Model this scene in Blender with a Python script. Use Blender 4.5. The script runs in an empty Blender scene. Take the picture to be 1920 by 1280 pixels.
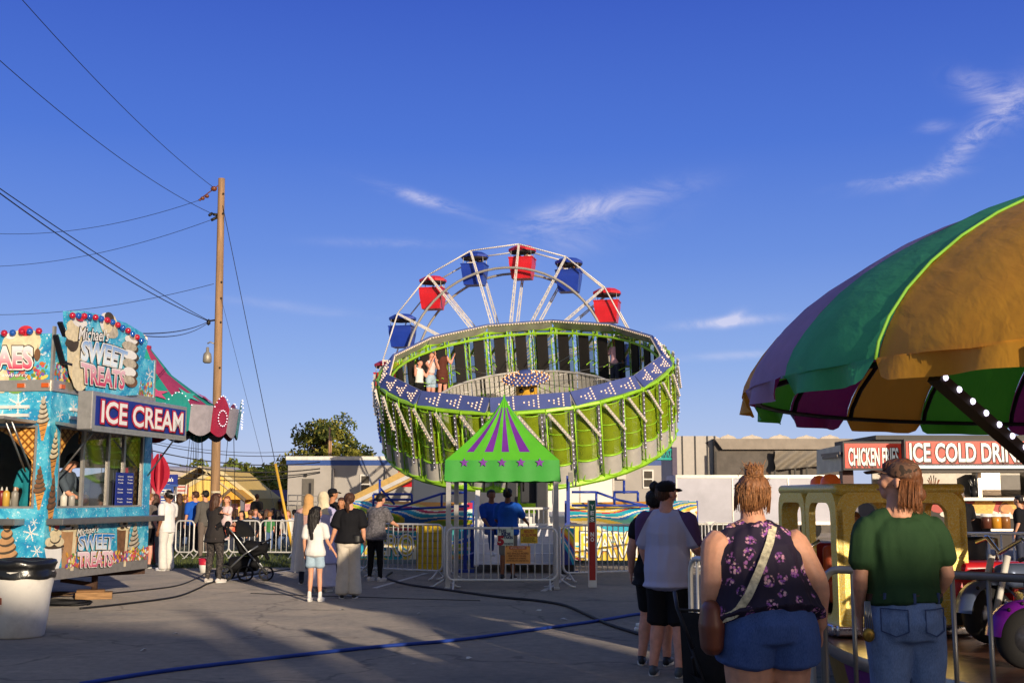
import bpy, bmesh, math, random
from mathutils import Vector as V, Matrix, noise
R_ = math.radians
sc = bpy.context.scene
COL = sc.collection
random.seed(7)
CAMH, FPX, HZ = 1.6, 2200.0, 931.0
PITCH = math.atan((HZ - 640) / FPX)
CP, SP = math.cos(PITCH), math.sin(PITCH)

def ray(x, y):
    a, b = (x - 960) / FPX, (640 - y) / FPX
    return V((a, CP - SP * b, SP + CP * b))
def P(x, y, d):
    r = ray(x, y)
    return V((0, 0, CAMH)) + r * (d / r.y)
def G(x, y):
    r = ray(x, y)
    return V((0, 0, CAMH)) + r * (-CAMH / r.z)
def GX(x, d):                       # ground point under picture column x at distance d
    return V(((x - 960) / FPX * d / (CP - 0.0), d, 0)) if False else V((P(x, 990, d).x, d, 0))

class Pl:                           # a wall plane: a along u, b up, c out of the wall
    def __init__(s, o, u, n, v=(0, 0, 1)):
        s.o, s.u, s.n, s.v = V(o), V(u).normalized(), V(n).normalized(), V(v).normalized()
    def at(s, a, b, c=0.0):
        return s.o + s.u * a + s.v * b + s.n * c
    def px(s, x, y, c=0.0):
        r = ray(x, y); o = V((0, 0, CAMH)); q = s.o + s.n * c
        t = (q - o).dot(s.n) / r.dot(s.n)
        p = o + r * t - s.o
        return (p.dot(s.u), p.dot(s.v))

# ---------------------------------------------------------------- materials
def lin(c):
    return c / 12.92 if c <= .04045 else ((c + .055) / 1.055) ** 2.4
def hx(s):
    s = s.lstrip('#'); return tuple(lin(int(s[i:i + 2], 16) / 255) for i in (0, 2, 4))
class NT:
    def __init__(s, m):
        m.use_nodes = True; s.t = m.node_tree; s.b = s.t.nodes.get('Principled BSDF')
        s.out = s.t.nodes.get('Material Output')
    def n(s, typ, **kw):
        o = s.t.nodes.new(typ)
        for k, v in kw.items():
            if k.startswith('i_'):
                o.inputs[k[2:].replace('_', ' ')].default_value = v
            else: setattr(o, k, v)
        return o
    def l(s, a, b): s.t.links.new(a, b)
    def coord(s, which='Object', scale=(1, 1, 1), rot=(0, 0, 0)):
        tc = s.n('ShaderNodeTexCoord'); mp = s.n('ShaderNodeMapping')
        mp.inputs['Scale'].default_value = scale; mp.inputs['Rotation'].default_value = rot
        s.l(tc.outputs[which], mp.inputs[0]); return mp.outputs[0]
    def noise(s, vec, scale, detail=4, rough=.55, dist=0):
        o = s.n('ShaderNodeTexNoise'); o.inputs['Scale'].default_value = scale
        o.inputs['Detail'].default_value = detail; o.inputs['Roughness'].default_value = rough
        o.inputs['Distortion'].default_value = dist
        if vec: s.l(vec, o.inputs['Vector'])
        return o.outputs['Fac']
    def ramp(s, fac, stops, interp='LINEAR'):
        o = s.n('ShaderNodeValToRGB'); cr = o.color_ramp; cr.interpolation = interp
        while len(cr.elements) < len(stops): cr.elements.new(.5)
        for e, (p, c) in zip(cr.elements, stops):
            e.position = p; e.color = (*c, 1) if len(c) == 3 else c
        s.l(fac, o.inputs[0]); return o.outputs[0]
    def mix(s, fac, a, b, mode='MIX'):
        o = s.n('ShaderNodeMix'); o.data_type = 'RGBA'; o.blend_type = mode
        for sock, v in ((o.inputs[0], fac), (o.inputs[6], a), (o.inputs[7], b)):
            if hasattr(v, 'is_linked'): s.l(v, sock)
            elif isinstance(v, (int, float)): sock.default_value = v
            else: sock.default_value = (*v, 1) if len(v) == 3 else v
        return o.outputs[2]
    def math(s, op, a, b=0.0, c=None):
        o = s.n('ShaderNodeMath'); o.operation = op
        for sock, v in zip(o.inputs, (a, b, c)):
            if v is None: continue
            if hasattr(v, 'is_linked'): s.l(v, sock)
            else: sock.default_value = v
        return o.outputs[0]
    def bump(s, h, strength=.3, dist=.01):
        o = s.n('ShaderNodeBump'); o.inputs['Strength'].default_value = strength
        o.inputs['Distance'].default_value = dist
        s.l(h, o.inputs['Height']); s.l(o.outputs[0], s.b.inputs['Normal'])
_mats = {}
def M(name, col, rough=.6, metal=0, var=.14, scale=5, bump=0, bscale=60, spec=.4, emit=0, stretch=(1, 1, 1), dirt=0, sheen=0):
    if name in _mats: return _mats[name]
    m = bpy.data.materials.new(name); t = NT(m); c = hx(col) if isinstance(col, str) else col
    b = t.b; b.inputs['Roughness'].default_value = rough; b.inputs['Metallic'].default_value = metal
    b.inputs['Specular IOR Level'].default_value = spec
    vec = t.coord('Object', stretch)
    f = t.noise(vec, scale, 5, .6)
    lo = tuple(x * (1 - var) for x in c); hi = tuple(min(1, x * (1 + var)) for x in c)
    colr = t.ramp(f, [(.3, lo), (.7, hi)])
    if dirt:
        d = t.noise(vec, scale * .6, 7, .7)
        dm = t.ramp(d, [(.5, (0, 0, 0)), (.75, (1, 1, 1))])
        colr = t.mix(t.math('MULTIPLY', dm, dirt), colr, (.09, .075, .055))
    t.l(colr, b.inputs['Base Color'])
    if bump: t.bump(t.noise(vec, bscale, 3), bump, .01)
    if emit:
        t.l(colr, b.inputs['Emission Color']); b.inputs['Emission Strength'].default_value = emit
    if sheen: b.inputs['Sheen Weight'].default_value = sheen
    _mats[name] = m; return m

# ---------------------------------------------------------------- scene tree
WM = {}
def wm(o): return WM.get(o.name, Matrix()) if o else Matrix()
def tag(o, label=None, cat=None, group=None, kind=None):
    if label: o['label'] = label
    if cat: o['category'] = cat
    if group: o['group'] = group
    if kind: o['kind'] = kind
    return o
def thing(name, label, cat, loc=(0, 0, 0), rz=0, group=None):
    o = bpy.data.objects.new(name, None); COL.objects.link(o); o.empty_display_size = .2
    o.location = loc; o.rotation_euler = (0, 0, rz)
    WM[o.name] = Matrix.Translation(V(loc)) @ Matrix.Rotation(rz, 4, 'Z')
    return tag(o, label, cat, group)
def link_mesh(name, me, mats, parent=None):
    o = bpy.data.objects.new(name, me); COL.objects.link(o)
    for m in (mats if isinstance(mats, (list, tuple)) else [mats]): me.materials.append(m)
    if parent: o.parent = parent; WM[o.name] = wm(parent)
    return o
def copy_tree(o, parent=None):
    c = o.copy(); COL.objects.link(c)
    if parent: c.parent = parent
    for ch in list(o.children): copy_tree(ch, c)
    return c

class MB:
    def __init__(s): s.v, s.f, s.mi, s.sm = [], [], [], []
    def add(s, vs, fs, mi=0, smooth=False):
        k = len(s.v); s.v += [V(p) for p in vs]
        for f in fs: s.f.append([k + i for i in f]); s.mi.append(mi); s.sm.append(smooth)
        return s
    def box(s, c, size, R=None, mi=0):
        h = V(size) / 2; c = V(c); R = R or Matrix.Identity(3)
        vs = [c + R @ V((x * h.x, y * h.y, z * h.z)) for z in (-1, 1) for y in (-1, 1) for x in (-1, 1)]
        return s.add(vs, [(0, 2, 3, 1), (4, 5, 7, 6), (0, 1, 5, 4), (2, 6, 7, 3), (0, 4, 6, 2), (1, 3, 7, 5)], mi)
    def bar(s, p, q, w, h=None, mi=0, up=(0, 0, 1)):
        p, q = V(p), V(q); t = (q - p)
        L = t.length; t = t / L; u = V(up)
        if abs(t.dot(u)) > .97: u = V((0, 1, 0))
        sd = t.cross(u).normalized(); u = sd.cross(t)
        return s.box((p + q) / 2, (L, w, h or w), Matrix((t, sd, u)).transposed(), mi)
    def tube(s, pts, r, n=8, mi=0, closed=False, smooth=True):
        pts = [V(p) for p in pts]; N = len(pts); rr = r if isinstance(r, (list, tuple)) else [r] * N
        nrm = None; rings = []
        for i in range(N):
            a = pts[i - 1] if (i or closed) else pts[i]; b = pts[(i + 1) % N] if (i < N - 1 or closed) else pts[i]
            t = (b - a).normalized()
            if nrm is None:
                nrm = t.orthogonal().normalized()
            nrm = (nrm - t * nrm.dot(t))
            nrm = nrm.normalized() if nrm.length > 1e-6 else t.orthogonal().normalized()
            bn = t.cross(nrm)
            rings.append([pts[i] + (nrm * math.cos(k * 2 * math.pi / n) + bn * math.sin(k * 2 * math.pi / n)) * rr[i] for k in range(n)])
        vs = [p for g in rings for p in g]; fs = []
        for i in range(N if closed else N - 1):
            j = (i + 1) % N
            for k in range(n): fs.append((i * n + k, i * n + (k + 1) % n, j * n + (k + 1) % n, j * n + k))
        if not closed: fs += [tuple(range(n))[::-1], tuple((N - 1) * n + k for k in range(n))]
        return s.add(vs, fs, mi, smooth)
    def lathe(s, prof, n=24, o=(0, 0, 0), mat=None, mi=0, smooth=True, a0=0, a1=2 * math.pi):
        o = V(o); full = abs(a1 - a0 - 2 * math.pi) < 1e-6; m = n if full else n + 1; vs = []
        for r, z in prof:
            for k in range(m):
                a = a0 + (a1 - a0) * k / n; p = V((r * math.cos(a), r * math.sin(a), z))
                vs.append(o + (mat @ p if mat else p))
        fs = []
        for i in range(len(prof) - 1):
            for k in range(n):
                k2 = (k + 1) % m
                fs.append((i * m + k, i * m + k2, (i + 1) * m + k2, (i + 1) * m + k))
        return s.add(vs, fs, mi, smooth)
    def sph(s, c, r, n=8, mi=0, smooth=True):
        r = V((r, r, r)) if isinstance(r, (int, float)) else V(r); c = V(c); h = max(3, n // 2); vs = []; fs = []
        for i in range(1, h):
            for k in range(n):
                a, b = math.pi * i / h, 2 * math.pi * k / n
                vs.append(c + V((r.x * math.sin(a) * math.cos(b), r.y * math.sin(a) * math.sin(b), r.z * math.cos(a))))
        t = len(vs); vs += [c + V((0, 0, r.z)), c - V((0, 0, r.z))]
        for i in range(h - 2):
            for k in range(n): fs.append((i * n + k, (i + 1) * n + k, (i + 1) * n + (k + 1) % n, i * n + (k + 1) % n))
        for k in range(n):
            fs.append((t, k, (k + 1) % n)); fs.append((t + 1, (h - 2) * n + (k + 1) % n, (h - 2) * n + k))
        return s.add(vs, fs, mi, smooth)
    def poly(s, pts, mi=0): return s.add(pts, [tuple(range(len(pts)))], mi)
    def prism(s, pts, off, mi=0):
        n = len(pts); off = V(off); a = [V(p) for p in pts]
        return s.add(a + [p + off for p in a], [tuple(range(n))[::-1], tuple(range(n, 2 * n))] + [(i, (i + 1) % n, n + (i + 1) % n, n + i) for i in range(n)], mi)
    def text(s, txt, fn, boxx, mi=0, off=0.0, c=0.0, squash=None):
        """fn(a,b,c) maps sheet coordinates to space; boxx = x0,y0,x1,y1 in sheet coordinates"""
        vs, fs, bb = text2d(txt, off); _, _, b0 = text2d(txt, 0)
        x0, y0, x1, y1 = boxx
        sx = (x1 - x0) / (b0[2] - b0[0]); sy = (y1 - y0) / (b0[3] - b0[1]); out = []
        for (x, y) in vs:
            u, w = (x - b0[0]) / (b0[2] - b0[0]), (y - b0[1]) / (b0[3] - b0[1])
            if squash: a, b = squash(u, w)
            else: a, b = x0 + u * (x1 - x0), y0 + w * (y1 - y0)
            out.append(fn(a, b, c))
        return s.add(out, fs, mi)
    def build(s, name, mats, parent=None, local=False, bevel=0, fixn=False, mods=None):
        inv = Matrix() if (local or not parent) else wm(parent).inverted()
        me = bpy.data.meshes.new(name)
        me.from_pydata([inv @ p for p in s.v], [], s.f)
        me.polygons.foreach_set('material_index', s.mi); me.polygons.foreach_set('use_smooth', s.sm)
        if fixn or bevel:
            bm = bmesh.new(); bm.from_mesh(me)
            bmesh.ops.recalc_face_normals(bm, faces=bm.faces)
            if bevel: bmesh.ops.bevel(bm, geom=list(bm.edges), offset=bevel, segments=2, affect='EDGES', profile=.6)
            bm.to_mesh(me); bm.free()
        me.update()
        return link_mesh(name, me, mats, parent)
_txt = {}
def text2d(txt, off=0.0):
    k = (txt, round(off, 4))
    if k in _txt: return _txt[k]
    cu = bpy.data.curves.new('lettering', 'FONT'); cu.body = txt; cu.size = 1; cu.offset = off; cu.resolution_u = 3; cu.fill_mode = 'FRONT'
    o = bpy.data.objects.new('lettering', cu); COL.objects.link(o)
    dg = bpy.context.evaluated_depsgraph_get(); dg.update()
    me = o.evaluated_get(dg).to_mesh()
    vs = [(p.co.x, p.co.y) for p in me.vertices]; fs = [tuple(p.vertices) for p in me.polygons]
    o.evaluated_get(dg).to_mesh_clear(); bpy.data.objects.remove(o); bpy.data.curves.remove(cu)
    xs, ys = [p[0] for p in vs], [p[1] for p in vs]
    _txt[k] = (vs, fs, (min(xs), min(ys), max(xs), max(ys))); return _txt[k]
def ell(fn, a, b, ra, rb, c, n=14, rot=0):
    return [fn(a + ra * math.cos(t) * math.cos(rot) - rb * math.sin(t) * math.sin(rot), b + ra * math.cos(t) * math.sin(rot) + rb * math.sin(t) * math.cos(rot), c) for t in (2 * math.pi * i / n for i in range(n))]
def star2(n, r0, r1, rot=math.pi / 2):
    return [((r0 if i % 2 == 0 else r1) * math.cos(rot + math.pi * i / n), (r0 if i % 2 == 0 else r1) * math.sin(rot + math.pi * i / n)) for i in range(2 * n)]

# ---------------------------------------------------------------- camera, world, sun
cam = bpy.data.cameras.new('camera'); co = bpy.data.objects.new('camera', cam); COL.objects.link(co)
co.location = (0, 0, CAMH); co.rotation_euler = (math.pi / 2 + PITCH, 0, 0)
cam.sensor_width = 36; cam.lens = FPX / 1920 * 36; cam.clip_end = 3000; cam.clip_start = .1
sc.camera = co
sc.view_settings.view_transform = 'Standard'; sc.view_settings.look = 'None'; sc.view_settings.exposure = 0
SUN_EL = R_(11); SUN_AZ = V((.42, -.907, 0)).normalized()
TOSUN = (SUN_AZ * math.cos(SUN_EL) + V((0, 0, math.sin(SUN_EL)))).normalized()
sl = bpy.data.lights.new('sun', 'SUN'); so = bpy.data.objects.new('sun', sl); COL.objects.link(so)
sl.energy = 5.0; sl.angle = R_(.6); sl.color = (1, .83, .62)
so.rotation_euler = TOSUN.to_track_quat('Z', 'Y').to_euler(); so.location = TOSUN * 60
w = bpy.data.worlds.new('World'); sc.world = w; w.use_nodes = True
t = NT.__new__(NT); t.t = w.node_tree; bg = t.t.nodes.get('Background')
sky = t.n('ShaderNodeTexSky'); sky.sky_type = 'NISHITA'; sky.sun_disc = False
sky.sun_elevation = SUN_EL; sky.sun_rotation = math.atan2(SUN_AZ.x, SUN_AZ.y)
sky.air_density = 1.0; sky.dust_density = .6; sky.ozone_density = 3
tc = t.n('ShaderNodeTexCoord'); sep = t.n('ShaderNodeSeparateXYZ'); t.l(tc.outputs['Generated'], sep.inputs[0])
SKYT = [(0.0, (1.0, 1.0, 1.0)), (.5, (1, 1, 1))]
SKYT = [(0.0, (1.15, 1.02, 1.20)), (.06, (1.02, .98, 1.22)), (.16, (.78, .86, 1.27)), (.30, (.60, .78, 1.32)), (.5, (.5, .7, 1.3))]
tint = t.ramp(sep.outputs['Z'], [(p, tuple(min(1, c / 1.4) for c in cc)) for p, cc in SKYT])
skyc = t.mix(1.0, sky.outputs[0], tint, 'MULTIPLY')
# thin cirrus: noise streaks kept to a few patches of the sky
def gauss(cx, cy, ax, ay, rot):
    c = ray(cx, cy).normalized(); e = V((c.y, -c.x, 0)).normalized(); f = e.cross(c)
    if f.z < 0: f = -f
    u = e * math.cos(rot) + f * math.sin(rot); v = f * math.cos(rot) - e * math.sin(rot)
    sub = t.n('ShaderNodeVectorMath'); sub.operation = 'SUBTRACT'; t.l(nrm.outputs[0], sub.inputs[0]); sub.inputs[1].default_value = c
    q = []
    for d, s in ((u, ax), (v, ay)):
        dp = t.n('ShaderNodeVectorMath'); dp.operation = 'DOT_PRODUCT'; t.l(sub.outputs[0], dp.inputs[0]); dp.inputs[1].default_value = d / s
        q.append(t.math('POWER', t.math('ABSOLUTE', dp.outputs['Value']), 2))
    g = t.math('EXPONENT', t.math('MULTIPLY', t.math('ADD', q[0], q[1]), -1.0))
    return g
nrm = t.n('ShaderNodeVectorMath'); nrm.operation = 'NORMALIZE'; t.l(tc.outputs['Generated'], nrm.inputs[0])
acc = None
for (cx, cy, ax, ay, rot, k) in ((1715, 335, 75, 11, .12, .9), (1795, 288, 55, 17, .75, 1.0), (1850, 236, 55, 16, .6, 1.0), (1838, 165, 42, 20, -.5, 1.0), (1900, 192, 45, 30, .85, .8), (1755, 238, 24, 9, 0, .7), (1362, 604, 70, 8, .05, 1.5), (1372, 598, 22, 9, .5, 1.2), (795, 374, 85, 10, -.28, 1.0),
                                 (1150, 380, 120, 18, .22, .8), (1040, 405, 70, 22, .3, .6), (1080, 440, 160, 40, .3, .3), (1400, 665, 130, 7, .03, .4), (720, 455, 100, 8, 0, .35), (545, 575, 120, 9, -.1, .25), (1620, 340, 50, 6, .15, .4)):
    g = t.math('MULTIPLY', gauss(cx, cy, ax / FPX, ay / FPX, rot), k)
    acc = g if acc is None else t.math('ADD', acc, g)
mp = t.n('ShaderNodeMapping'); mp.inputs['Scale'].default_value = (1, 1, 2.2); mp.inputs['Rotation'].default_value = (0, R_(22), 0)
t.l(nrm.outputs[0], mp.inputs[0])
nz = t.noise(mp.outputs[0], 17, 10, .70, .9)
cl = t.math('MULTIPLY', acc, t.ramp(nz, [(.38, (.06, .06, .06)), (.66, (1, 1, 1))]))
cl = t.math('MINIMUM', t.math('MULTIPLY', cl, .48), .5)
grad = t.ramp(sep.outputs['Z'], [(0, hx('#c4d0ee')), (.05, hx('#b0c4ee')), (.11, hx('#92b0ea')), (.2, hx('#6c90e0')), (.29, hx('#4f76d6')), (.42, hx('#3a59c2')), (.58, hx('#6b7cb8')), (1, hx('#8490bc'))])
gs = t.n('ShaderNodeVectorMath'); gs.operation = 'SCALE'; t.l(grad, gs.inputs[0]); gs.inputs['Scale'].default_value = 1 / .105
warm = t.ramp(t.math('MULTIPLY_ADD', sep.outputs['Y'], .5, .5), [(.3, (1, 1, 1)), (.62, (0, 0, 0))])
skyc = t.mix(warm, skyc, t.mix(1, sky.outputs[0], (1.5, 1.15, .95), 'MULTIPLY'))
skyc = t.mix(t.ramp(t.math('MULTIPLY_ADD', sep.outputs['Y'], .5, .5), [(.3, (.1, .1, .1)), (.62, (.82, .82, .82))]), skyc, gs.outputs[0])
skyc = t.mix(cl, skyc, (8.6, 7.9, 8.6))
t.l(skyc, bg.inputs[0]); bg.inputs[1].default_value = .112
# ---------------------------------------------------------------- ground
def asphalt():
    m = bpy.data.materials.new('asphalt'); t = NT(m); b = t.b
    vec = t.coord('Object')
    fine = t.noise(vec, 260, 3, .7); mid = t.noise(vec, 9, 6, .65); big = t.noise(vec, .55, 5, .6, .8)
    c = t.ramp(fine, [(.3, (.155, .141, .13)), (.52, (.255, .232, .21)), (.72, (.44, .395, .35))])
    c = t.mix(1, c, t.ramp(mid, [(.3, (.8, .8, .8)), (.7, (1.15, 1.13, 1.1))]), 'MULTIPLY')
    c = t.mix(1, c, t.ramp(big, [(.3, (.72, .74, .78)), (.7, (1.25, 1.2, 1.12))]), 'MULTIPLY')
    vo = t.n('ShaderNodeTexVoronoi'); vo.feature = 'DISTANCE_TO_EDGE'; vo.inputs['Scale'].default_value = .33
    ds = t.n('ShaderNodeVectorMath'); ds.operation = 'ADD'; nn = t.n('ShaderNodeTexNoise'); nn.inputs['Scale'].default_value = 1.3; nn.inputs['Detail'].default_value = 6
    t.l(vec, nn.inputs['Vector']); t.l(vec, ds.inputs[0]); t.l(nn.outputs['Color'], ds.inputs[1]); t.l(ds.outputs[0], vo.inputs['Vector'])
    crack = t.ramp(vo.outputs[0], [(0, (.25, .25, .25)), (.006, (.45, .45, .45)), (.012, (1, 1, 1))])
    c = t.mix(.5, c, t.mix(1, c, crack, 'MULTIPLY'))
    st = t.noise(vec, 2.3, 3, .5); c = t.mix(t.math('MULTIPLY', t.ramp(st, [(.66, (0, 0, 0)), (.74, (1, 1, 1))]), .35), c, (.02, .02, .022))
    vg = t.n('ShaderNodeTexVoronoi'); vg.inputs['Scale'].default_value = 2.1; t.l(vec, vg.inputs['Vector'])
    c = t.mix(t.math('MULTIPLY', t.ramp(vg.outputs['Distance'], [(.045, (1, 1, 1)), (.07, (0, 0, 0))]), .55), c, (.03, .03, .032))
    vl = t.n('ShaderNodeTexVoronoi'); vl.inputs['Scale'].default_value = 1.3; t.l(t.coord('Object', (1, 1, 1), (0, 0, .7)), vl.inputs['Vector'])
    c = t.mix(t.ramp(vl.outputs['Distance'], [(.022, (.7, .7, .7)), (.03, (0, 0, 0))]), c, (.45, .42, .38))
    oil = t.noise(t.coord('Object', (.5, 1.3, 1), (0, 0, .3)), .9, 6, .7, 1.5); c = t.mix(t.math('MULTIPLY', t.ramp(oil, [(.58, (0, 0, 0)), (.70, (1, 1, 1))]), .3), c, (.045, .043, .042))
    t.l(c, b.inputs['Base Color']); b.inputs['Roughness'].default_value = .85; b.inputs['Specular IOR Level'].default_value = .3
    b.inputs['Diffuse Roughness'].default_value = 1; t.bump(t.noise(vec, 170, 3), .8, .01); return m
def grassmat():
    m = bpy.data.materials.new('grass'); t = NT(m); vec = t.coord('Object')
    a = t.noise(vec, 34, 5, .7); c = t.noise(vec, .7, 4)
    col = t.mix(1, t.ramp(a, [(.3, (.035, .055, .012)), (.55, (.075, .10, .022)), (.75, (.14, .15, .045))]), t.ramp(c, [(.3, (.75, .8, .8)), (.7, (1.25, 1.15, 1))]), 'MULTIPLY')
    t.l(col, t.b.inputs['Base Color']); t.b.inputs['Roughness'].default_value = .8; return m
g = MB()
N = 40
g.add([(-900, -300, 0), (900, -300, 0), (900, 1500, 0), (-900, 1500, 0)], [(0, 1, 2, 3)])
tag(g.build('asphalt_ground', asphalt()), kind='structure')
GRASS = grassmat()
gl = MB()
edge = [(-40, 27.2), (-12, 27.0), (-9, 26.6), (-6.5, 27.1), (-4.6, 27.4), (-3, 28.6), (1, 29.2), (3, 28.4), (8, 28.6), (12, 29)]
gl.poly([V((x, y, .006)) for x, y in edge] + [V((14, 36, .006)), V((-2, 36, .006)), V((-5, 60, .006)), V((-60, 62, .006))])
tag(gl.build('grass_verge', GRASS), kind='structure')
ml = MB()
def line(x0, y0, x1, y1, wd=.1):
    a, b = G(x0, y0), G(x1, y1); t_ = (b - a).normalized(); s_ = V((t_.y, -t_.x, 0)) * wd / 2; z = V((0, 0, .004))
    ml.poly([a + s_ + z, b + s_ + z, b - s_ + z, a - s_ + z])
for q in ((268, 1047, 350, 1043), (230, 1066, 420, 1052), (415, 1090, 560, 1066), (702, 1102, 800, 1074), (1018, 1108, 1062, 1082), (640, 1056, 720, 1044)): line(*q)
WL = M('road_paint', '#c9c4bb', .8, var=.3, scale=30, dirt=.6)
tag(ml.build('parking_lines', WL), kind='structure')
# grass blades on the strip one can see
gb = MB(); rnd = random.Random(3)
for i in range(15000):
    if rnd.random() < .72: x = rnd.uniform(-13.5, -4.2); y = 27.1 + rnd.random() ** 1.6 * 8 + .15 * math.sin(x * 2)
    else: x = rnd.uniform(.5, 9.5); y = rnd.uniform(28.8, 34)
    h = rnd.uniform(.04, .12); a = rnd.random() * 6.28; wd = rnd.uniform(.006, .014)
    d = V((math.cos(a), math.sin(a), 0)); p = V((x, y, .004)); l = V((rnd.uniform(-.04, .04), rnd.uniform(-.04, .04), h))
    gb.add([p - d * wd, p + d * wd, p + l], [(0, 1, 2)])
tag(gb.build('grass', GRASS), 'short sunlit grass growing along the edge of the asphalt', 'grass', kind='stuff')

# ---------------------------------------------------------------- invented buildings behind the camera, unseen and shaped to throw the long shadows
def s_t(s, t_): return -SUN_AZ * s + V((.907, .42, 0)).normalized() * t_
WALL_B = M('blocker_red', '#7d3a30', .8, bump=.2); ROOF_B = M('blocker_metal', '#8b8d90', .5, .6)
TANE = math.tan(SUN_EL)
for prof, lab in ((((-22, 19), (0, 17.5), (.5, 17), (2.2, 15.2), (2.7, 14.4)), 'added long shadow blocker standing farthest left behind the viewer'),
                  (((2.75, 14), (2.9, 15), (3.02, 18.0), (3.3, 14.2), (3.42, 12.9)), 'added steep gabled shadow blocker in the row behind the viewer'),
                  (((3.45, 11.7), (5.15, 11.2)), 'added flat roofed shadow blocker behind the viewer'),
                  (((5.2, 13.5), (5.65, 17.2), (6.0, 15.2), (6.4, 14.2)), 'added shadow blocker with a pointed roof behind the viewer'),
                  (((7, 9.5), (9, 9.5), (12, 9)), 'added low shadow blocker at far right behind the viewer')):
    t0, t1 = prof[0][0], prof[-1][0]; tm = (t0 + t1) / 2; b = thing('shadow_blocker', lab, 'building', s_t(-25, tm), math.atan2(.42, .907))
    hs = [(t_ - tm, (s_ + 25) * TANE) for t_, s_ in prof]
    mb = MB(); mb.prism([(hs[0][0] + .02, 0, 0)] + [(x + (.02 if x < 0 else -.02), 0, z_ - .2) for x, z_ in hs] + [(hs[-1][0] - .02, 0, 0)], (0, -5, 0)); mb.build('wall', WALL_B, b, local=True, fixn=True)
    mb = MB(); mb.prism([(x, .15, z_) for x, z_ in hs] + [(x, .15, z_ - .2) for x, z_ in hs[::-1]], (0, -5.4, 0)); mb.build('roof', ROOF_B, b, local=True, fixn=True)
    mb = MB(); mb.box((0, .03, 1.05), (min(.9, t1 - t0 - .2), .06, 2.1)); mb.build('door', ROOF_B, b, local=True)
# ---------------------------------------------------------------- ice cream trailer
def snowpanel(name, base=('#2f9fc6', '#5fc3dd', '#a9e0ea')):
    m = bpy.data.materials.new(name); t = NT(m); vec = t.coord('Object')
    a = t.noise(vec, 3.2, 6, .65, .6)
    c = t.ramp(a, [(.28, hx('#1f6fae')), (.45, hx(base[0])), (.58, hx(base[1])), (.72, hx(base[2]))])
    for sc_, r0, k in ((4.5, .12, .8), (11, .16, .85), (26, .2, .6)):
        vo = t.n('ShaderNodeTexVoronoi'); vo.inputs['Scale'].default_value = sc_; t.l(vec, vo.inputs['Vector'])
        wv = t.noise(vec, sc_ * 9, 2)
        d = t.math('ADD', vo.outputs['Distance'], t.math('MULTIPLY', wv, r0 * .9))
        mk = t.ramp(d, [(r0, (1, 1, 1)), (r0 * 1.7, (0, 0, 0))])
        c = t.mix(t.math('MULTIPLY', mk, k), c, hx('#e6f2f5'))
    t.l(c, t.b.inputs['Base Color']); t.b.inputs['Roughness'].default_value = .35; return m
SNOW = snowpanel('snow_print')
ALU = M('aluminium', '#b9b4ac', .35, .6, .1, 12, dirt=.25)
STEEL = M('steel', '#9a9894', .3, .8, .1, 9)
DKMETAL = M('dark_metal', '#2a2826', .5, .4)
def glassmat(name='window_glass', tint=(.75, .82, .8), refl=.35):
    m = bpy.data.materials.new(name); t = NT(m); g = t.n('ShaderNodeBsdfGlossy'); g.inputs['Roughness'].default_value = .03
    tr = t.n('ShaderNodeBsdfTransparent'); tr.inputs[0].default_value = (*tint, 1); mx = t.n('ShaderNodeMixShader'); mx.inputs[0].default_value = refl
    lw = t.n('ShaderNodeLayerWeight'); lw.inputs[0].default_value = .35
    t.l(t.math('MULTIPLY_ADD', lw.outputs['Fresnel'], .7, refl * .5), mx.inputs[0])
    t.l(tr.outputs[0], mx.inputs[1]); t.l(g.outputs[0], mx.inputs[2]); t.l(mx.outputs[0], t.out.inputs[0]); return m
GLASS = glassmat()
def wafflemat():
    m = bpy.data.materials.new('waffle_print'); t = NT(m); w1 = []
    for r in (.7, -.7):
        w_ = t.n('ShaderNodeTexWave'); w_.inputs['Scale'].default_value = 5.5; t.l(t.coord('Object', (.7, .7, 1), (r, r, 0)), w_.inputs['Vector']); w1.append(w_.outputs['Fac'])
    f = t.math('MAXIMUM', w1[0], w1[1])
    t.l(t.ramp(f, [(.3, hx('#e8b45c')), (.75, hx('#d08e35')), (.95, hx('#7d4a14'))]), t.b.inputs['Base Color']); return m
WAFFLE = wafflemat()
ca, cb = P(83, 1000, 16.5), P(278, 1000, 19.6)
C0 = V((ca.x, ca.y, 0)); UF = V((cb.x - ca.x, cb.y - ca.y, 0)); LF = UF.length; UF.normalize()
NF = V((UF.y, -UF.x, 0))
F = Pl(C0, UF, NF); Gp = Pl(C0, NF, -UF)        # F: end wall facing right; Gp: long side facing the viewer (a negative to the left)
tr = thing('ice_cream_trailer', 'blue snowflake printed ice cream trailer with lit sign and serving windows', 'food trailer', C0)
Z0, ZS, ZSILL, ZH, ZT, ZTOP = .44, 1.30, 1.44, 2.60, 3.08, 4.02
def slab(mb, pl, a0, a1, b0, b1, c0=-.05, c1=0, mi=0):
    q = [(a0, b0), (a1, b0), (a1, b1), (a0, b1)]
    vs = [pl.at(a, b, c0) for a, b in q] + [pl.at(a, b, c1) for a, b in q]
    mb.add(vs, [(3, 2, 1, 0), (4, 5, 6, 7), (0, 1, 5, 4), (1, 2, 6, 5), (2, 3, 7, 6), (3, 0, 4, 7)], mi)
LG = 5.4
mb = MB()
slab(mb, F, 0, LF, Z0 + .16, ZS); slab(mb, F, 0, LF, ZS, ZSILL, c1=.002); slab(mb, F, 0, .28, ZSILL, ZH); slab(mb, F, LF - .24, LF, ZSILL, ZH); slab(mb, F, 0, LF, ZH, ZT)
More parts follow.
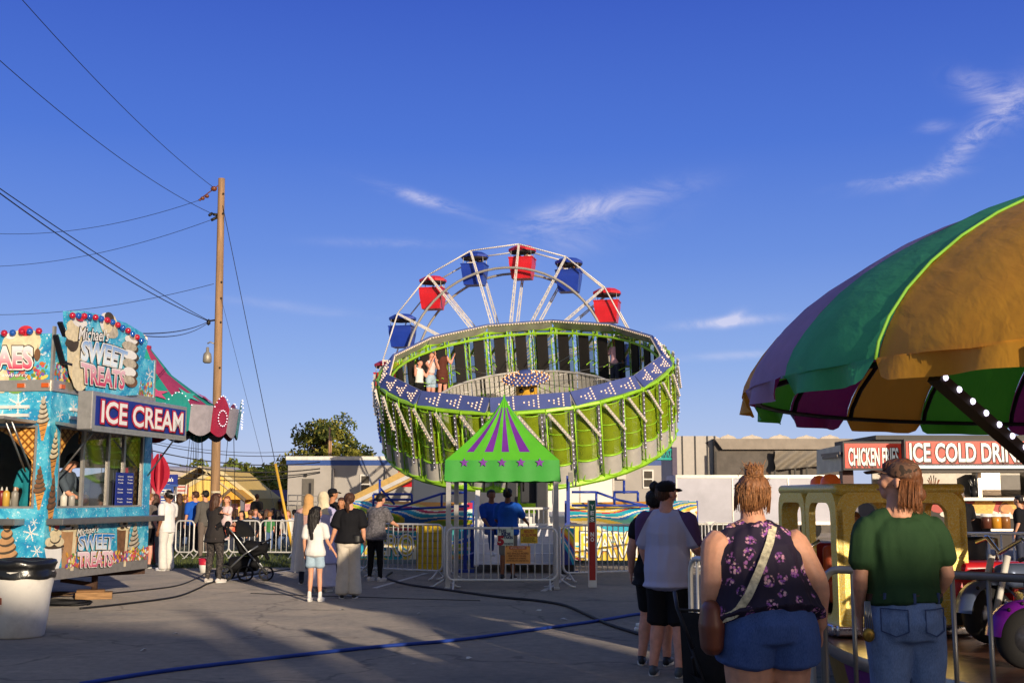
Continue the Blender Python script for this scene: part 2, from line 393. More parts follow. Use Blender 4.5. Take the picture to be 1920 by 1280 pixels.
slab(mb, Gp, -LG, -.05, Z0 + .16, ZS); slab(mb, Gp, -LG, -.05, ZS, ZSILL, c1=.002); slab(mb, Gp, -.18, -.05, ZSILL, ZH); slab(mb, Gp, -LG, -1.9, ZSILL, ZH); slab(mb, Gp, -LG, -.05, ZH, ZT)
body = mb.build('body', SNOW, tr)
mb = MB(); slab(mb, F, .02, LF, Z0, Z0 + .158, -.04, .006); slab(mb, Gp, -LG, -.02, Z0, Z0 + .158, -.04, .006); mb.build('skirt_rail', ALU, tr)
mb = MB(); slab(mb, F, -.012, LF + .01, ZT, ZT + .16, -.05, .03); slab(mb, Gp, -LG, -.012, ZT, ZT + .16, -.05, .03); mb.build('roof_trim', ALU, tr)
mb = MB()
p = [C0 - UF * -.05 + NF * -.05, C0 + UF * LF - NF * .05, C0 + UF * LF - NF * LG, C0 + UF * .05 - NF * LG]
mb.poly([q + V((0, 0, ZT + .1)) for q in p]); mb.poly([q + V((0, 0, Z0 + .1)) for q in p]); mb.build('roof', ALU, tr)
INN = M('interior_wall', '#a9a59a', .6)
mb = MB(); slab(mb, F, .1, LF, Z0, ZT, -LG, -LG + .05); mb.build('interior_wall', INN, tr)
Bk = Pl(C0 + UF * LF, -NF, -UF)
mb = MB(); slab(mb, Bk, 0.05, LG, Z0, 1.5, -.05, 0); slab(mb, Bk, 1.7, LG, 1.5, ZT, -.05, 0); slab(mb, Bk, .05, 1.7, 2.08, ZT, -.05, 0); slab(mb, Bk, .05, .3, 1.5, 2.5, -.05, 0); mb.build('interior_wall', INN, tr)
# sign boards on the roof
mb = MB(); slab(mb, F, .0, LF, ZT + .16, 3.86, -.03, 0); mb.build('sign_board', SNOW, tr)
mb = MB(); slab(mb, Gp, -LG, -.0, ZT + .16, 3.9, -.03, 0); mb.build('sign_board', SNOW, tr)
mb = MB(); slab(mb, F, -.03, .03, ZT + .16, 4.0, -.02, .012); mb.build('sign_post', ALU, tr); mb = MB(); slab(mb, F, LF - .02, LF + .02, ZT + .16, 3.88, -.03, .012); mb.build('sign_post', ALU, tr)
WHT = M('white_print', '#efece4', .5, var=.05); BLK = M('black_print', '#15141a', .5); PNK = M('pink_print', '#d8617c', .5, var=.25, scale=4)
SKYB = M('blue_print', '#2f8fd0', .5, var=.3, scale=4); NAVY = M('navy_print', '#1c2f86', .45, var=.1); REDP = M('red_print', '#c2243c', .45); GRN = M('green_print', '#7fae5a', .5)
CREAM = M('cream_print', '#e3d3ac', .6, var=.18, scale=14); CHOC = M('chocolate_print', '#77553a', .6, var=.35, scale=12); CONE = M('cone_print', '#cf8f45', .6, var=.25, scale=16)
BEIGE = M('beige_print', '#b98e63', .6, var=.15, scale=8); GREYCREAM = M('soft_serve_print', '#bdb29c', .6, var=.3, scale=14); CHERRY = M('cherry_print', '#c63040', .4)
SHADOWP = M('shadow_print', '#4b4034', .7)
def gradmat(name, top, bot, z0, z1):
    m = bpy.data.materials.new(name); t = NT(m); s_ = t.n('ShaderNodeSeparateXYZ'); t.l(t.coord('Object'), s_.inputs[0])
    mr = t.n('ShaderNodeMapRange'); mr.inputs['From Min'].default_value = z0; mr.inputs['From Max'].default_value = z1; t.l(s_.outputs['Z'], mr.inputs[0])
    mid = tuple((a + b) / 2 for a, b in zip(hx(top), hx(bot)))
    t.l(t.ramp(mr.outputs[0], [(0, hx(bot)), (.5, mid), (1, hx(top))]), t.b.inputs['Base Color']); t.b.inputs['Roughness'].default_value = .5; return m
class Pic(MB):
    """flat printed picture on a plane; every layer 3 mm above the last"""
    def __init__(s, pl, c=.004): super().__init__(); s.pl = pl; s.c = c
    def up(s, d=.003): s.c += d; return s.c
    def E(s, a, b, ra, rb, mi, rot=0, n=14): s.up(.0012); s.poly(ell(s.pl.at, a, b, ra, rb, s.c, n, rot), mi)
    def Q(s, pts, mi): s.up(.0012); s.poly([s.pl.at(a, b, s.c) for a, b in pts], mi)
    def QP(s, pxs, mi): s.Q([s.pl.px(*q) for q in pxs], mi)
PM = [CREAM, CHOC, CONE, BEIGE, GREYCREAM, CHERRY, WHT, BLK, SHADOWP, GRN, PNK, SKYB]
def swirlcone(pc, a, b, w, h, scoop=4, shade=8):
    """soft serve cone; b is the tip of the cone at the bottom"""
    ch = h * .42
    pc.Q([(a - w * .08, b), (a + w * .08, b), (a + w * .36, b + ch), (a - w * .36, b + ch)], 2)
    for k in range(1, 4):
        pc.Q([(a - w * .08 - w * .07 * k, b + ch * k / 4), (a + w * .05 + w * .07 * k, b + ch * (k + .4) / 4), (a + w * .05 + w * .07 * k, b + ch * (k + .55) / 4), (a - w * .08 - w * .07 * k, b + ch * (k + .15) / 4)], 8)
    lv = 5
    for i in range(lv):
        f = i / lv; r = w * .5 * (1 - f * .82); y = b + ch + (h - ch) * (f * .9 + .06)
        pc.E(a, y, r, (h - ch) * .13, shade, .22); pc.E(a - w * .02, y + (h - ch) * .035, r * .97, (h - ch) * .105, scoop, .22)
        pc.E(a - r * .35, y + (h - ch) * .07, r * .4, (h - ch) * .04, 6 if scoop == 0 else scoop, .3)
    pc.E(a + w * .03, b + h * .97, w * .06, h * .05, scoop, .3)
def sundae(pc, a, b, w, h, cherry=True, glass=6, fill=0):
    pc.Q([(a - w * .22, b), (a + w * .22, b), (a + w * .5, b + h * .55), (a - w * .5, b + h * .55)], glass)
    pc.E(a, b + h * .56, w * .5, h * .05, 8)
    for i, (x, y, r) in enumerate(((-.25, .66, .24), (.22, .65, .25), (0, .72, .27), (-.1, .82, .2), (.12, .84, .17), (0, .92, .1))):
        pc.E(a + x * w, b + y * h, r * w, r * h * .38, 8 if i % 3 == 2 else fill); pc.E(a + x * w - .02 * w, b + y * h + .02 * h, r * w * .9, r * h * .33, fill)
    if cherry: pc.E(a + .02 * w, b + h * .98, w * .13, h * .06, 5)
def shake(pc, a, b, w, h, mi=3):
    pc.Q([(a - w * .36, b), (a + w * .36, b), (a + w * .5, b + h * .88), (a - w * .5, b + h * .88)], mi)
    pc.Q([(a + w * .12, b), (a + w * .3, b), (a + w * .4, b + h * .88), (a + w * .2, b + h * .88)], 0)
    pc.E(a, b + h * .88, w * .52, h * .05, 0)
    for i in range(9): pc.E(a + rnd.uniform(-.36, .36) * w, b + h * rnd.uniform(.88, 1.0), w * .16, h * .035, (0, 6, 8)[i % 3])
SPR = ['#e2a33c', '#d4566e', '#e9cf62', '#b34a5a', '#e8e0cf', '#7d5aa8', '#c96f33', '#6d8f3f']
SPRM = [M('sprinkle_%s' % n, c, .5) for n, c in zip(('amber', 'pink', 'yellow', 'red', 'white', 'violet', 'orange', 'green'), SPR)]
def sprinkles(name, pl, a0, a1, b0, b1, n, parent, c=.003, fall=1.6):
    mb = MB()
    for i in range(n):
        a = rnd.uniform(a0, a1); b = b0 + (b1 - b0) * rnd.random() ** fall
        mb.poly(ell(pl.at, a, b, rnd.uniform(.02, .05), rnd.uniform(.012, .03), c + i * .00004, 7, rnd.uniform(0, 3)), rnd.randrange(len(SPR)))
    mb.build(name, SPRM, parent)
sprinkles('candy_print', F, .05, LF - .05, ZT + .17, ZT + .42, 330, tr); sprinkles('candy_print', Gp, -3, -.08, ZT + .17, ZT + .42, 300, tr)
def flakes(name, pl, spots, parent, c=.0035):
    for a, b, r in spots:
        mb = MB()
        for k in range(6):
            an = k * math.pi / 3 + a; dx, dy = math.cos(an), math.sin(an); nx, ny = -dy * r * .07, dx * r * .07
            mb.poly([pl.at(a + nx, b + ny, c), pl.at(a - nx, b - ny, c), pl.at(a + dx * r - nx * .6, b + dy * r - ny * .6, c), pl.at(a + dx * r + nx * .6, b + dy * r + ny * .6, c)])
            for q in (.45, .7):
                for sg in (-1, 1):
                    bx, by = a + dx * r * q, b + dy * r * q; ex, ey = math.cos(an + sg * .9), math.sin(an + sg * .9)
                    mb.poly([pl.at(bx + nx * .6, by + ny * .6, c + .0004), pl.at(bx - nx * .6, by - ny * .6, c + .0004), pl.at(bx + ex * r * .3, by + ey * r * .3, c + .0004)])
        mb.build(name, WHT, parent)
flakes('snowflake_print', F, [(.35, .95, .17), (.2, 1.2, .08), (2.4, 1.12, .15), (.6, 2.9, .1), (1.2, 3.55, .12), (.18, 3.5, .13), (.3, 3.75, .07), (2.95, 3.6, .13), (2.9, 3.3, .09), (.25, 2.75, .09), (2.9, 1.2, .07), (.15, .75, .07), (1.1, 1.2, .06)], tr)
flakes('snowflake_print', Gp, [(-.25, 3.62, .12), (-.5, 2.9, .16), (-.12, 2.93, .08), (-.75, 2.72, .1), (-.2, 1.1, .12), (-.1, .85, .09), (-.16, 1.25, .06), (-.3, .7, .08)], tr)
# upper sign: sundae fan board on the end wall
SG = Pl(C0, UF, NF)
fan_px = [(118, 583), (150, 583), (190, 592), (232, 606), (262, 624), (272, 640), (266, 668), (254, 740), (196, 744), (160, 742), (152, 712), (135, 706), (130, 680), (117, 676), (106, 626), (120, 640)]
mb = MB(); off = NF * .09
mb.prism([SG.at(*SG.px(x, y, .05), .05) for x, y in fan_px], NF * .05); mb.build('sign_board', SNOW, tr, fixn=True)
mb = MB()
for q0, q1 in (((104, 628), (118, 680)), ((118, 680), (132, 684)), ((132, 684), (137, 712)), ((137, 712), (152, 716)), ((152, 716), (158, 746)), ((112, 604), (122, 630))):
    mb.bar(SG.at(*SG.px(*q0, .07), .07), SG.at(*SG.px(*q1, .07), .07), .07, .035)
mb.build('sign_edge', BLK, tr)
pc = Pic(SG, .1005)
def onpx(pl, c): return lambda x, y: pl.px(x, y, c)
q = onpx(SG, .1)
def blobE(pc, x, y, rx, ry, mi, rot=0):
    a, b = pc.pl.px(x, y, pc.c); a2, _ = pc.pl.px(x + rx, y, pc.c); _, b2 = pc.pl.px(x, y - ry, pc.c); pc.E(a, b, abs(a2 - a), abs(b2 - b), mi, rot)
for (x, y, rx, ry, mi) in ((142, 655, 16, 62, 0), (136, 640, 12, 20, 8), (143, 615, 18, 16, 0), (150, 604, 14, 10, 6), (136, 628, 14, 12, 0), (132, 645, 10, 8, 8), (150, 700, 16, 34, 0), (205, 610, 16, 24, 0), (198, 604, 11, 18, 6), (208, 622, 14, 12, 4), (205, 595, 9, 10, 8), (202, 612, 8, 12, 0),
                           (248, 640, 13, 9, 8), (246, 637, 12, 8, 6), (245, 652, 15, 10, 8), (243, 649, 14, 9, 4), (246, 668, 15, 10, 8), (243, 665, 14, 9, 6), (246, 684, 14, 10, 8), (243, 681, 13, 9, 4), (246, 700, 13, 10, 8), (243, 697, 12, 9, 6), (246, 715, 12, 11, 1), (242, 712, 11, 8, 4), (250, 630, 7, 6, 4),
                           (150, 598, 7, 4, 5), (203, 601, 6, 4, 5)): blobE(pc, x, y, rx, ry, mi)
pc.build('dessert_print', PM, tr)
def layered(name, txt, pl, corners, c, mats, parent, offs=(.09, .05, 0), arch=0.0, lean=0.0, step=.006, skewtop=0):
    """corners: picture positions of lower-left, lower-right, upper-right, upper-left of the lettering"""
    cs = [V(pl.px(*q_, c)) if False else pl.px(*q_, c) for q_ in corners]
    mb = MB()
    for i, (of, mi) in enumerate(zip(offs, range(len(mats)))):
        def sq(u, w):
            w2 = w; ar = arch * 4 * u * (1 - u)
            p0 = [cs[0][k] * (1 - u) + cs[1][k] * u for k in (0, 1)]; p1 = [cs[3][k] * (1 - u) + cs[2][k] * u for k in (0, 1)]
            hgt = abs(cs[3][1] - cs[0][1])
            return p0[0] * (1 - w) + p1[0] * w, p0[1] * (1 - w) + p1[1] * w + ar * hgt * (.5 + .5 * w)
        mb.text(txt, pl.at, (0, 0, 1, 1), i, of, c + i * step, sq)
    return mb.build(name, mats, parent)
z = lambda y, pl=SG: pl.px(200, y, .1)[1]
BGRAD = gradmat('blue_fade_print', '#2a86cf', '#d9eef8', 2.95, 3.45); PGRAD = gradmat('pink_fade_print', '#f6dfe4', '#cf4f70', 2.55, 3.05)
BGRAD = gradmat('blue_fade_print', '#1f7cc8', '#e6f3fa', z(672), z(640)); PGRAD = gradmat('pink_fade_print', '#f2d5dc', '#cc3f63', z(722), z(682))
layered('lettering', "Michael's", SG, ((147, 636), (202, 640), (206, 619), (150, 612)), .112, [BLK, WHT], tr, (.07, .012))
layered('lettering', 'SWEET', SG, ((152, 674), (232, 692), (238, 660), (154, 640)), .112, [BLK, WHT, BGRAD], tr, (.1, .07, .028), .12)
layered('lettering', 'TREATS', SG, ((154, 716), (231, 728), (234, 696), (152, 680)), .118, [BLK, WHT, PGRAD], tr, (.1, .07, .028), -.06)
# signs on the long side
pc = Pic(Gp, .004)
for (x, y, rx, ry, mi) in ((40, 650, 34, 32, 0), (55, 640, 22, 22, 0), (25, 648, 22, 26, 0), (60, 655, 12, 18, 8), (58, 650, 13, 18, 0), (48, 620, 14, 10, 5), (70, 665, 6, 12, 1), (30, 720, 20, 18, 9), (5, 715, 12, 22, 0), (45, 722, 9, 12, 0), (20, 630, 9, 6, 6)): blobE(pc, x, y, rx, ry, mi)
pc.build('dessert_print', PM, tr)
PG2 = gradmat('rose_fade_print', '#f4e2e6', '#d0405f', Gp.px(40, 690)[1], Gp.px(40, 655)[1])
layered('lettering', 'SUNDAES', Gp, ((-110, 690), (60, 690), (60, 652), (-110, 652)), .014, [BLK, WHT, PG2], tr, (.11, .075, .03))
layered('lettering', 'Strawberry', Gp, ((-14, 708), (53, 708), (53, 699), (-14, 699)), .014, [BLK, WHT], tr, (.06, .01))
# lower printed pictures on the end wall
pc = Pic(F, .004)
a0, b0 = F.px(99, 1075); a1, b1 = F.px(99, 985); sundae(pc, a0, b0, .52, b1 - b0); pc.build('dessert_print', PM, tr); pc = Pic(F, .004)
a0, b0 = F.px(127, 1070); a1, b1 = F.px(127, 982); shake(pc, a0, b0, .48, b1 - b0); pc.build('dessert_print', PM, tr); pc = Pic(F, .004)
a0, b0 = F.px(228, 1062); a1, b1 = F.px(228, 980); shake(pc, a0, b0, .42, b1 - b0, 1); pc.build('dessert_print', PM, tr); pc = Pic(F, .004)
a0, b0 = F.px(248, 1060); a1, b1 = F.px(248, 981); swirlcone(pc, a0, b0, .42, b1 - b0, 4)
pc.build('dessert_print', PM, tr)
pc = Pic(Gp, .004); a0, b0 = Gp.px(12, 1050); swirlcone(pc, a0, .35, .36, .95, 3); pc.build('dessert_print', PM, tr); pc = Pic(Gp, .004); swirlcone(pc, -.1, 2.38, .2, .62, 4); pc.build('dessert_print', PM, tr); pc = Pic(Gp, .004); swirlcone(pc, -.1, 1.42, .2, .6, 1)
pc.build('dessert_print', PM, tr)
pc = Pic(F, .004); swirlcone(pc, .13, 1.86, .24, .68, 0); pc.build('dessert_print', PM, tr); pc = Pic(F, .004); swirlcone(pc, .13, 1.12, .24, .78, 1); pc.build('dessert_print', PM, tr)
sprinkles('candy_print', F, .55, LF - .02, Z0 + .17, Z0 + .34, 330, tr, .012, 2.2)
B2 = gradmat('blue_print_low', '#1f7cc8', '#e6f3fa', F.px(180, 1030)[1], F.px(180, 1005)[1]); P2 = gradmat('pink_print_low', '#f2d5dc', '#cc3f63', F.px(180, 1064)[1], F.px(180, 1034)[1])
layered('lettering', "Michael's", F, ((143, 1004), (183, 996), (186, 984), (146, 990)), .02, [BLK, WHT], tr, (.06, .012))
layered('lettering', 'SWEET', F, ((148, 1030), (210, 1028), (213, 1002), (147, 1006)), .02, [BLK, WHT, B2], tr, (.09, .065, .025), .1)
layered('lettering', 'TREATS', F, ((146, 1063), (209, 1060), (211, 1033), (146, 1036)), .026, [BLK, WHT, P2], tr, (.09, .065, .025))
# chase bulbs
def bulbrow(pts, pl, c, parent):
    first = {}
    for i, (x, y) in enumerate(pts):
        k = i % 2; a, b = pl.px(x, y, c); p_ = pl.at(a, b, c)
        if k not in first:
            mb = MB(); mb.sph((0, 0, 0), .05, 8); mb.lathe([(.02, -.0), (.05, .0)], 8); first[k] = mb.build('bulb', M('red_bulb' if k == 0 else 'blue_bulb', '#b01c33' if k == 0 else '#1f55a8', .12, spec=.8), parent, local=True); o = first[k]
        else: o = first[k].copy(); COL.objects.link(o); o.parent = parent
        o.location = wm(parent).inverted() @ p_
bulbrow([(136, 591.5), (147, 592), (158, 592.5), (168, 593.5), (179, 595), (190, 597.5), (201, 600), (211, 604), (221, 609), (230, 614.5), (240, 620), (248, 626.5), (257, 632), (265, 639)], SG, .14, tr)
bulbrow([(8, 624.5), (24, 624), (41, 622), (56, 621.5), (73, 620.5), (-8, 625)], Gp, .04, tr)
AMB = M('amber_lens', '#c2571e', .2)
for pl_, a in ((Gp, -.45), (Gp, -.08), (F, .22), (F, 1.62)): mb = MB(); slab(mb, pl_, a - .055, a + .055, ZT + .05, ZT + .11, .03, .05); mb.build('marker_light', AMB, tr)
WTR = M('white_trim', '#dcdad4', .3)
for b in (2.74, 2.86):
    mb = MB(); slab(mb, F, .5, LF - .4, b - .022, b + .022, 0, .03); mb.build('trim_strip', WTR, tr); mb = MB(); slab(mb, Gp, -2.5, -.32, b - .022, b + .022, 0, .03); mb.build('trim_strip', WTR, tr)
# counters
for pl, x0, x1 in ((F, .02, LF + .05), (Gp, -LG, -.3)):
    mb = MB(); slab(mb, pl, x0, x1, ZS - .09, ZS, 0.002, .26); mb.build('counter_shelf', STEEL, tr, bevel=.012)
# windows
def window(pl, a0, a1, b0, b1, mull, parent):
    fr = MB()
    for a in (a0 + .02, a1 - .02): slab(fr, pl, a - .025, a + .025, b0, b1, -.06, -.01)
    for a in mull: slab(fr, pl, a - .03, a + .03, b0 + .03, b1 - .03, -.055, -.012)
    slab(fr, pl, a0, a1, b0, b0 + .03, -.058, -.013); slab(fr, pl, a0, a1, b1 - .03, b1, -.058, -.013)
    f_ = fr.build('window_frame', ALU, parent)
    return f_
w1 = window(F, .28, LF - .24, ZSILL, ZH, (1.0, 1.75, 2.25), tr)
for a0, a1 in ((1.03, 1.72), (1.78, 2.22), (2.28, LF - .28)):
    mb = MB(); mb.poly([F.at(a0, ZSILL + .03, -.035), F.at(a1, ZSILL + .03, -.035), F.at(a1, ZH - .03, -.035), F.at(a0, ZH - .03, -.035)]); mb.build('pane', GLASS, w1)
w2 = window(Gp, -1.9, -.18, ZSILL, ZH, (-1.0,), tr)
# waffle arches in the window heads
def arch(pl, a0, a1, flip, c):
    q_ = [(a0, ZH - .02)]
    for i in range(9):
        f_ = i / 8; q_.append((a0 + (a1 - a0) * f_, ZH - .02 - (.62 * (1 - f_) ** 1.8) - .02))
    q_.append((a1, ZH - .02)); return [pl.at(a, b, c) for a, b in q_]
mb = MB(); mb.poly(arch(F, .31, 1.0, 0, -.1)); mb.poly(arch(F, LF - .28, 2.3, 0, -.1)); mb.poly(arch(F, .31, .42, 0, -.098)); mb.poly(arch(Gp, -.2, -.95, 0, -.1)); mb.poly(arch(Gp, -1.88, -1.05, 0, -.1))
slab(mb, F, .31, .40, ZSILL + .03, 2.1, -.11, -.09); slab(mb, F, LF - .42, LF - .29, ZSILL + .03, 2.1, -.11, -.09); slab(mb, Gp, -.3, -.2, ZSILL + .03, 2.1, -.11, -.09)
slab(mb, F, 1.0, 2.3, 2.38, ZH - .03, -.12, -.1)
mb.build('waffle_valance', WAFFLE, tr)
# awning flaps and struts
AW = .95
mb = MB()
FA1 = F.px(349, 830, AW)[0]; FA0 = F.px(173, 800, AW)[0]
mb.prism([F.at(.12, ZH + .02, .01), F.at(LF, ZH + .02, .01), F.at(FA1, ZH - .12, AW), F.at(FA0, ZH - .12, AW)], V((0, 0, .04))); mb.build('awning_flap', ALU, tr, fixn=True)
mb = MB(); mb.prism([Gp.at(-3.2, ZH + .02, .01), Gp.at(-.2, ZH + .02, .01), Gp.at(-.2, ZH + .04, .8), Gp.at(-3.2, ZH + .04, .8)], V((0, 0, .04))); mb.build('awning_flap', ALU, tr, fixn=True)
mb = MB()
for a in (.33, LF - .12): mb = MB(); mb.tube([F.at(a, 1.95, .01), F.at(a - .1 * (a > 1), ZH - .06, .5)], .014); mb.build('strut', STEEL, tr)
for a in (-.24, -.33): mb = MB(); mb.tube([Gp.at(a, 1.95, .01), Gp.at(a, ZH + .02, .55)], .014); mb.build('strut', STEEL, tr)
mb = MB(); mb.tube([F.at(1.35, ZH + .42, .02), F.at(1.35, ZH + .0, .82)], .012); mb.build('strut', STEEL, tr)
# ICE CREAM box sign on the flap
SN = Pl(C0, UF, NF); c_ = AW
sa0, _ = SN.px(173, 770, c_); sa1, _ = SN.px(350, 800, c_); sz0 = 2.50; sz1 = 3.02
mb = MB(); slab(mb, SN, sa0, sa1, sz0, sz1, c_ - .22, c_); sign = mb.build('box_sign', ALU, tr, bevel=.015)
mb = MB(); slab(mb, SN, sa0 + .08, sa1 - .08, sz0 + .06, sz1 - .06, c_ + .0015, c_ + .008); mb.build('sign_face', NAVY, sign)
mb = MB()
W_ = sa1 - sa0
for i, (of, dx, dz) in enumerate(((.07, .03, -.02), (.075, 0, 0), (.02, 0, 0))):
    mb.text('ICE CREAM', SN.at, (sa0 + .22 + dx, sz0 + .11 + dz, sa1 - .2 + dx, sz1 - .12 + dz), i, of, c_ + .012 + .006 * i)
mb.build('lettering', [BLK, REDP, WHT], sign)
# menu board in the last pane, price lines
mb = MB(); a0, _ = F.px(219, 900); a1, _ = F.px(251, 900); slab(mb, F, a0, a1, 1.47, 1.98, -.02, -.006); mn = mb.build('menu_board', NAVY, tr)
mb = MB()
for col_ in (0, 1):
    for r in range(9):
        if r in (3, 6): continue
        x = a0 + .05 + col_ * (a1 - a0) * .55; b = 1.93 - r * .05
        mb.text(('Cone', 'Dish', 'Twist', 'Shake', 'Float', 'Sundae')[(r + col_) % 6], F.at, (x, b - .02, x + (a1 - a0) * .3, b), 0, .02, -.003)
mb.build('lettering', WHT, mn)
# jack, undercarriage and wooden block
mb = MB(); jb = G(176, 1122); mb.tube([jb + V((0, 0, .1)), jb + V((0, 0, .62))], .05, 10); mb.tube([jb + V((0, 0, .3)), jb + V((-.1, .1, .55))], .02); mb.bar(jb + V((0, 0, .22)), jb + V((-.5, -.1, .3)), .1, .06)
mb.box(jb + V((0, 0, .12)), (.22, .22, .03)); mb.bar(jb + V((-.5, .2, .36)), jb + V((.5, .9, .38)), .09, .09); mb.build('jack', M('rust', '#4a352a', .85, .2, .4, 20, bump=.3), tr)
mb = MB(); tp = C0 + UF * 1.6 - NF * 2.5
for s_ in (-1, 1):
    mb = MB(); mb.lathe([(.0, -.1), (.33, -.1), (.36, -.06), (.36, .06), (.33, .1), (0, .1)], 20, tp + V((0, 0, .36)) + UF * 1.2 * s_, Matrix((UF, V((0, 0, 1)), NF)).transposed().to_3x3() @ Matrix.Rotation(0, 3, 'X')); mb.build('wheel', M('tyre_rubber', '#1b1b1c', .85), tr)
# stuff inside the trailer
def bottle(loc, col, lab, h=.2, r=.035, name='sauce_bottle', cat='bottle', grp=None):
    t_ = thing(name, lab, cat, loc, 0, grp); mb = MB(); mb.lathe([(0, 0), (r, 0), (r, h * .7), (r * .9, h * .75), (r * .3, h * .85)], 10); mb.build('body', M('bottle_' + col, col, .35), t_, local=True)
    mb = MB(); mb.lathe([(r * .35, h * .84), (r * .15, h), (0, h)], 8); mb.build('cap', M('bottle_cap', '#dad6cc', .4), t_, local=True)
for x, col, lab in ((6, '#7a2424', 'dark red sauce bottle leftmost on the trailer counter'), (15, '#c9a24a', 'mustard yellow sauce bottle on the trailer counter'), (31, '#8f8a80', 'grey capped topping jar nearest the trailer corner')):
    a, _ = Gp.px(x, 930, -.2); bottle(Gp.at(a, ZSILL, -.16), col, lab, .3, .05)
for x, col, lab in ((116, '#d7d2c4', 'white topping tub beside the leaning server'), (131, '#a3a09a', 'grey shaker bottle behind the sliding pane'), (157, '#cfa94f', 'yellow syrup bottle behind the sliding pane')):
    a, _ = F.px(x, 935, -.25); bottle(F.at(a, ZSILL - .02, -.22), col, lab, .26, .05)
mb = MB()
cupm = M('paper_cup', '#ddd8cb', .6)
for i, x in enumerate((205, 213, 221, 240, 248)):
    a, _ = F.px(x, 880, -.4); cs_ = thing('cup_stack', 'stack of white paper cups, number %s along the trailer shelf' % ('one', 'two', 'three', 'four', 'five')[i], 'cups', F.at(a, 1.86 if i < 3 else 1.9, -.35))
    cs_['label'] = ('tall white cup stack leftmost on the trailer machine', 'white cup stack second on the trailer machine', 'white cup stack beside the window mullion', 'short white cup stack above the blue menu', 'short white cup stack nearest the right waffle panel')[i]
    mb = MB(); h = .34 if i < 3 else .2
    mb.lathe([(.035, 0), (.045, h * .9), (.055, h * .92), (.055, h)], 10); mb.build('cup', cupm, cs_, local=True)
mb = MB(); a, _ = F.px(212, 920, -.4); mc = thing('soft_serve_machine', 'steel soft serve machine behind the trailer window', 'machine', F.at(a, .9, -.45), math.atan2(UF.y, UF.x))
mb = MB(); mb.box((0, 0, .47), (.62, .4, .95)); mb.build('body', STEEL, mc, local=True, bevel=.02)
mb = MB(); mb.box((-.12, -.24, .62), (.08, .08, .16)); mb.box((.12, -.24, .62), (.08, .08, .16)); mb.build('dispenser', DKMETAL, mc, local=True)
# trash can, wood block, cables
tb = G(36, 1193); tb = V((P(36, 1193, tb.y).x, tb.y, 0))
can = thing('trash_can', 'white plastic trash barrel with black bag folded over the rim', 'trash can', tb)
s_ = tb.y / FPX
r0, r1, hh = 43 * s_, 57 * s_, 123 * s_
WP = M('barrel_plastic', '#d9d5cc', .45, var=.06, scale=3, dirt=.35)
mb = MB(); mb.lathe([(0, .0), (r0 - .02, 0), (r0, .02), (r0 + .03, hh * .3), (r1 - .04, hh * .62), (r1 - .015, hh * .8), (r1 - .01, hh * .97)], 36); mb.build('barrel', WP, can, local=True)
mb = MB(); bag = []
for i in range(6):
    f_ = i / 5; bag.append((r1 + .002 + .012 * math.sin(i * 2), hh * (.86 + .27 * f_)))
mb.lathe(bag + [(r1 - .05, hh * 1.14), (r1 - .12, hh * 1.05), (.0, hh * .98)], 36)
for p_ in mb.v: p_ += V((noise.noise(p_ * 9), noise.noise(p_ * 9 + V((5, 1, 2))), noise.noise(p_ * 7 + V((9, 3, 1))) * 1.2)) * .02
mb.build('bin_bag', M('black_bag', '#141414', .28, spec=.6, bump=.6, bscale=14), can, local=True)
mb = MB(); n0 = V((-.1, -1, 0)).normalized()
for k, (zz, hh2) in enumerate(((.62, .2), (.4, .3))):
    pts = []
    for (a, b) in ((0, 0), (1, 0), (1, 1), (0, 1)):
        an = -math.pi / 2 - .55 + .3 * a; rr = r0 + .075 + .0; pts.append(V((rr * math.cos(an) * (1.0), rr * math.sin(an), zz * hh + hh2 * .3 * b)))
mb2 = MB()
for zz0, zz1, mi in ((.5, .6, 0), (.36, .495, 1)):
    lv = [(r0 + .03 + (r1 - .04 - r0 - .03) * (q_ - .3) / .32 + .006, hh * q_) for q_ in (zz0, zz1)]
    mb2.lathe(lv, 6, mi=mi, a0=-math.pi / 2 - .62, a1=-math.pi / 2 - .3)
mb2.build('warning_label', [M('label_brown', '#8a4a38', .6), M('label_white', '#cfc9bf', .6)], can, local=True)
wb = thing('wood_block', 'weathered wooden block under the trailer jack', 'wood block', jb, .3)
mb = MB(); mb.box((0, 0, .055), (.55, .3, .11)); mb.build('plank', M('raw_wood', '#9a7650', .85, var=.35, scale=5, stretch=(1, 9, 9), bump=.3), wb, local=True, bevel=.01)
mb = MB(); mb.box((-.05, 0, .128), (.42, .28, .035)); mb.build('plank', M('raw_wood2', '#7d5c3c', .85, var=.35, scale=5, stretch=(1, 9, 9)), wb, local=True, bevel=.006)
cabm = M('cable_rubber', '#17171a', .6)
def coil(name, lab, c, n, r, grp=None, mat=cabm, rad=.014):
    mb = MB(); pts = []
    for i in range(n * 16):
        a = i / 16 * 2 * math.pi; q_ = r * (1 + .25 * math.sin(i * .37)); pts.append(c + V((q_ * math.cos(a) * 1.25 + .06 * math.sin(i * .11), q_ * math.sin(a) * .8, .02 + .035 * abs(math.sin(i * .23)) + .004 * i / 16)))
    mb.tube(pts, rad, 6); tag(mb.build(name, mat), lab, 'cable', grp)
coil('cable_coil', 'loose heap of black cables beside the trash barrel', G(120, 1135), 7, .28)
coil('cable_coil', 'tangle of thin brown cables under the trailer corner', G(112, 1118), 5, .22, mat=M('brown_cable', '#5b4632', .6), rad=.012)
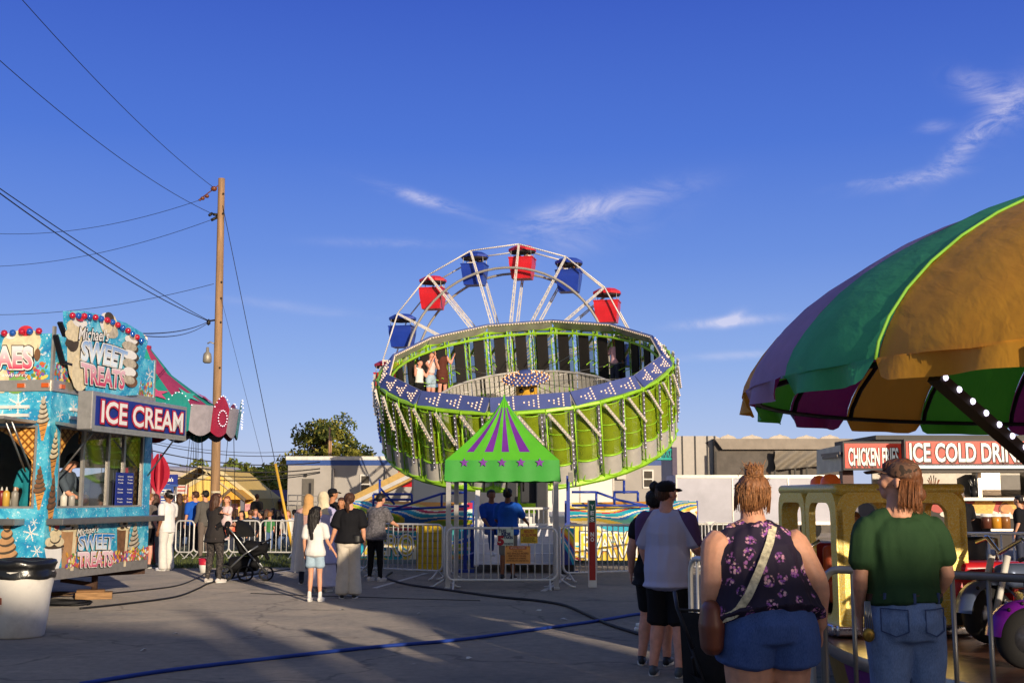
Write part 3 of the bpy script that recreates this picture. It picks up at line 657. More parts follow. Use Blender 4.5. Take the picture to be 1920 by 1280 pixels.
def cable(name, lab, cat, pts, r, mat, n=8, lift=0):
    w = [G(x, y) + V((0, 0, r + lift)) for x, y in pts]; sm = []
    for i in range(len(w) - 1):
        p0, p1, p2, p3 = w[max(0, i - 1)], w[i], w[i + 1], w[min(len(w) - 1, i + 2)]
        for k in range(6):
            u = k / 6; sm.append(.5 * ((2 * p1) + (p2 - p0) * u + (2 * p0 - 5 * p1 + 4 * p2 - p3) * u * u + (3 * p1 - p0 - 3 * p2 + p3) * u ** 3))
    sm.append(w[-1]); mb = MB(); mb.tube(sm, r, n); return tag(mb.build(name, mat), lab, cat)
cable('power_cable', 'black cable running from the wood block toward the stroller', 'cable', [(150, 1142), (210, 1136), (300, 1125), (340, 1117), (372, 1104), (400, 1092), (470, 1078), (560, 1066)], .016, cabm)
cable('power_cable', 'thin black cable curving from the trailer to the woman in camo leggings', 'cable', [(175, 1116), (250, 1109), (330, 1099), (370, 1084), (400, 1070), (480, 1056)], .013, cabm)
cable('power_cable', 'black cable snaking past the gate toward the man in the raglan shirt', 'cable', [(735, 1074), (725, 1084), (760, 1096), (830, 1106), (930, 1120), (1010, 1128), (1060, 1137), (1100, 1154), (1140, 1172), (1215, 1196)], .02, cabm)
cable('water_hose', 'blue hose lying diagonally across the asphalt', 'hose', [(150, 1286), (300, 1262), (480, 1240), (700, 1216), (850, 1203), (1000, 1183), (1120, 1166), (1190, 1154), (1240, 1150)], .020, M('blue_hose', '#1b3888', .5))
cable('cord', 'thin grey cord crossing the asphalt behind the girl in shorts', 'cord', [(470, 1112), (560, 1116), (640, 1118), (760, 1122), (900, 1126)], .006, cabm)
mb = MB()
for i, (x, y) in enumerate(((1200, 1176), (1206, 1182), (1196, 1184))): mb.sph(G(x, y) + V((0, 0, .03)), (.06, .05, .035), 6)
for p_ in mb.v: p_ += V((noise.noise(p_ * 25), 0, noise.noise(p_ * 22 + V((4, 4, 4))))) * .02
tag(mb.build('paper_wad', WHT), 'crumpled white paper wad on the asphalt beside the shoes', 'paper wad', kind='thing')
# ---------------------------------------------------------------- round-up ride (tilted spinning ring of cages)
GREEN = M('ride_green', '#92c62a', .4, .1, .12, 6); DGREEN = M('ride_dark_green', '#3f7a17', .5)
SILV = M('silver_sheet', '#c8c4bb', .38, .35, .12, 5, dirt=.2); PAD = M('black_padding', '#1d1a19', .7); RBLUE = M('ride_blue', '#4a568f', .4, .1, .1, 3)
BULB = M('warm_bulb', '#f4d3b8', .3, emit=.55); BULBW = M('white_bulb', '#e9e6f4', .3, emit=.7); BULBB = M('blue_bulb_small', '#5b63d8', .3, emit=.8)
def meshmat(name, col, al):
    m = bpy.data.materials.new(name); t = NT(m); d = t.n('ShaderNodeBsdfDiffuse'); t.l(t.ramp(t.noise(t.coord('Object'), 5, 4), [(.3, tuple(x * .8 for x in hx(col))), (.7, hx(col))]), d.inputs[0])
    tr_ = t.n('ShaderNodeBsdfTransparent'); mx = t.n('ShaderNodeMixShader')
    w_ = t.n('ShaderNodeTexChecker'); w_.inputs['Scale'].default_value = 46; t.l(t.coord('Object', (1, 1, 1), (.5, .3, .7)), w_.inputs['Vector'])
    mx.inputs[0].default_value = al
    t.l(tr_.outputs[0], mx.inputs[1]); t.l(d.outputs[0], mx.inputs[2]); t.l(mx.outputs[0], t.out.inputs[0]); return m
CAGEMESH = meshmat('cage_mesh', '#98ae26', .6)
RC = P(984, 742, 31.5); RC.z = 5.12
PHI, ROLL = R_(22.5), R_(4.2)
e1 = V((math.cos(ROLL), 0, math.sin(ROLL))); rn = V((0, -math.sin(PHI), math.cos(PHI))); rn = (rn - e1 * rn.dot(e1)).normalized(); e2 = rn.cross(e1)
RF = Matrix((e1, e2, rn)).transposed().to_4x4(); RF = RF @ Matrix.Diagonal((.95, .95, .87, 1)); RF.translation = RC
ride = thing('round_up_ride', 'green tilted spinning ride with ring of standing cages and blue light panels', 'carnival ride', (RC.x, RC.y, 0))
RINV = wm(ride).inverted()
def ringpt(th, r, h): return RF @ V((r * math.cos(th), r * math.sin(th), h))
def place(o, k, step):
    o.matrix_parent_inverse = Matrix(); o.matrix_local = RINV @ RF @ Matrix.Rotation(k * step, 4, 'Z')
def around(name, mb, mats, n, subs=(), step=None, skip=(), bevel=0):
    step = step or 2 * math.pi / n
    o = mb.build(name, mats, ride, local=True, bevel=bevel)
    ss = [s_[1].build(s_[0], s_[2], o, local=True) for s_ in subs]
    place(o, 0, step)
    for k in range(1, n):
        c = copy_tree(o, ride); place(c, k, step)
    return o
RR, CH = 4.1, 2.22
A3 = 2 * math.pi / 36
# rim panels with arrow lights, twelve
def panel(k):
    h = R_(15) - .012; c0 = V((RR * math.cos(h), RR * math.sin(h), 0)); s_ = V((RR * math.cos(h), -RR * math.sin(h), 0))
    mid = (c0 + s_) / 2; u = (c0 - s_).normalized(); out = V((1, 0, 0)); w_ = (s_ - c0).length
    up = V((-.62, 0, .78)).normalized(); n_ = V((.78, 0, .62)).normalized(); o = mid + V((.1, 0, .02))
    pl = Pl(o, u, n_, up); mb = MB(); H_ = .43
    slab(mb, pl, -w_ / 2, w_ / 2, 0, H_, -.05, 0, 0)
    slab(mb, pl, -w_ / 2 - .01, w_ / 2 + .01, -.01, H_ + .01, -.075, -.052, 1)
    bl = MB()
    for g_ in (-1, 0, 1):
        for i in range(4):
            for j in range(4 - i if i else 5):
                n__ = (5, 4, 3, 1)[i]
                if j >= n__: continue
                a = g_ * w_ * .31 - .2 + i * .12; b = H_ / 2 + (j - (n__ - 1) / 2) * .078
                bl.sph(pl.at(-a, b, .012), .027, 6)
    for j in range(22): bl.sph(pl.at(-w_ / 2 + .08 + j * (w_ - .16) / 21, H_ - .01, -.085), .022, 5)
    return mb, bl
mb, bl = panel(0); around('rim_panel', mb, [RBLUE, SILV], 12, [('light_bulbs', bl, BULB)])
# cages, thirty-six
def cage():
    a0, a1 = -A3 / 2, A3 / 2
    def pt(a, r, z): return V((r * math.cos(a), r * math.sin(a), z))
    m = {}
    pad = MB(); pl = Pl(V((RR - .22, 0, 0)), (0, 1, 0), (-1, 0, 0)); slab(pad, pl, -.17, .17, -1.95, -.12, -.05, 0); m['back_pad'] = (pad, PAD)
    # barrel: half cylinder bulging outwards
    W2 = .30; mesh = MB(); bot = MB(); hoop = MB()
    def arc(z, grow=0, n=8):
        return [V((RR - .1 + (.24 + grow) * math.cos(q), (W2 + grow) * math.sin(q), z)) for q in [(-math.pi / 2 + math.pi * i / n) for i in range(n + 1)]]
    def sheet(mb, z0, z1, grow=0):
        p, q = arc(z0, grow), arc(z1, grow); n = len(p)
        mb.add(p + q, [(i, i + 1, n + i + 1, n + i) for i in range(n - 1)], 0, True)
    sheet(mesh, -1.62, -.1); m['mesh_back'] = (mesh, CAGEMESH)
    sheet(bot, -2.2, -1.64, .004); m['kick_plate'] = (bot, SILV)
    for z in (-1.62, -1.16, -.72, -.12): hoop.tube(arc(z, .012), .016 if z > -1.6 else .034, 5)
    hoop.tube(arc(-2.2, .01), .03, 5); m['hoop'] = (hoop, GREEN)
    fr = MB()
    for sgn, a in ((-1, a0), ):
        for dr, da in ((-.06, -.018), (-.06, .018), (.1, 0)):
            fr.tube([pt(a + da, RR + dr, -2.22), pt(a + da, RR + dr, .02)], .02, 5)
        for i in range(9):
            z0_ = -2.15 + i * .24
            fr.tube([pt(a - .018, RR - .06, z0_), pt(a, RR + .1, z0_ + .12)], .0065, 4); fr.tube([pt(a, RR + .1, z0_ + .12), pt(a + .018, RR - .06, z0_ + .24)], .0065, 4)
            fr.tube([pt(a - .018, RR - .06, z0_), pt(a + .018, RR - .06, z0_ + .24)], .006, 4)
    for a in (a0 + .03, a1 - .03): fr.tube([pt(a, RR - .5, -1.1), pt(a, RR - .1, -1.05)], .014, 5)
    fr.bar(pt(a0 + .035, RR + .12, -2.18), pt(a0 + .075, RR + .02, -1.68), .03, .012)
    m['lattice_post'] = (fr, GREEN)
    arm = MB(); p0, p1 = pt(a0 + .01, RR + .22, -.05), pt(a0 + .145, RR + .26, -.92)
    arm.bar(p0, p1, .075, .05, up=(1, 0, 0)); m['light_arm'] = (arm, SILV)
    ab = MB()
    for i in range(10): ab.sph(p0.lerp(p1, (i + .5) / 10) + V((.035, -.0, 0)), .018, 5)
    st = MB()
    st.bar(pt(a0 + .145, RR + .2, -1.75), pt(a0 + .145, RR + .2, -.05), .06, .03, up=(1, 0, 0))
    sb = MB()
    for i in range(13): sb.sph(pt(a0 + .145, RR + .22, -1.7 + i * .13), .017, 5)
    return m, ab, st, sb
m_, ab, st, sb = cage()
for nm, (mb, mt) in m_.items():
    if nm == 'light_arm': around(nm, mb, mt, 36, [('light_bulbs', ab, BULB)])
    else: around(nm, mb, mt, 36)
around('light_strip', st, [M('strip_back', '#6a6570', .5)], 36, [('light_bulbs', sb, BULBW)], A3)
# rim rails
def hoopring(name, r, z, rad, mt, n=36):
    mb = MB(); mb.tube([RF @ V((r * math.cos(a), r * math.sin(a), z)) for a in (2 * math.pi * (i + .5) / n for i in range(n))], rad, 6, closed=True, smooth=False); return mb.build(name, mt, ride)
hoopring('rim_rail', RR + .05, -.03, .055, GREEN); hoopring('base_rail', RR + .05, -2.26, .085, GREEN); hoopring('base_rail', RR - .42, -2.26, .06, GREEN); hoopring('grip_rail', RR - .28, -.1, .035, GREEN)
# deck, inner fence, hub
mb = MB(); mb.lathe([(.4, -2.2), (RR - .1, -2.2), (RR - .1, -2.26), (.4, -2.26)], 36, mat=None)
mb.v = [RF @ p for p in mb.v]; mb.build('deck', SILV, ride)
mb = MB()
for i in range(110):
    a = 2 * math.pi * i / 110; p = V((2.75 * math.cos(a), 2.75 * math.sin(a), 0)); tn = V((-math.sin(a), math.cos(a), 0))
    mb.bar(RF @ (p + V((0, 0, -2.15))), RF @ (p + V((0, 0, -1.12))), .115 if i % 9 else .05, .02, up=RF.to_3x3() @ V((math.cos(a), math.sin(a), 0)))
mb.build('inner_fence', SILV, ride)
hoopring('inner_rail', 2.75, -1.1, .035, SILV, 24)
mb = MB()
for k in range(12):
    a = k * math.pi / 6 + .1; mb.tube([RF @ V((.3 * math.cos(a), .3 * math.sin(a), -.55)), RF @ V(((RR - .3) * math.cos(a), (RR - .3) * math.sin(a), -.85))], .009, 4)
mb.build('spoke_cables', STEEL, ride)
mb = MB(); mb.lathe([(.0, -.5), (.30, -.5), (.31, -.62), (.31, -1.1), (.29, -1.16), (.26, -1.2), (.42, -1.3), (.42, -1.38), (.26, -1.4), (.3, -2.2)], 24); mb.v = [RF @ p for p in mb.v]
YEL = M('centre_yellow', '#dca938', .45, var=.15); hub = mb.build('hub_drum', YEL, ride)
mb = MB()
for s_ in (-1, 1): mb.sph(RF @ V((.15 * s_, -.27, -.72)), (.07, .05, .07), 10)
mb.bar(RF @ V((-.2, -.255, -.95)), RF @ V((.2, -.255, -.93)), .02, .02); mb.build('hub_opening', BLK, hub)
mb = MB(); mb.lathe([(0, -.17), (.16, -.18), (.22, -.3), (.5, -.36), (.66, -.40), (.68, -.46), (.3, -.52), (0, -.5)], 28); mb.v = [RF @ p for p in mb.v]; lc = mb.build('light_crown', RBLUE, ride)
mb = MB()
for r, h, n in ((.2, -.24, 12), (.34, -.31, 18), (.48, -.345, 24), (.6, -.375, 30), (.68, -.43, 32)):
    for k in range(n):
        a = 2 * math.pi * k / n; mb.sph(RF @ V((r * math.cos(a), r * math.sin(a), h)), .026, 5, k % 2)
mb.build('light_bulbs', [BULB, M('amber_bulb', '#d99a45', .3, emit=.4)], lc)
# lifting arm, mast and base trailer
WHP = M('white_paint', '#d8d5cf', .4, var=.08, scale=2, dirt=.2); BLP = M('blue_paint', '#1e3a94', .4, var=.12)
mb = MB(); hc = RF @ V((0, 0, -2.3)); bp = V((RC.x, RC.y + 2.2, 1.0))
mb.bar(bp, hc, .6, .5); mb.lathe([(.0, -2.3), (.7, -2.3), (.9, -2.75), (.5, -2.9), (0, -2.9)], 20, mat=None); mb.build('lifting_arm', GREEN, ride)
mb = MB()
for k in range(12):
    a = k * math.pi / 6; mb.bar(RF @ V((.3 * math.cos(a), .3 * math.sin(a), -2.5)), RF @ V(((RR - .1) * math.cos(a), (RR - .1) * math.sin(a), -2.34)), .08, .12)
mb.build('deck_frame', GREEN, ride)
mb = MB(); mb.box((RC.x, RC.y + .6, .75), (2.6, 9.0, .8)); mb.build('base_trailer', WHP, ride, bevel=.04)
mb = MB()
for x in (-1, 1): mb.box((RC.x + x * .35 , 27.6, 1.55), (.28, .4, 1.5))
mb.box((RC.x + .05, 27.8, 1.9), (.4, .1, .9)); mb.build('control_box', M('machine_dark', '#1d2029', .4, var=.2), ride, bevel=.03)
# outriggers with blue posts each side
for px_, d in ((872, 25.6), (1066, 25.4)):
    mb = MB(); b0_ = P(px_, 1060, d); b0_.z = 0; mb.bar(b0_, b0_ + V((0, 0, 2.05)), .075, .075); mb.bar(b0_ + V((0, 0, .3)), V((RC.x, b0_.y + 2.5, .7)), .1, .1); mb.box(b0_ + V((0, 0, .03)), (.4, .4, .06)); mb.build('outrigger', BLP, ride)
for px_, d in ((878, 25.2), (1070, 25)):
    mb = MB(); q_ = P(px_, 885, d); mb.tube([q_, q_ + V((.05, 0, -.28)), q_ + V((.1, 0, -.3)), q_ + V((.12, 0, -.05))], .02, 6); mb.box(q_ + V((0, 0, -.1)), (.1, .1, .2)); mb.build('floodlight', M('lamp_grey', '#77756f', .4, .5), ride)

# ---------------------------------------------------------------- observation wheel
FD = 68.0; FC = P(954, 699, FD); FR = 7.45
fw = thing('ferris_wheel', 'white sixteen spoke wheel with red and blue tubs behind the tilted ride', 'ferris wheel', (FC.x, FC.y, 0), R_(-13))
fl = lambda x, y, z: V((x, y, z))                # local: x right, y depth, z height
WPT = M('wheel_white', '#cfccc8', .4, .1, .1, 2); GRM = M('wheel_grey', '#a8a49d', .4, .3, .1, 2)
def node(k, y, r=FR): a = R_(6.3 + 22.5 * k); return V((r * math.sin(a), y, FC.z + r * math.cos(a)))
bd = MB()
for side, y in (('front', -.95), ('back', .95)):
    mb = MB(); ir = MB(); sp = MB()
    for k in range(16):
        mb.tube([node(k, y), node(k + 1, y)], .045, 6)
        if y < 0:
            for i in range(26): bd.sph(node(k, y).lerp(node(k + 1, y), i / 26) + V((0, -.05, 0)), .03, 5)
            for i in range(24): bd.sph(node(k, y, .6).lerp(node(k, y), i / 24) + V((.05, -.1, 0)), .024, 4)
    mb.build('rim_frame', WPT, fw, local=True)
    ir.tube([V((6.05 * math.sin(a), y, FC.z + 6.05 * math.cos(a))) for a in (2 * math.pi * i / 64 for i in range(64))], .075, 6, closed=True); ir.build('drive_ring', GRM, fw, local=True)
    o0 = None
    for k in range(16):
        s2 = MB(); a_, b_ = node(k, y * .75, .4), node(k, y)
        n_ = (b_ - a_).normalized().cross(V((0, 1, 0)))
        s2.bar(a_ + n_ * .10, b_ + n_ * .03, .06, .06); s2.bar(a_ - n_ * .10, b_ - n_ * .03, .06, .06)
        for i in range(12):
            p_, q_ = a_.lerp(b_, i / 12), a_.lerp(b_, (i + 1) / 12); w0, w1 = .1 - .07 * i / 12, .1 - .07 * (i + 1) / 12
            s2.bar(p_ + n_ * w0 * (1 if i % 2 else -1), q_ + n_ * w1 * (-1 if i % 2 else 1), .025, .025)
        s2.build('spoke', WPT, fw, local=True)
bd.build('light_bulbs', M('wheel_bulb', '#efe7dc', .4, emit=.25), fw, local=True)
mb = MB(); mb.lathe([(0, -1.1), (.4, -1.1), (.45, -.9), (.45, .9), (.4, 1.1), (0, 1.1)], 20, (0, 0, FC.z), Matrix.Rotation(math.pi / 2, 3, 'X')); mb.build('hub', GRM, fw, local=True)
mb = MB()
for y in (-1.6, 1.6):
    for x in (-3.4, 3.4): mb.bar((0, y * .8, FC.z), (x, y, .6), .3, .3)
mb.build('tower', WPT, fw, local=True)
mb = MB(); mb.box((0, 0, .55), (11, 2.6, .5)); mb.bar((-9.5, -2.0, .9), (-4.6, -2.0, 3.2), .5, .7); mb.build('base_trailer', M('base_yellow', '#c4a260', .5), fw, local=True)
mb = MB(); mb.bar((-9.3, -2.4, .9), (-4.7, -2.4, 3.0), .08, .22); mb.build('stripe_beam', WPT, fw, local=True)
TR, TB = M('tub_red', '#c3202c', .35, var=.15, scale=1.5), M('tub_blue', '#1d3a9c', .35, var=.15, scale=1.5)
def tub(mt):
    t0 = bpy.data.objects.new('wheel_tub', None); COL.objects.link(t0); t0.parent = fw; WM[t0.name] = wm(fw)
    b = MB()
    q = [(-.70, -.56), (.70, -.56), (.70, .56), (-.70, .56)]; q2 = [(-.56, -.42), (.56, -.42), (.56, .42), (-.56, .42)]
    b.add([V((x, y, -.62)) for x, y in q] + [V((x * .98, y * .98, -.98)) for x, y in q] + [V((x, y, -1.86)) for x, y in q2], [(0, 1, 5, 4), (1, 2, 6, 5), (2, 3, 7, 6), (3, 0, 4, 7), (4, 5, 9, 8), (5, 6, 10, 9), (6, 7, 11, 10), (7, 4, 8, 11), (8, 9, 10, 11)])
    b.box((0, -.57, -.63), (1.44, .05, .06)); b.box((0, .57, -.63), (1.44, .05, .06)); b.box((-.715, 0, -.63), (.05, 1.1, .06)); b.box((.715, 0, -.63), (.05, 1.1, .06)); b.box((0, 0, -1.0), (1.2, .7, .1))
    b.build('bucket', mt, t0, local=True, fixn=False)
    c = MB(); o8 = [(r * math.cos(a), r * math.sin(a) * .8) for r, a in ((.84, math.pi / 8 + i * math.pi / 4) for i in range(8))]
    c.add([V((x, y, -.2)) for x, y in o8] + [V((x, y, -.06)) for x, y in o8] + [V((x * .6, y * .6, .12)) for x, y in o8], [(i, (i + 1) % 8, 8 + (i + 1) % 8, 8 + i) for i in range(8)] + [(8 + i, 8 + (i + 1) % 8, 16 + (i + 1) % 8, 16 + i) for i in range(8)] + [tuple(range(16, 24))])
    c.build('canopy', mt, t0, local=True)
    u = MB(); u.add([V((x * .97, y * .97, -.19)) for x, y in o8] + [V((x * .9, y * .9, -.3)) for x, y in o8], [(i, (i + 1) % 8, 8 + (i + 1) % 8, 8 + i) for i in range(8)] + [tuple(range(8, 16))]); u.build('canopy_lining', M('tub_lining', '#2b2226', .7), t0, local=True)
    s_ = MB()
    for x in (-.62, .62):
        for y in (-.4, .4): s_.tube([(x, y, -.65), (x * .95, y, -.2)], .022, 5)
    s_.build('hanger', GRM, t0, local=True); return t0
tubs = [tub(TR), tub(TB)]
for k in range(16):
    t_ = tubs[k % 2] if k < 2 else copy_tree(tubs[k % 2], fw)
    t_.location = node(k, 0) + V((0, 0, -.05))

# ---------------------------------------------------------------- swing ride behind the ice cream trailer
SD = 34.0; sc0 = P(262, 780, SD); swr = thing('swing_ride', 'chair swing ride with magenta and teal striped cone canopy behind the trailer', 'carnival ride', (sc0.x, SD, 0))
sz = lambda y: CAMH + (HZ - y) / FPX * SD
SR = (448 - 262) / FPX * SD
MAG, TEAL, SGREY = M('canvas_magenta', '#9a3358', .7, var=.12), M('canvas_teal', '#1c8f7c', .7, var=.12), M('canvas_grey', '#98929a', .6)
mb = MB(); zt, ze = sz(655), sz(790)
prof = [(.25, zt), (SR * .3, zt - (zt - ze) * .36), (SR * .62, zt - (zt - ze) * .68), (SR * .97, ze)]
for k in range(12): mb.lathe(prof, 3, mi=k % 2, a0=k * math.pi / 6 + .25, a1=(k + 1) * math.pi / 6 + .25, smooth=False)
mb.build('canopy', [MAG, TEAL], swr, local=True)
STM = [M('star_teal', '#3fb09c', .7), M('star_magenta', '#c04d72', .7)]
for k in range(12):
    mb = MB(); a = (k + .5) * math.pi / 6 + .25; r, zz = SR * .66, (zt - (zt - ze) * .70)
    rad = V((math.cos(a), math.sin(a), 0)); tn = V((-math.sin(a), math.cos(a), 0)); sl_ = (rad * (SR * .35) + V((0, 0, -(zt - ze) * .32))).normalized(); nn = tn.cross(sl_); nn = nn if nn.z > 0 else -nn
    p0 = rad * (r * math.cos(math.pi / 12) + .02) + V((0, 0, zz)) + nn * .05; mb.poly([p0 + tn * x * .42 - sl_ * y * .42 for x, y in star2(5, 1, .42)], 0); mb.build('star_print', STM[k % 2], swr, local=True)
rbm = [M('board_teal', '#12807a', .4), SGREY, M('board_red', '#9c2440', .4), SGREY]
for k in range(24):
    a0, a1 = k * math.pi / 12, (k + 1) * math.pi / 12; am = (a0 + a1) / 2; mb = MB(); n = 6; lo, hi = [], []
    for i in range(n + 1):
        a = a0 + (a1 - a0) * i / n; f = math.sin(math.pi * i / n); up = .35 * f if k % 2 == 0 else .05
        hi.append(V((SR * math.cos(a), SR * math.sin(a), ze + .28 + up))); lo.append(V((SR * .97 * math.cos(a), SR * .97 * math.sin(a), ze - .38 - .14 * f)))
    mb.add(hi + lo, [(i, i + 1, n + 2 + i, n + 1 + i) for i in range(n)]); rb = mb.build('rounding_board', rbm[k % 4], swr, local=True)
    if k % 2 == 0:
        mb = MB(); c = V((SR * 1.01 * math.cos(am), SR * 1.01 * math.sin(am), ze + .0)); tn = V((-math.sin(am), math.cos(am), 0))
        for i in range(16): q = 2 * math.pi * i / 16; mb.sph(c + tn * .2 * math.cos(q) + V((0, 0, .22 * math.sin(q))), .02, 5)
        for i in range(9): f = i / 8; mb.sph(c + tn * (f - .5) * .75 + V((0, 0, .3 + .33 * math.sin(math.pi * f))), .02, 5)
        mb.build('light_bulbs', BULBW, rb, local=True)
mb = MB(); mb.lathe([(SR * .97, ze - .3), (SR * .6, ze + .1), (.3, ze + .25)], 36); mb.build('canopy_lining', M('lining_dark', '#12302e', .8), swr, local=True)
mb = MB(); mb.lathe([(.42, 0), (.42, ze - 1), (.3, ze), (.25, zt + .1), (0, zt + .15)], 16); mb.build('centre_column', M('column_red', '#b03042', .4), swr, local=True)
mb = MB(); mb.sph((0, 0, zt + .3), .14, 10); mb.build('finial', BULB, swr, local=True)
for k in range(7):
    a = k * math.pi / 3.5 + .25; mb = MB(); c = V((SR * .9 * math.cos(a), SR * .9 * math.sin(a), 0)); tn = V((-math.sin(a), math.cos(a), 0)) * .2; rd_ = V((math.cos(a), math.sin(a), 0)) * .2; sw = MB()
    for s_ in (-1, 1):
        for q in (-1, 1): sw.tube([c + tn * s_ * .6 + rd_ * q * .4 + V((0, 0, ze - .35)), c + tn * s_ + rd_ * q + V((0, 0, .95))], .008, 4)
    ch = sw.build('chains', DKMETAL, swr, local=True)
    mb.box(c + V((0, 0, .55)), (.42, .42, .06)); mb.box(c - rd_ + V((0, 0, .75)), (.4, .06, .4), Matrix.Rotation(a + math.pi / 2, 3, 'Z')); mb.build('seat', M('swing_seat', '#3a3432', .6), ch, local=True)
# red spinner post beside the trailer
sp0 = P(293, 1000, 29); rp = thing('ride_post', 'red striped ride post with bulging lantern beside the ice cream trailer', 'post', (sp0.x, 29, 0))
mb = MB(); mb.tube([(0, 0, 0), (0, 0, 2.55)], .07, 8); mb.build('post', M('post_red', '#b5414b', .4), rp, local=True)
for k in range(8):
    mb = MB(); a = k * math.pi / 4; n = 8; pts = []
    for i in range(n + 1): f = i / n; pts.append(V((.06 + .22 * math.sin(math.pi * f), 0, 1.7 + .95 * f)))
    R3 = Matrix.Rotation(a, 3, 'Z'); mb.add([R3 @ p for p in pts] + [R3 @ V((.02, 0, p.z)) for p in pts], [(i, i + 1, n + 2 + i, n + 1 + i) for i in range(n)]); mb.build('fin', M('fin_red', '#a81f38', .4), rp, local=True)
mb = MB(); mb.box((-.1, 0, 1.66), (1.0, .06, .06)); mb.build('bracket', ALU, rp, local=True)
# ---------------------------------------------------------------- utility pole and wires
UD = 40.0; ub = P(402, 1000, UD); WOOD = M('pole_wood', '#98795a', .85, var=.35, scale=3.5, stretch=(3, 3, .25), bump=.4, bscale=20, dirt=.35)
upz = CAMH + (HZ - 335) / FPX * UD + .35
pole = thing('utility_pole', 'tall weathered wooden utility pole with wires behind the ice cream trailer', 'utility pole', (ub.x, UD, 0))
top = P(415.5, 335, UD); tilt = top.x - ub.x
mb = MB(); n = 14; pts = [V((tilt * i / n, 0, top.z * i / n)) for i in range(n + 1)]; mb.tube(pts, [.165 - .05 * i / n for i in range(n + 1)], 14); mb.build('shaft', WOOD, pole, local=True)
for zz in (1.55, 1.72): mb = MB(); mb.lathe([(.168, zz), (.17, zz), (.17, zz + .07), (.168, zz + .07)], 14); mb.build('reflector_band', M('band_pale', '#d8cfb4', .4), pole, local=True)
def atp(y): return P(403 + 12.5 * (930 - y) / 595, y, UD)
mb = MB(); L_ = P(389, 662, UD - .1); mb.tube([P(404, 645, UD), P(394, 641, UD), P(389, 644, UD)], .025, 6); mb.lathe([(0, .22), (.05, .2), (.055, .05), (.13, -.02), (.15, -.14), (.15, -.3), (.1, -.34), (0, -.35)], 14, L_); mb.build('yard_light', M('lamp_tin', '#9a9487', .5, .4), pole)
ins = M('insulator_brown', '#6e3d26', .3)
mb = MB()
for (x, y, r) in ((401, 354, .12), (388, 368, .085), (380, 372, .085), (375, 375, .05)): mb.sph(P(x, y, UD - .05), (r, r, r * .8), 8)
mb.tube([P(412, 346, UD), P(401, 354, UD), P(372, 375.5, UD)], .02, 5); mb.build('insulator', ins, pole)
mb = MB()
for a, b in (((396, 413), (408, 407)), ((400, 402), (409, 403)), ((392, 404), (398, 400))): mb.tube([P(*a, UD - .1), P(*b, UD)], .05, 6)
for y in (365, 402, 530, 605, 690, 560): mb.sph(atp(y) + V((.1, -.12, 0)), .04, 6)
mb.tube([P(389, 602, UD - .2), P(403, 600, UD)], .03, 6); mb.sph(P(391, 604, UD - .2), (.08, .08, .12), 6); mb.build('line_clamp', DKMETAL, pole)
WIRE = M('wire_black', '#1c1b20', .6)
def wire(lab, p, q, sag, r=.0095, name='overhead_wire', grp=None):
    mb = MB(); mb.tube([p.lerp(q, i / 20) - V((0, 0, sag * 4 * (i / 20) * (1 - i / 20))) for i in range(21)], r, 5); return tag(mb.build(name, WIRE), lab, 'wire', grp)
wire('topmost overhead wire rising steeply left from the utility pole top', P(401, 352, UD), P(-30, -82, 22.0), .3)
wire('second overhead wire rising to the left from below the pole top', P(396, 400, UD), P(-60, 60, 22.5), .35)
wire('overhead wire leaving the brown insulators gently down to the left', P(372, 376, UD), P(-60, 434, 46), .5)
wire('overhead wire sloping gently left from the middle clamp of the pole', P(394, 413, UD), P(-60, 500, 47), .45)
wire('lone overhead wire leaving the pole halfway up toward the left', P(401, 532, UD), P(-60, 589, 45), .35)
wire('thick black cable climbing left from the lower pole clamp', P(391, 602, UD - .2), P(-60, 318, 22.0), .25, .014)
wire('thin cable running beside the thick black cable to the left', P(391, 601, UD - .2), P(-60, 312, 22.2), .12, .012)
wire('service cable running from the pole to the ice cream sign', P(390, 603, UD - .2), P(250, 625, 19.5), .12, .012)
wire('second service cable from the pole to the top of the trailer', P(390, 605, UD - .2), P(248, 627, 19.5), .2, .01)
for i, (y0, y1, r) in enumerate(((822, 848, .02), (835, 866, .03), (852, 878, .035), (866, 884, .03), (880, 886, .03), (818, 840, .014))):
    wire(('highest thin', 'second', 'thick middle', 'fourth', 'lowest dark', 'faint top')[i] + ' distant wire strung across behind the pole at left', P(250, y0, 62), P(600, y1, 66), .5, r, grp=None)
gy0, gy1 = atp(372), P(549, 1032, 36.5); gy1.z = 0
wire('long guy wire slanting from the pole top down to the grass', gy0, gy1, 0, .012, 'guy_wire')
wire('thin lower guy wire slanting from the middle of the pole', atp(545), gy1 + V((-.3, .3, 0)), 0, .006, 'guy_wire')
gg = thing('guy_guard', 'yellow plastic guard tube leaning on the guy wire', 'guy guard', gy1); gdir = (gy0 - gy1)
ta = (P(512, 868, 36.5).z) / gdir.z
mb = MB(); mb.tube([gy1 + gdir * .004, gy1 + gdir * ta * .5, gy1 + gdir * ta], .045, 10); mb.build('tube', M('guard_yellow', '#d9ab3c', .5, var=.2, scale=2), gg)
mb = MB(); mb.tube([gy1 + V((0, 0, -.02)), gy1 + gdir * .01], .03, 6); mb.build('anchor', STEEL, gg)

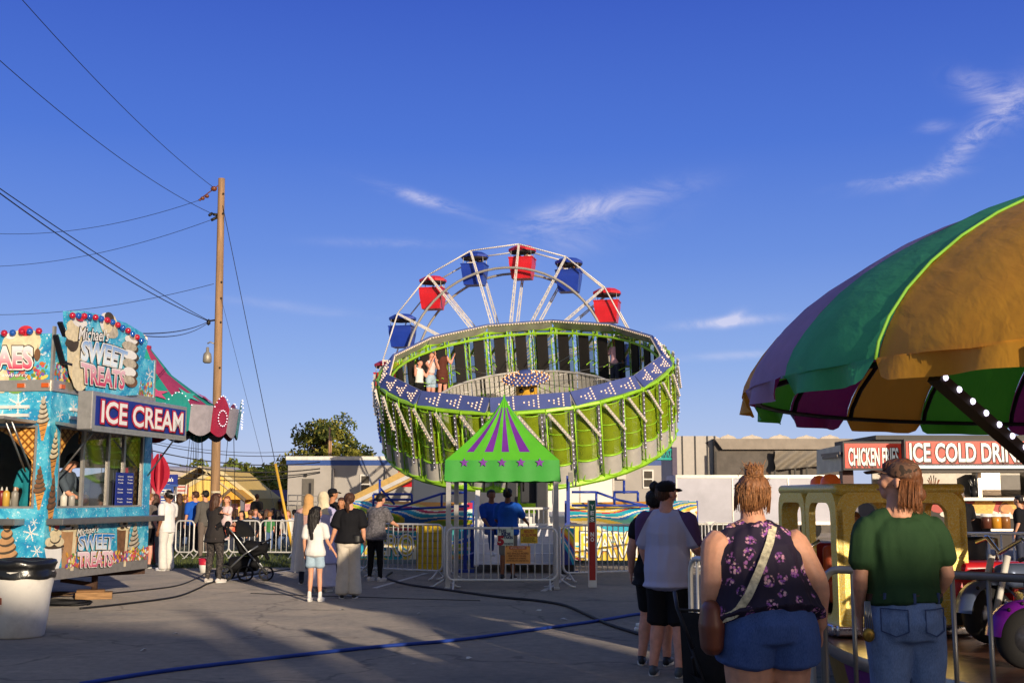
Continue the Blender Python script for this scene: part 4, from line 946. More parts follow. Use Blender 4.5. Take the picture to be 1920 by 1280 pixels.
# ---------------------------------------------------------------- trees
LEAFD = lambda nm, c: M(nm, c, .75, var=.55, scale=.9, spec=.2)
LV = [LEAFD('leaf_olive', '#747228'), LEAFD('leaf_dark', '#4a5526'), LEAFD('leaf_light', '#969042'), LEAFD('leaf_green', '#5f6c2c')]
BARK = M('bark', '#4a3a2c', .9, var=.3)
def tree(name, lab, base, h, rx, rz, nclump, nleaf, ls, mats, seed, grp=None, trunk=.3):
    r = random.Random(seed); t = thing(name, lab, 'tree', base, 0, grp); cz = h - rz
    mb = MB(); mb.tube([V((0, 0, -.1)), V((.1, 0, cz * .5)), V((0, .1, cz)), V((.05, 0, h - rz * .4))], [trunk, trunk * .8, trunk * .55, trunk * .15], 8)
    cl = []
    for i in range(nclump):
        while True:
            p = V((r.uniform(-1, 1), r.uniform(-1, 1), r.uniform(-1, 1)))
            if .25 < p.length < 1: break
        if p.z < -.2: p.z *= .6
        wd = 1 - .28 * max(0, p.z); cl.append(V((p.x * rx * wd, p.y * rx * wd, cz + p.z * rz)))
    for c in cl[::2]: mb.tube([V((0, 0, cz * r.uniform(.55, 1))), c * .5 + V((0, 0, cz * .5)), c], [trunk * .3, trunk * .18, .03], 5)
    mb.build('trunk', BARK, t, local=True)
    mb = MB()
    for c in cl:
        cr = rx * r.uniform(.20, .36); k = r.randrange(2)
        for j in range(nleaf):
            d = V((r.gauss(0, 1), r.gauss(0, 1), r.gauss(0, 1))).normalized() * cr * r.random() ** .4; d.z *= .8
            p = c + d; a = V((r.gauss(0, 1), r.gauss(0, 1), r.gauss(0, 1))).normalized(); b = a.orthogonal().normalized(); s_ = ls * r.uniform(.6, 1.3)
            mb.add([p + a * s_, p + b * s_ * .55, p - a * s_, p - b * s_ * .55], [(0, 1, 2, 3)], (k if r.random() < .8 else 2))
    mb.build('crown', mats, t, local=True); return t
tree('leafy_tree', 'large round olive green tree rising behind the grey building', V((P(618, 900, 92).x, 92, 0)), 7.4, 3.5, 3.0, 70, 190, .17, [LV[0], LV[1], LV[2]], 4, None, .4)
tr2 = random.Random(11)
for i, (x, y, d, w_) in enumerate(((292, 868, 130, 3.2), (325, 876, 135, 3), (362, 866, 128, 3.2), (392, 873, 132, 3), (452, 875, 118, 3.4), (478, 868, 112, 3.6), (432, 868, 125, 3.2), (505, 884, 110, 3), (525, 878, 120, 3.2), (545, 886, 116, 3), (465, 892, 105, 2.6), (498, 898, 103, 2.4), (415, 884, 140, 3.2), (528, 900, 104, 2.6))):
    hh_ = CAMH + (HZ - y) / FPX * d
    lab = ('leftmost dark tree in the far row behind the grey shed', 'low rounded tree in the far row left of the wires', 'far tree behind the grey shed roof left of the pole', 'far tree just left of the utility pole', 'dark far tree just right of the pole', 'tall pointed green tree right of the pole', 'far tree partly hidden by the utility pole', 'small bushy tree above the maroon roof', 'far tree beside the yellow guy guard top', 'far tree touching the left edge of the grey building', 'low front bush below the pointed tree', 'low light bush above the maroon roof', 'faint far tree behind the pole', 'low bush beside the grey building corner')[i]
    tree('far_tree', lab, V((P(x, 930, d).x, d, 0)), hh_, w_, min(w_ * .8, hh_ * .48), 22, 80, .3, [LV[1 + i % 3], LV[3], LV[0]], 20 + i, None, .25)
hill = MB(); n = 30
hp = []
for i in range(n + 1):
    x = -140 + 150 * i / n; hp.append((x, 3.2 + 1.6 * noise.noise(V((x * .05, 3, 0))) + 2.4 * max(0, 1 - abs(x + 40) / 50)))
hill.add([V((x, 190, 0)) for x, z_ in hp] + [V((x, 230, z_ + 2.6)) for x, z_ in hp] + [V((x, 300, 0)) for x, z_ in hp], [(i, i + 1, n + 2 + i, n + 1 + i) for i in range(n)] + [(n + 1 + i, n + 2 + i, 2 * n + 3 + i, 2 * n + 2 + i) for i in range(n)], 0, True)
HM = M('hill_green', '#4b5430', .9, var=.5, scale=.25, bump=1, bscale=1.2); tag(hill.build('hill', HM), kind='structure')

# ---------------------------------------------------------------- buildings at the back
def front(d): return Pl((0, d, 0), (1, 0, 0), (0, -1, 0))
def bx_px(mb, x0, x1, y0, y1, d, dep, mi=0, zmin=None, push=0):
    a, b = P(x0, y1, d), P(x1, y0, d); z0 = a.z if zmin is None else zmin
    mb.box(((a.x + b.x) / 2, d + dep / 2 - push, (z0 + b.z) / 2), (abs(b.x - a.x), dep, b.z - z0), None, mi)
GB = thing('grey_building', 'long low grey block building with blue roof band and white window', 'building', (P(900, 900, 78).x, 78, 0))
GWALL = M('grey_wall', '#a39e98', .85, var=.07, scale=1.2, bump=.15, bscale=30, dirt=.08); TRIMW = M('white_trim2', '#d8d4cc', .6); TRIMB = M('blue_trim', '#27498c', .5)
mb = MB(); bx_px(mb, 538, 1264, 872, 960, 78, 9, zmin=0); mb.build('wall', GWALL, GB)
mb = MB(); bx_px(mb, 537, 1265, 862, 872, 78, 9.04, push=.02); mb.build('roof_band', TRIMB, GB)
mb = MB(); bx_px(mb, 536, 1266, 855, 862, 78, 9.1, push=.05); mb.build('roof', TRIMW, GB)
mb = MB(); bx_px(mb, 565.5, 589, 897, 956, 78, .1, push=.06); dr = mb.build('door', M('door_grey', '#5e5a54', .6), GB)
mb = MB(); bx_px(mb, 579, 584, 905, 925, 78, .02, push=.09); mb.build('pane', BLK, dr)
for (x0, x1, y0, y1) in ((675, 695, 889, 925), (1205, 1225, 880, 915)):
    mb = MB(); bx_px(mb, x0, x1, y0, y1, 78, .12, push=.08); wn = mb.build('window', TRIMW, GB)
    mb = MB(); bx_px(mb, x0 + 2.5, x1 - 2.5, y0 + 3, (y0 + y1) / 2 - 1, 78, .02, push=.1); bx_px(mb, x0 + 2.5, x1 - 2.5, (y0 + y1) / 2 + 1.5, y1 - 3, 78, .02, push=.1); mb.build('pane', M('pane_dark', '#4a4640', .15), wn)
for x in (624, 722): 
    mb = MB(); bx_px(mb, x, x + 3.5, 878, 960, 78, .35, zmin=0, push=.33); mb.build('pilaster', M('pilaster_grey', '#6e6a6a', .8), GB)
mb = MB(); bx_px(mb, 1156, 1172, 883, 898, 78, .4, push=.4); mb.build('air_conditioner', M('ac_white', '#c9c5bc', .5), GB)
mb = MB(); bx_px(mb, 571, 576, 888, 893, 78, .2, push=.2); mb.build('wall_lamp', DKMETAL, GB)
mb = MB(); q_ = P(617, 856, 80); mb.tube([q_, V((q_.x, 80, P(617, 800, 80).z))], .06, 6); mb.tube([q_ + V((.12, 0, 0)), V((q_.x + .12, 80, P(617, 818, 80).z))], .05, 6); mb.build('vent_pipe', M('pipe_rust', '#b08a6a', .6), GB)
rl = thing('porch_railing', 'grey pipe railing and ramp in front of the grey building door', 'railing', (P(570, 950, 75).x, 75, 0))
mb = MB()
for y in (928, 939): mb.tube([P(540, y, 75), P(575, y, 75), P(640, y + 6, 75)], .035, 6)
for x in (541, 558, 574, 596, 618, 638):
    p_ = P(x, 928 + max(0, x - 575) * .09, 75); mb.tube([V((p_.x, 75, .5)), p_], .035, 6)
mb.build('rail', M('rail_grey', '#8d8a86', .5, .4), rl)
mb = MB(); bx_px(mb, 539, 645, 948, 975, 75.1, 3, zmin=0); mb.build('ramp', M('concrete', '#8f8a82', .9), rl)
# yellow shop with gables
YB = thing('yellow_shop', 'yellow shop with wide gable and small porch gable behind the utility pole', 'building', (P(407, 930, 86).x, 86, 0))
YW = M('yellow_siding', '#e2c06a', .8, var=.05, scale=2); OR = M('orange_siding', '#d9a23f', .8, var=.08)
f86 = front(86)
mb = MB(); mb.prism([P(x, y, 86) for x, y in ((338, 918), (404, 881), (411, 881), (477, 934))] + [V((P(477, 934, 86).x, 86, 0)), V((P(338, 934, 86).x, 86, 0))], (0, 10, 0)); mb.build('wall', YW, YB, fixn=True)
mb = MB()
for i in range(26):
    x = 342 + i * 5.2; yt = 881 + (abs(x - 407) - 3) * (.58 if x < 407 else .78); p_, q_ = P(x, yt + 3, 85.97), P(x, 931, 85.97); mb.bar(p_, q_, .04, .03, up=(0, 1, 0))
mb.build('siding_batten', YW, YB)
mb = MB(); bx_px(mb, 338, 477, 930, 942, 86, .3, push=.06); mb.build('fascia', OR, YB)
mb = MB()
for a, b in (((335, 920), (407, 879)), ((407, 879), (480, 937))): mb.bar(P(*a, 85.9) , P(*b, 85.9), .3, .1, up=(0, 1, 0)); mb.bar(P(*a, 91) + V((0, 0, .08)), P(*b, 91) + V((0, 0, .08)), 10.3, .1, up=(0, 0, 1))
mb.build('roof', M('roof_tan', '#c9b98f', .8), YB)
mb = MB(); d_ = 82.5; mb.prism([P(x, y, d_) for x, y in ((411, 936), (434, 917), (458, 936))], (0, 3.4, 0)); mb.build('porch_gable', OR, YB, fixn=True)
mb = MB()
for a, b in (((409, 937), (434, 916)), ((434, 916), (460, 937))): mb.bar(P(*a, d_ - .1), P(*b, d_ - .1), .2, .12, up=(0, 1, 0))
mb.build('porch_trim', M('trim_brown', '#6b5a44', .8), YB)
for x in (413, 430, 455): mb = MB(); mb.bar(V((P(x, 936, 82.7).x, 82.7, 0)), P(x, 936, 82.7), .25, .25); mb.build('porch_post', M('post_grey', '#6f6e78', .7), YB)
for x0, x1 in ((434, 446), (459, 470)): mb = MB(); bx_px(mb, x0, x1, 944, 958, 85.9, .1); mb.build('window', M('display_pink', '#c78f94', .4, var=.4, scale=4), YB)
GS = thing('grey_shed', 'long pale grey metal shed behind the yellow shop', 'building', (P(320, 930, 96).x, 96, 0))
mb = MB(); bx_px(mb, 235, 398, 882, 960, 96, 12, zmin=0); mb.build('wall', M('shed_grey', '#b7aaa0', .8, var=.05, scale=1, stretch=(4, 1, .2)), GS)
mb = MB(); mb.prism([P(233, 882, 95.8), P(400, 882, 95.8), P(392, 877, 97), P(240, 874, 97)], (0, 10, .3)); mb.build('roof', M('shed_roof', '#b9b3b0', .6), GS, fixn=True)
for x in (312, 353): mb = MB(); bx_px(mb, x, x + 6, 889, 893, 95.6, .4); mb.build('wall_lamp', DKMETAL, GS)
MR = thing('brick_store', 'low brown brick store with maroon roof left of the grey building', 'building', (P(505, 930, 95).x, 95, 0))
mb = MB(); bx_px(mb, 470, 545, 938, 965, 95, 8, zmin=0); mb.build('wall', M('brown_brick', '#8a6444', .85, var=.25, scale=9), MR)
mb = MB(); mb.prism([P(466, 939, 94.5), P(546, 939, 94.5), P(546, 918, 99), P(484, 918, 99)], (0, .1, -.15)); mb.build('roof', M('maroon_roof', '#5b4450', .7), MR, fixn=True)
WR = thing('white_shed', 'small pale shed with white roof behind the maroon roof', 'building', (P(475, 930, 110).x, 110, 0))
mb = MB(); bx_px(mb, 455, 498, 920, 955, 110, 6, zmin=0); mb.build('wall', M('shed_pale', '#b5b0a8', .8), WR)
mb = MB(); bx_px(mb, 452, 500, 914, 920, 110, 6.4, push=.2); mb.build('roof', TRIMW, WR)
bs = thing('shop_sign', 'tall blue shop sign with white lettering left of the yellow shop', 'sign', (P(314, 930, 60).x, 60, 0))
mb = MB(); bx_px(mb, 295.5, 332.5, 889, 907, 60, .15); mb.build('panel', NAVY, bs)
mb = MB(); bx_px(mb, 300, 325, 912, 946, 60, .15); bx_px(mb, 296, 333, 907.5, 911.5, 60, .15); mb.build('panel', M('sign_blue2', '#31549c', .5), bs)
mb = MB(); bx_px(mb, 295, 300, 912, 950, 60, .12); mb.build('panel', M('sign_yellow', '#dfae35', .5), bs)
f60 = front(60); a = [f60.px(x, y) for x, y in ((298, 902), (325, 895))]
mb = MB(); mb.text("McCade's", f60.at, (a[0][0], a[0][1], a[1][0], a[1][1]), 0, .03, .02)
for y in (917, 922, 927, 934, 939): bx_px(mb, 302, 320, y, y + 2, 60, .02, push=.02)
mb.build('lettering', WHT, bs)
for x in (299, 330): mb = MB(); mb.tube([V((P(x, 940, 60.1).x, 60.1, 0)), P(x, 890, 60.1)], .06, 6); mb.build('post', STEEL, bs)
ls_ = thing('lot_sign', 'yellow LOT sign with red and white panel above it', 'sign', (P(341, 930, 61).x, 61, 0))
mb = MB(); bx_px(mb, 331, 351, 926, 945, 61, .1); mb.build('panel', M('lot_yellow', '#e3b23a', .5), ls_)
mb = MB(); bx_px(mb, 331, 352, 909, 925.5, 61, .1); mb.build('panel', M('lot_white', '#cfc6bf', .5), ls_)
mb = MB()
for y in (911, 918): bx_px(mb, 333, 348, y, y + 2.5, 61, .02, push=.02)
bx_px(mb, 350, 353, 908, 945, 61, .12, push=.01); mb.build('stripe', M('lot_red', '#b4453b', .5), ls_)
f61 = front(61); a = [f61.px(x, y) for x, y in ((335, 938), (347, 931))]; mb = MB(); mb.text('LOT', f61.at, (*a[0], *a[1]), 0, .03, .02); mb.build('lettering', BLK, ls_)
mb = MB(); mb.tube([V((P(341, 930, 61.2).x, 61.2, 0)), P(341, 910, 61.2)], .08, 6); mb.build('post', STEEL, ls_)
# white box trailers behind the rides
def boxtrailer(lab, x0, x1, y0, y1, d, dep, mat, zlow=.55, n=6):
    t_ = thing('box_trailer', lab, 'trailer', (P((x0 + x1) / 2, 930, d).x, d, 0)); mb = MB(); bx_px(mb, x0, x1, y0, y1, d, dep, zmin=zlow); mb.build('body', mat, t_)
    mb = MB(); a, b = P(x0, y0, d), P(x1, y0, d)
    for i in range(n + 1):
        x = a.x + (b.x - a.x) * i / n; mb.box((x, d - .012, (zlow + a.z) / 2), (.05, .03, a.z - zlow))
    mb.box(((a.x + b.x) / 2, d - .015, a.z - .06), (b.x - a.x, .04, .12)); mb.box(((a.x + b.x) / 2, d - .015, zlow + .06), (b.x - a.x, .04, .12)); mb.build('side_rail', ALU, t_)
    for f in (.15, .25, .8):
        mb = MB(); mb.lathe([(0, -.12), (.36, -.12), (.4, -.05), (.4, .05), (.36, .12), (0, .12)], 18, (a.x + (b.x - a.x) * f, d + .2, .4), Matrix.Rotation(math.pi / 2, 3, 'X')); mb.build('wheel', M('tyre_rubber', '#1b1b1c', .85), t_)
    return t_
TW = M('trailer_white', '#e3dfd8', .45, var=.04, scale=1.5, dirt=.08)
boxtrailer('long white box trailer standing right behind the tilted ride', 774, 1150, 868, 1000, 41, 2.5, TW)
boxtrailer('white box trailer behind the golden toy car, under the dark tarp', 1268, 1582, 890, 990, 45, 2.6, M('trailer_shaded_white', '#b4b3bd', .5, var=.22, scale=.5, dirt=.15), n=3)  # cast shade on the white body is painted in as greyer, blotchy tone
# grey tarped stall
tp_ = thing('tarped_stall', 'dark grey tarped stall with scalloped top standing above the white trailer', 'stall', (P(1420, 930, 54).x, 54, 0))
TP = M('tarp_grey', '#5c5650', .75, var=.2, scale=3, bump=.5, bscale=8); PGY = M('panel_grey', '#b2aca4', .7, var=.06)
mb = MB(); bx_px(mb, 1262, 1342, 817, 960, 54, 4, zmin=0); mb.build('side_wall', PGY, tp_)
for x in (1279, 1303, 1326, 1340): mb = MB(); bx_px(mb, x, x + 1.2, 817, 890, 54, .05, push=.03); mb.build('seam', BLK, tp_)
mb = MB(); bx_px(mb, 1342, 1590, 826, 960, 53.6, 4, zmin=0)
mb.build('tarp_wall', TP, tp_)
mb = MB(); mb.prism([P(x, y, 53.3) for x, y in ((1340, 822), (1600, 822), (1600, 842), (1355, 842))], (0, 4.2, .1)); mb.build('tarp_roof', M('tarp_light', '#8d8377', .7, var=.15, scale=2, bump=.6, bscale=5), tp_, fixn=True)
mb = MB(); nx, ny = 30, 10; gr = []
for j in range(ny + 1):
    for i in range(nx + 1):
        u, v_ = i / nx, j / ny; x = 1450 + 100 * u - 0 * v_; y = 845 + 36 * v_ * (1 - .25 * u); p_ = P(x, y, 53.4); p_.y -= .25 * math.sin((u * 6 + v_ * 3) * 3.1) * (.3 + v_) * .5 + .3; gr.append(p_)
mb.add(gr, [(j * (nx + 1) + i, j * (nx + 1) + i + 1, (j + 1) * (nx + 1) + i + 1, (j + 1) * (nx + 1) + i) for j in range(ny) for i in range(nx)], 0, True); mb.build('draped_tarp', M('tarp_drape', '#7c7468', .7, var=.1), tp_)
for (x, w_, h) in ((1342, 22, 7), (1365, 34, 12), (1410, 44, 11), (1462, 44, 12), (1512, 44, 10), (1556, 40, 11)):
    mb = MB(); pts = [P(x - w_ / 2 + w_ * i / 8, 823 - h * .62 * math.sin(math.pi * i / 8) ** .6 - (2 if i == 4 else 0), 54.3) for i in range(9)]; mb.prism(pts, (0, .1, 0)); mb.build('scallop_crest', M('crest_white', '#b5aca0', .6), tp_, fixn=True)
for x in (1342, 1452, 1490, 1512): mb = MB(); bx_px(mb, x, x + 1.6, 846, 890, 53.2, .1); mb.build('pole', DKMETAL, tp_)
tt = thing('teal_truss', 'teal lattice truss showing beside the lower right of the tilted ride', 'truss', (P(1240, 930, 50).x, 50, 0))
mb = MB()
for (y0, y1) in ((838, 856), (846, 874)): mb.tube([P(1200, y0 + 14, 50), P(1262, y1 - 18 + 4, 50)], .06, 6)
for i in range(9):
    x = 1202 + i * 7; mb.tube([P(x, 853 - i * 1.5, 50), P(x + 5, 861 + i * .2, 50)], .03, 5); mb.tube([P(x + 5, 861 + i * .2, 50), P(x + 7, 851.5 - i * 1.5, 50)], .03, 5)
mb.build('lattice', M('teal_metal', '#2f9a90', .5), tt)
mb = MB(); mb.bar(V((P(1264, 840, 50).x, 50, 0)), P(1264, 838, 50), .2, .2); mb.build('post', M('post_violet', '#50465c', .6), tt)

# ---------------------------------------------------------------- banners, steps and panels round the tilted ride
def swirlmat(name, seed):
    m = bpy.data.materials.new(name); t = NT(m); vec = t.coord('Object', (1, .3, 1))
    mp_ = t.n('ShaderNodeMapping'); mp_.inputs['Location'].default_value = (seed, 0, seed * .3); t.l(vec, mp_.inputs[0])
    w_ = t.n('ShaderNodeTexWave'); w_.wave_type = 'RINGS'; w_.rings_direction = 'Y'; w_.inputs['Scale'].default_value = .3; w_.inputs['Distortion'].default_value = 5.5; w_.inputs['Detail'].default_value = 1.5; w_.inputs['Detail Scale'].default_value = .4; t.l(mp_.outputs[0], w_.inputs['Vector'])
    c = t.ramp(w_.outputs['Fac'], [(0, hx('#1c2f7c')), (.1, hx('#17a0bd')), (.22, hx('#e9e2c8')), (.28, hx('#2c6fc0')), (.42, hx('#c22f4a')), (.5, hx('#e58f2e')), (.6, hx('#e6c32f')), (.75, hx('#7fb52d')), (.82, hx('#e9e2c8')), (.88, hx('#19a3b8')), (1, hx('#e8b92d'))], 'CONSTANT')
    t.l(c, t.b.inputs['Base Color']); t.b.inputs['Roughness'].default_value = .35; return m
SW1, SW2, YPRINT = swirlmat('swirl_print', 2.1), swirlmat('swirl_print_warm', 5.3), M('yellow_print', '#d9b62e', .45, var=.25, scale=2)
SWC = [M('swirl_' + nm_, c_, .35, var=.1) for nm_, c_ in (('navy', '#22357f'), ('turquoise', '#1f9fbd'), ('blue', '#2f6fc2'), ('red', '#c4334c'), ('orange', '#e0932f'), ('yellow', '#e3c445'), ('lime', '#9ab833'), ('teal', '#3fa7a8'), ('purple', '#5a3f8f'), ('cream', '#ece3c6'))]
def banner(lab, d, x0, x1, yt, ymid, yb, sag, mats, word=None, wx=None, flip=1):
    t_ = thing('ride_banner', lab, 'banner', (P((x0 + x1) / 2, 960, d).x, d, 0)); f_ = front(d); mb = MB(); n = 24
    tp, bt = [], []
    for i in range(n + 1):
        u = i / n; x = x0 + (x1 - x0) * u; tp.append(P(x, yt + 4 * (u if flip > 0 else 1 - u), d)); bt.append(P(x, ymid - sag * (1 - (2 * u - 1) ** 2) * 0 + sag * ((2 * u - 1) ** 2) * -1, d))
    bul = [-.2 * math.sin(math.pi * i / n) for i in range(n + 1)]
    def bands(mb, nu, nv, fn, ph):
        g_ = [[fn(i / nu, j / nv) for i in range(nu + 1)] for j in range(nv + 1)]; k0 = len(mb.v); mb.v += [p for r in g_ for p in r]
        for j in range(nv):
            for i in range(nu):
                u, v_ = (i + .5) / nu, (j + .5) / nv; u2 = u if flip > 0 else 1 - u
                val = v_ * .62 + .95 * (u2 - .62 - .12 * math.sin(v_ * 3)) ** 2 * (1.1 + .5 * math.sin(4 * u2 + ph)) + .05 * math.sin(13 * u2 + 5 * v_ + ph) + .07 * math.sin(6 * v_ - 4 * u2)
                seq = (4, 5, 9, 3, 3, 9, 7, 1, 1, 9, 2, 2, 5, 6, 6, 5, 9, 5, 1, 7, 5, 4) if flip > 0 else (4, 5, 5, 9, 5, 3, 7, 1, 1, 9, 2, 7, 5, 5, 9, 8, 1, 5, 4, 9)
                q = k0 + j * (nu + 1) + i; mb.f.append([q, q + 1, q + nu + 2, q + nu + 1]); mb.mi.append(seq[int(val * 22 + ph) % len(seq)]); mb.sm.append(True)
    def upf(u, v_):
        i = min(n - 1, int(u * n)); f = u * n - i; a_, b_ = tp[i].lerp(tp[i + 1], f), bt[i].lerp(bt[i + 1], f); return a_.lerp(b_, v_) + V((0, (-.18 - .2 * math.sin(math.pi * u)) * math.sin(math.pi * v_), 0))
    mb = MB(); bands(mb, 110, 34, upf, 0); mb.build('upper_panel', SWC, t_)
    mb = MB(); bands(mb, 110, 34, lambda u, v_: P(x0 + (x1 - x0) * u, ymid + 1 + (yb - ymid - 1) * v_, d + .1), 5.0 if flip > 0 else 9.0)
    if flip < 0: mb.mi = [{0: 5, 8: 9, 2: 5, 3: 4, 6: 9}.get(i, i) if k % 3 else i for k, i in enumerate(mb.mi)] if False else [{8: 9, 2: 5, 6: 5, 7: 9}.get(i, i) for i in mb.mi]
    lp = mb.build('lower_panel', SWC, t_)
    if word:
        mb = MB(); pa = [f_.px(wx[0], yb - 8), f_.px(wx[1], ymid + 14)]
        for i, of in enumerate((.075, .05, -.005)): mb.text(word, f_.at, (*pa[0], *pa[1]), i, of, -.09 + .006 * i + .0)
        mb.build('lettering', [BLK, WHT, M('letter_yellow', '#e7c93a', .4)], lp)
    for x in (x0, x1): mb = MB(); mb.bar(V((P(x, 990, d + .1).x, d + .1, 0)), P(x, yt, d + .1), .08, .08); mb.build('post', BLP, t_)
    return t_
banner('swirling multicolour ride banner left of the steps, yellow letters below', 27.2, 640, 886, 938, 988, 1048, 6, [SW1, SW1], 'ZERO G', (680, 812))
banner('swirling pale yellow ride banner right of the steps', 27.0, 1062, 1305, 938, 985, 1050, 6, [SW2, M('faded_yellow_print', '#e3c668', .45, var=.35, scale=1.5)], 'RAVITY', (1090, 1260), -1)
def bluerail(lab, pts):
    t_ = thing('blue_rail', lab, 'railing', (pts[0][0][0], pts[0][0][1], 0)); mb = MB()
    for p_, q_ in pts: mb.tube([p_, q_], .028, 6)
    mb.build('rail', BLP, t_)
q = lambda x, y: P(x, y, 26.4)
bluerail('dark blue pipe rails above the left swirl banner', [(q(700, 926), q(772, 926)), (q(700, 926), q(700, 950)), (q(772, 926), q(772, 945)), (q(712, 898), q(712, 942)), (q(713, 915), q(740, 945)), (q(735, 955), q(828, 925)), (q(828, 925), q(870, 923)), (q(735, 955), q(880, 948)), (q(700, 936), q(772, 936)), (q(828, 925), q(828, 950))])
bluerail('dark blue pipe rails above the right swirl banner', [(q(1072, 922), q(1118, 922)), (q(1118, 922), q(1160, 937)), (q(1118, 922), q(1118, 945)), (q(1160, 937), q(1215, 948)), (q(1072, 947), q(1215, 947)), (q(1150, 922), q(1196, 922)), (q(1152, 922), q(1152, 945)), (q(1196, 922), q(1196, 940)), (q(1170, 900), q(1170, 925))])
st_ = thing('entry_steps', 'white metal entry steps with white handrails under the tilted ride', 'steps', (P(965, 1000, 26).x, 26, 0))
WST = M('step_white', '#c9cad0', .45, var=.08, scale=4, dirt=.15)
mb = MB()
for i, (yb, yt) in enumerate(((1067, 1055), (1054, 1037), (1036, 1019), (1018, 985))): bx_px(mb, 889, 1046, yt, yb, 25.2 + .32 * i, 3.2 - .32 * i, zmin=.18)
mb.build('tread', WST, st_)
mb = MB()
for x in (893, 1042):
    mb.bar(P(x, 1060, 25.1), P(x + (3 if x < 950 else -3), 920, 26.2), .1, .06); mb.bar(P(x, 990, 25.2), P(x, 935, 26.2), .05, .05)
for y in (953, 983): mb.tube([P(900, y, 26.4), P(1040, y, 26.4)], .03, 6)
for i in range(16): x = 902 + i * 9; mb.tube([P(x, 953, 26.4), P(x, 983, 26.4)], .016, 5)
mb.build('handrail', WHP, st_)
ym = thing('yellow_mat_panel', 'ribbed bright yellow plastic panel behind the left barrier', 'panel', (P(805, 1040, 24.6).x, 24.6, 0))
mb = MB()
for i in range(6): bx_px(mb, 781, 829, 986 + i * 14, 986 + i * 14 + 13, 24.6 - .03 * (i % 2), .06)
mb.build('rib', M('mat_yellow', '#c9a80f', .5, var=.1), ym)
mb = MB(); bx_px(mb, 780, 830, 985, 1071, 24.68, .05); mb.build('backing', M('mat_yellow_dark', '#9a7d08', .6), ym)
rc = thing('red_case', 'red and striped kiosk case between steps and right barrier', 'case', (P(1062, 1040, 24.4).x, 24.4, 0))
mb = MB(); bx_px(mb, 1050, 1076, 990, 1060, 24.8, .4, zmin=.2); mb.build('body', SW1, rc)
mb = MB(); bx_px(mb, 1052, 1078, 1058, 1075, 24.9, .5, zmin=0); mb.build('base', BLK, rc)

# ---------------------------------------------------------------- gate tent
td = 21.9; tc_ = P(945, 990, td); tent = thing('gate_tent', 'bright green peaked canopy with purple stripes and stars over the ride gate', 'canopy tent', (tc_.x, td, 0))
TG, TP_ = M('tent_green', '#58b323', .6, var=.06, scale=3, bump=.25, bscale=9), M('tent_purple', '#6f2a92', .6, var=.1)
W = 106.5 / FPX * 20.9; zE = CAMH + (HZ - 863) / FPX * 20.9; zB = CAMH + (HZ - 896) / FPX * 20.9; zP = CAMH + (HZ - 741) / FPX * td
TENTR = R_(-1.5)
def tpt(side, u, v_):
    w_ = W * max(.012, (1 - v_) ** 1.38); z_ = zE + (zP - zE) * v_; b = .03 * math.sin(u * 23 + v_ * 7) * v_ * (1 - v_) * 2
    p_ = V(((2 * u - 1) * w_, -w_ - b - .05 * W * math.sin(math.pi * u) * (1 - v_) * v_, z_)); return Matrix.Rotation(side * math.pi / 2 + TENTR, 3, 'Z') @ p_
us = [0, .07, .12, .195, .25, .31, .40, .445, .49, .57, .62, .68, .79, .86, .93, 1]; vs_ = [0, .05, .12, .2, .3, .4, .5, .6, .7, .8, .88, .95, 1]
mb = MB()
for sd in range(4):
    for i in range(len(us) - 1):
        for j in range(len(vs_) - 1):
            um = (us[i] + us[i + 1]) / 2; vm = (vs_[j] + vs_[j + 1]) / 2
            pur = any(a < um < b for a, b in ((.12, .195), (.31, .40), (.49, .57), (.68, .79))) and .12 < vm < .82
            mb.add([tpt(sd, us[i], vs_[j]), tpt(sd, us[i + 1], vs_[j]), tpt(sd, us[i + 1], vs_[j + 1]), tpt(sd, us[i], vs_[j + 1])], [(0, 1, 2, 3)], 1 if pur else 0, True)
mb.build('canopy', [TG, TP_], tent, local=True)
for sd in range(4):
    Rz = Matrix.Rotation(sd * math.pi / 2 + TENTR, 3, 'Z'); mb = MB(); n = 40; hi, lo = [], []
    for i in range(n + 1):
        u = i / n; y = -W - .012 * math.sin(u * 30); hi.append(Rz @ V(((2 * u - 1) * W, -W, zE))); lo.append(Rz @ V(((2 * u - 1) * W * 1.01, y - .02, zB - .05 - .018 * abs(math.sin(u * 20)))))
    mb.add(hi + lo, [(i, i + 1, n + 2 + i, n + 1 + i) for i in range(n)], 0, True); va = mb.build('valance', M('tent_green_shaded', '#349430', .6, var=.06, bump=.2, bscale=9), tent, local=True)  # shade on the hanging edge is put into this darker green
    for k in range(5):
        mb = MB(); cx = (-.66 + .33 * k) * W; cz = zE - .045; mb.poly([Rz @ V((cx + x * .085, -W - .035, cz + y_ * .085)) for x, y_ in star2(5, 1, .42)], 0); mb.build('star_print', TP_, va, local=True)
SIL = M('post_silver', '#b9b8b6', .3, .5)
for sx in (-1, 1):
    for sy in (-1, 1):
        Rz = Matrix.Rotation(TENTR, 3, 'Z'); b_ = Rz @ V((sx * (W - .06), sy * (W - .06), 0)); mb = MB(); mb.box(b_ + V((0, 0, zE / 2)), (.085, .085, zE)); pp = mb.build('post', SIL, tent, local=True)
        mb = MB(); mb.bar(b_ + V((-sx * .0, -.26 * 1, .02)), b_ + V((0, .26, .02)), .1, .03); mb.build('foot_plate', SIL, pp, local=True)
mb = MB()
for z_ in (zE - .12,):
    for sd in range(4):
        Rz = Matrix.Rotation(sd * math.pi / 2 + TENTR, 3, 'Z'); mb.tube([Rz @ V((-W + .06, -W + .08, z_)), Rz @ V((W - .06, -W + .08, z_))], .03, 6)
mb.build('frame_rail', SIL, tent, local=True)
mb = MB(); mb.sph((0, 0, zE - .1), (.3, .3, .14), 10)
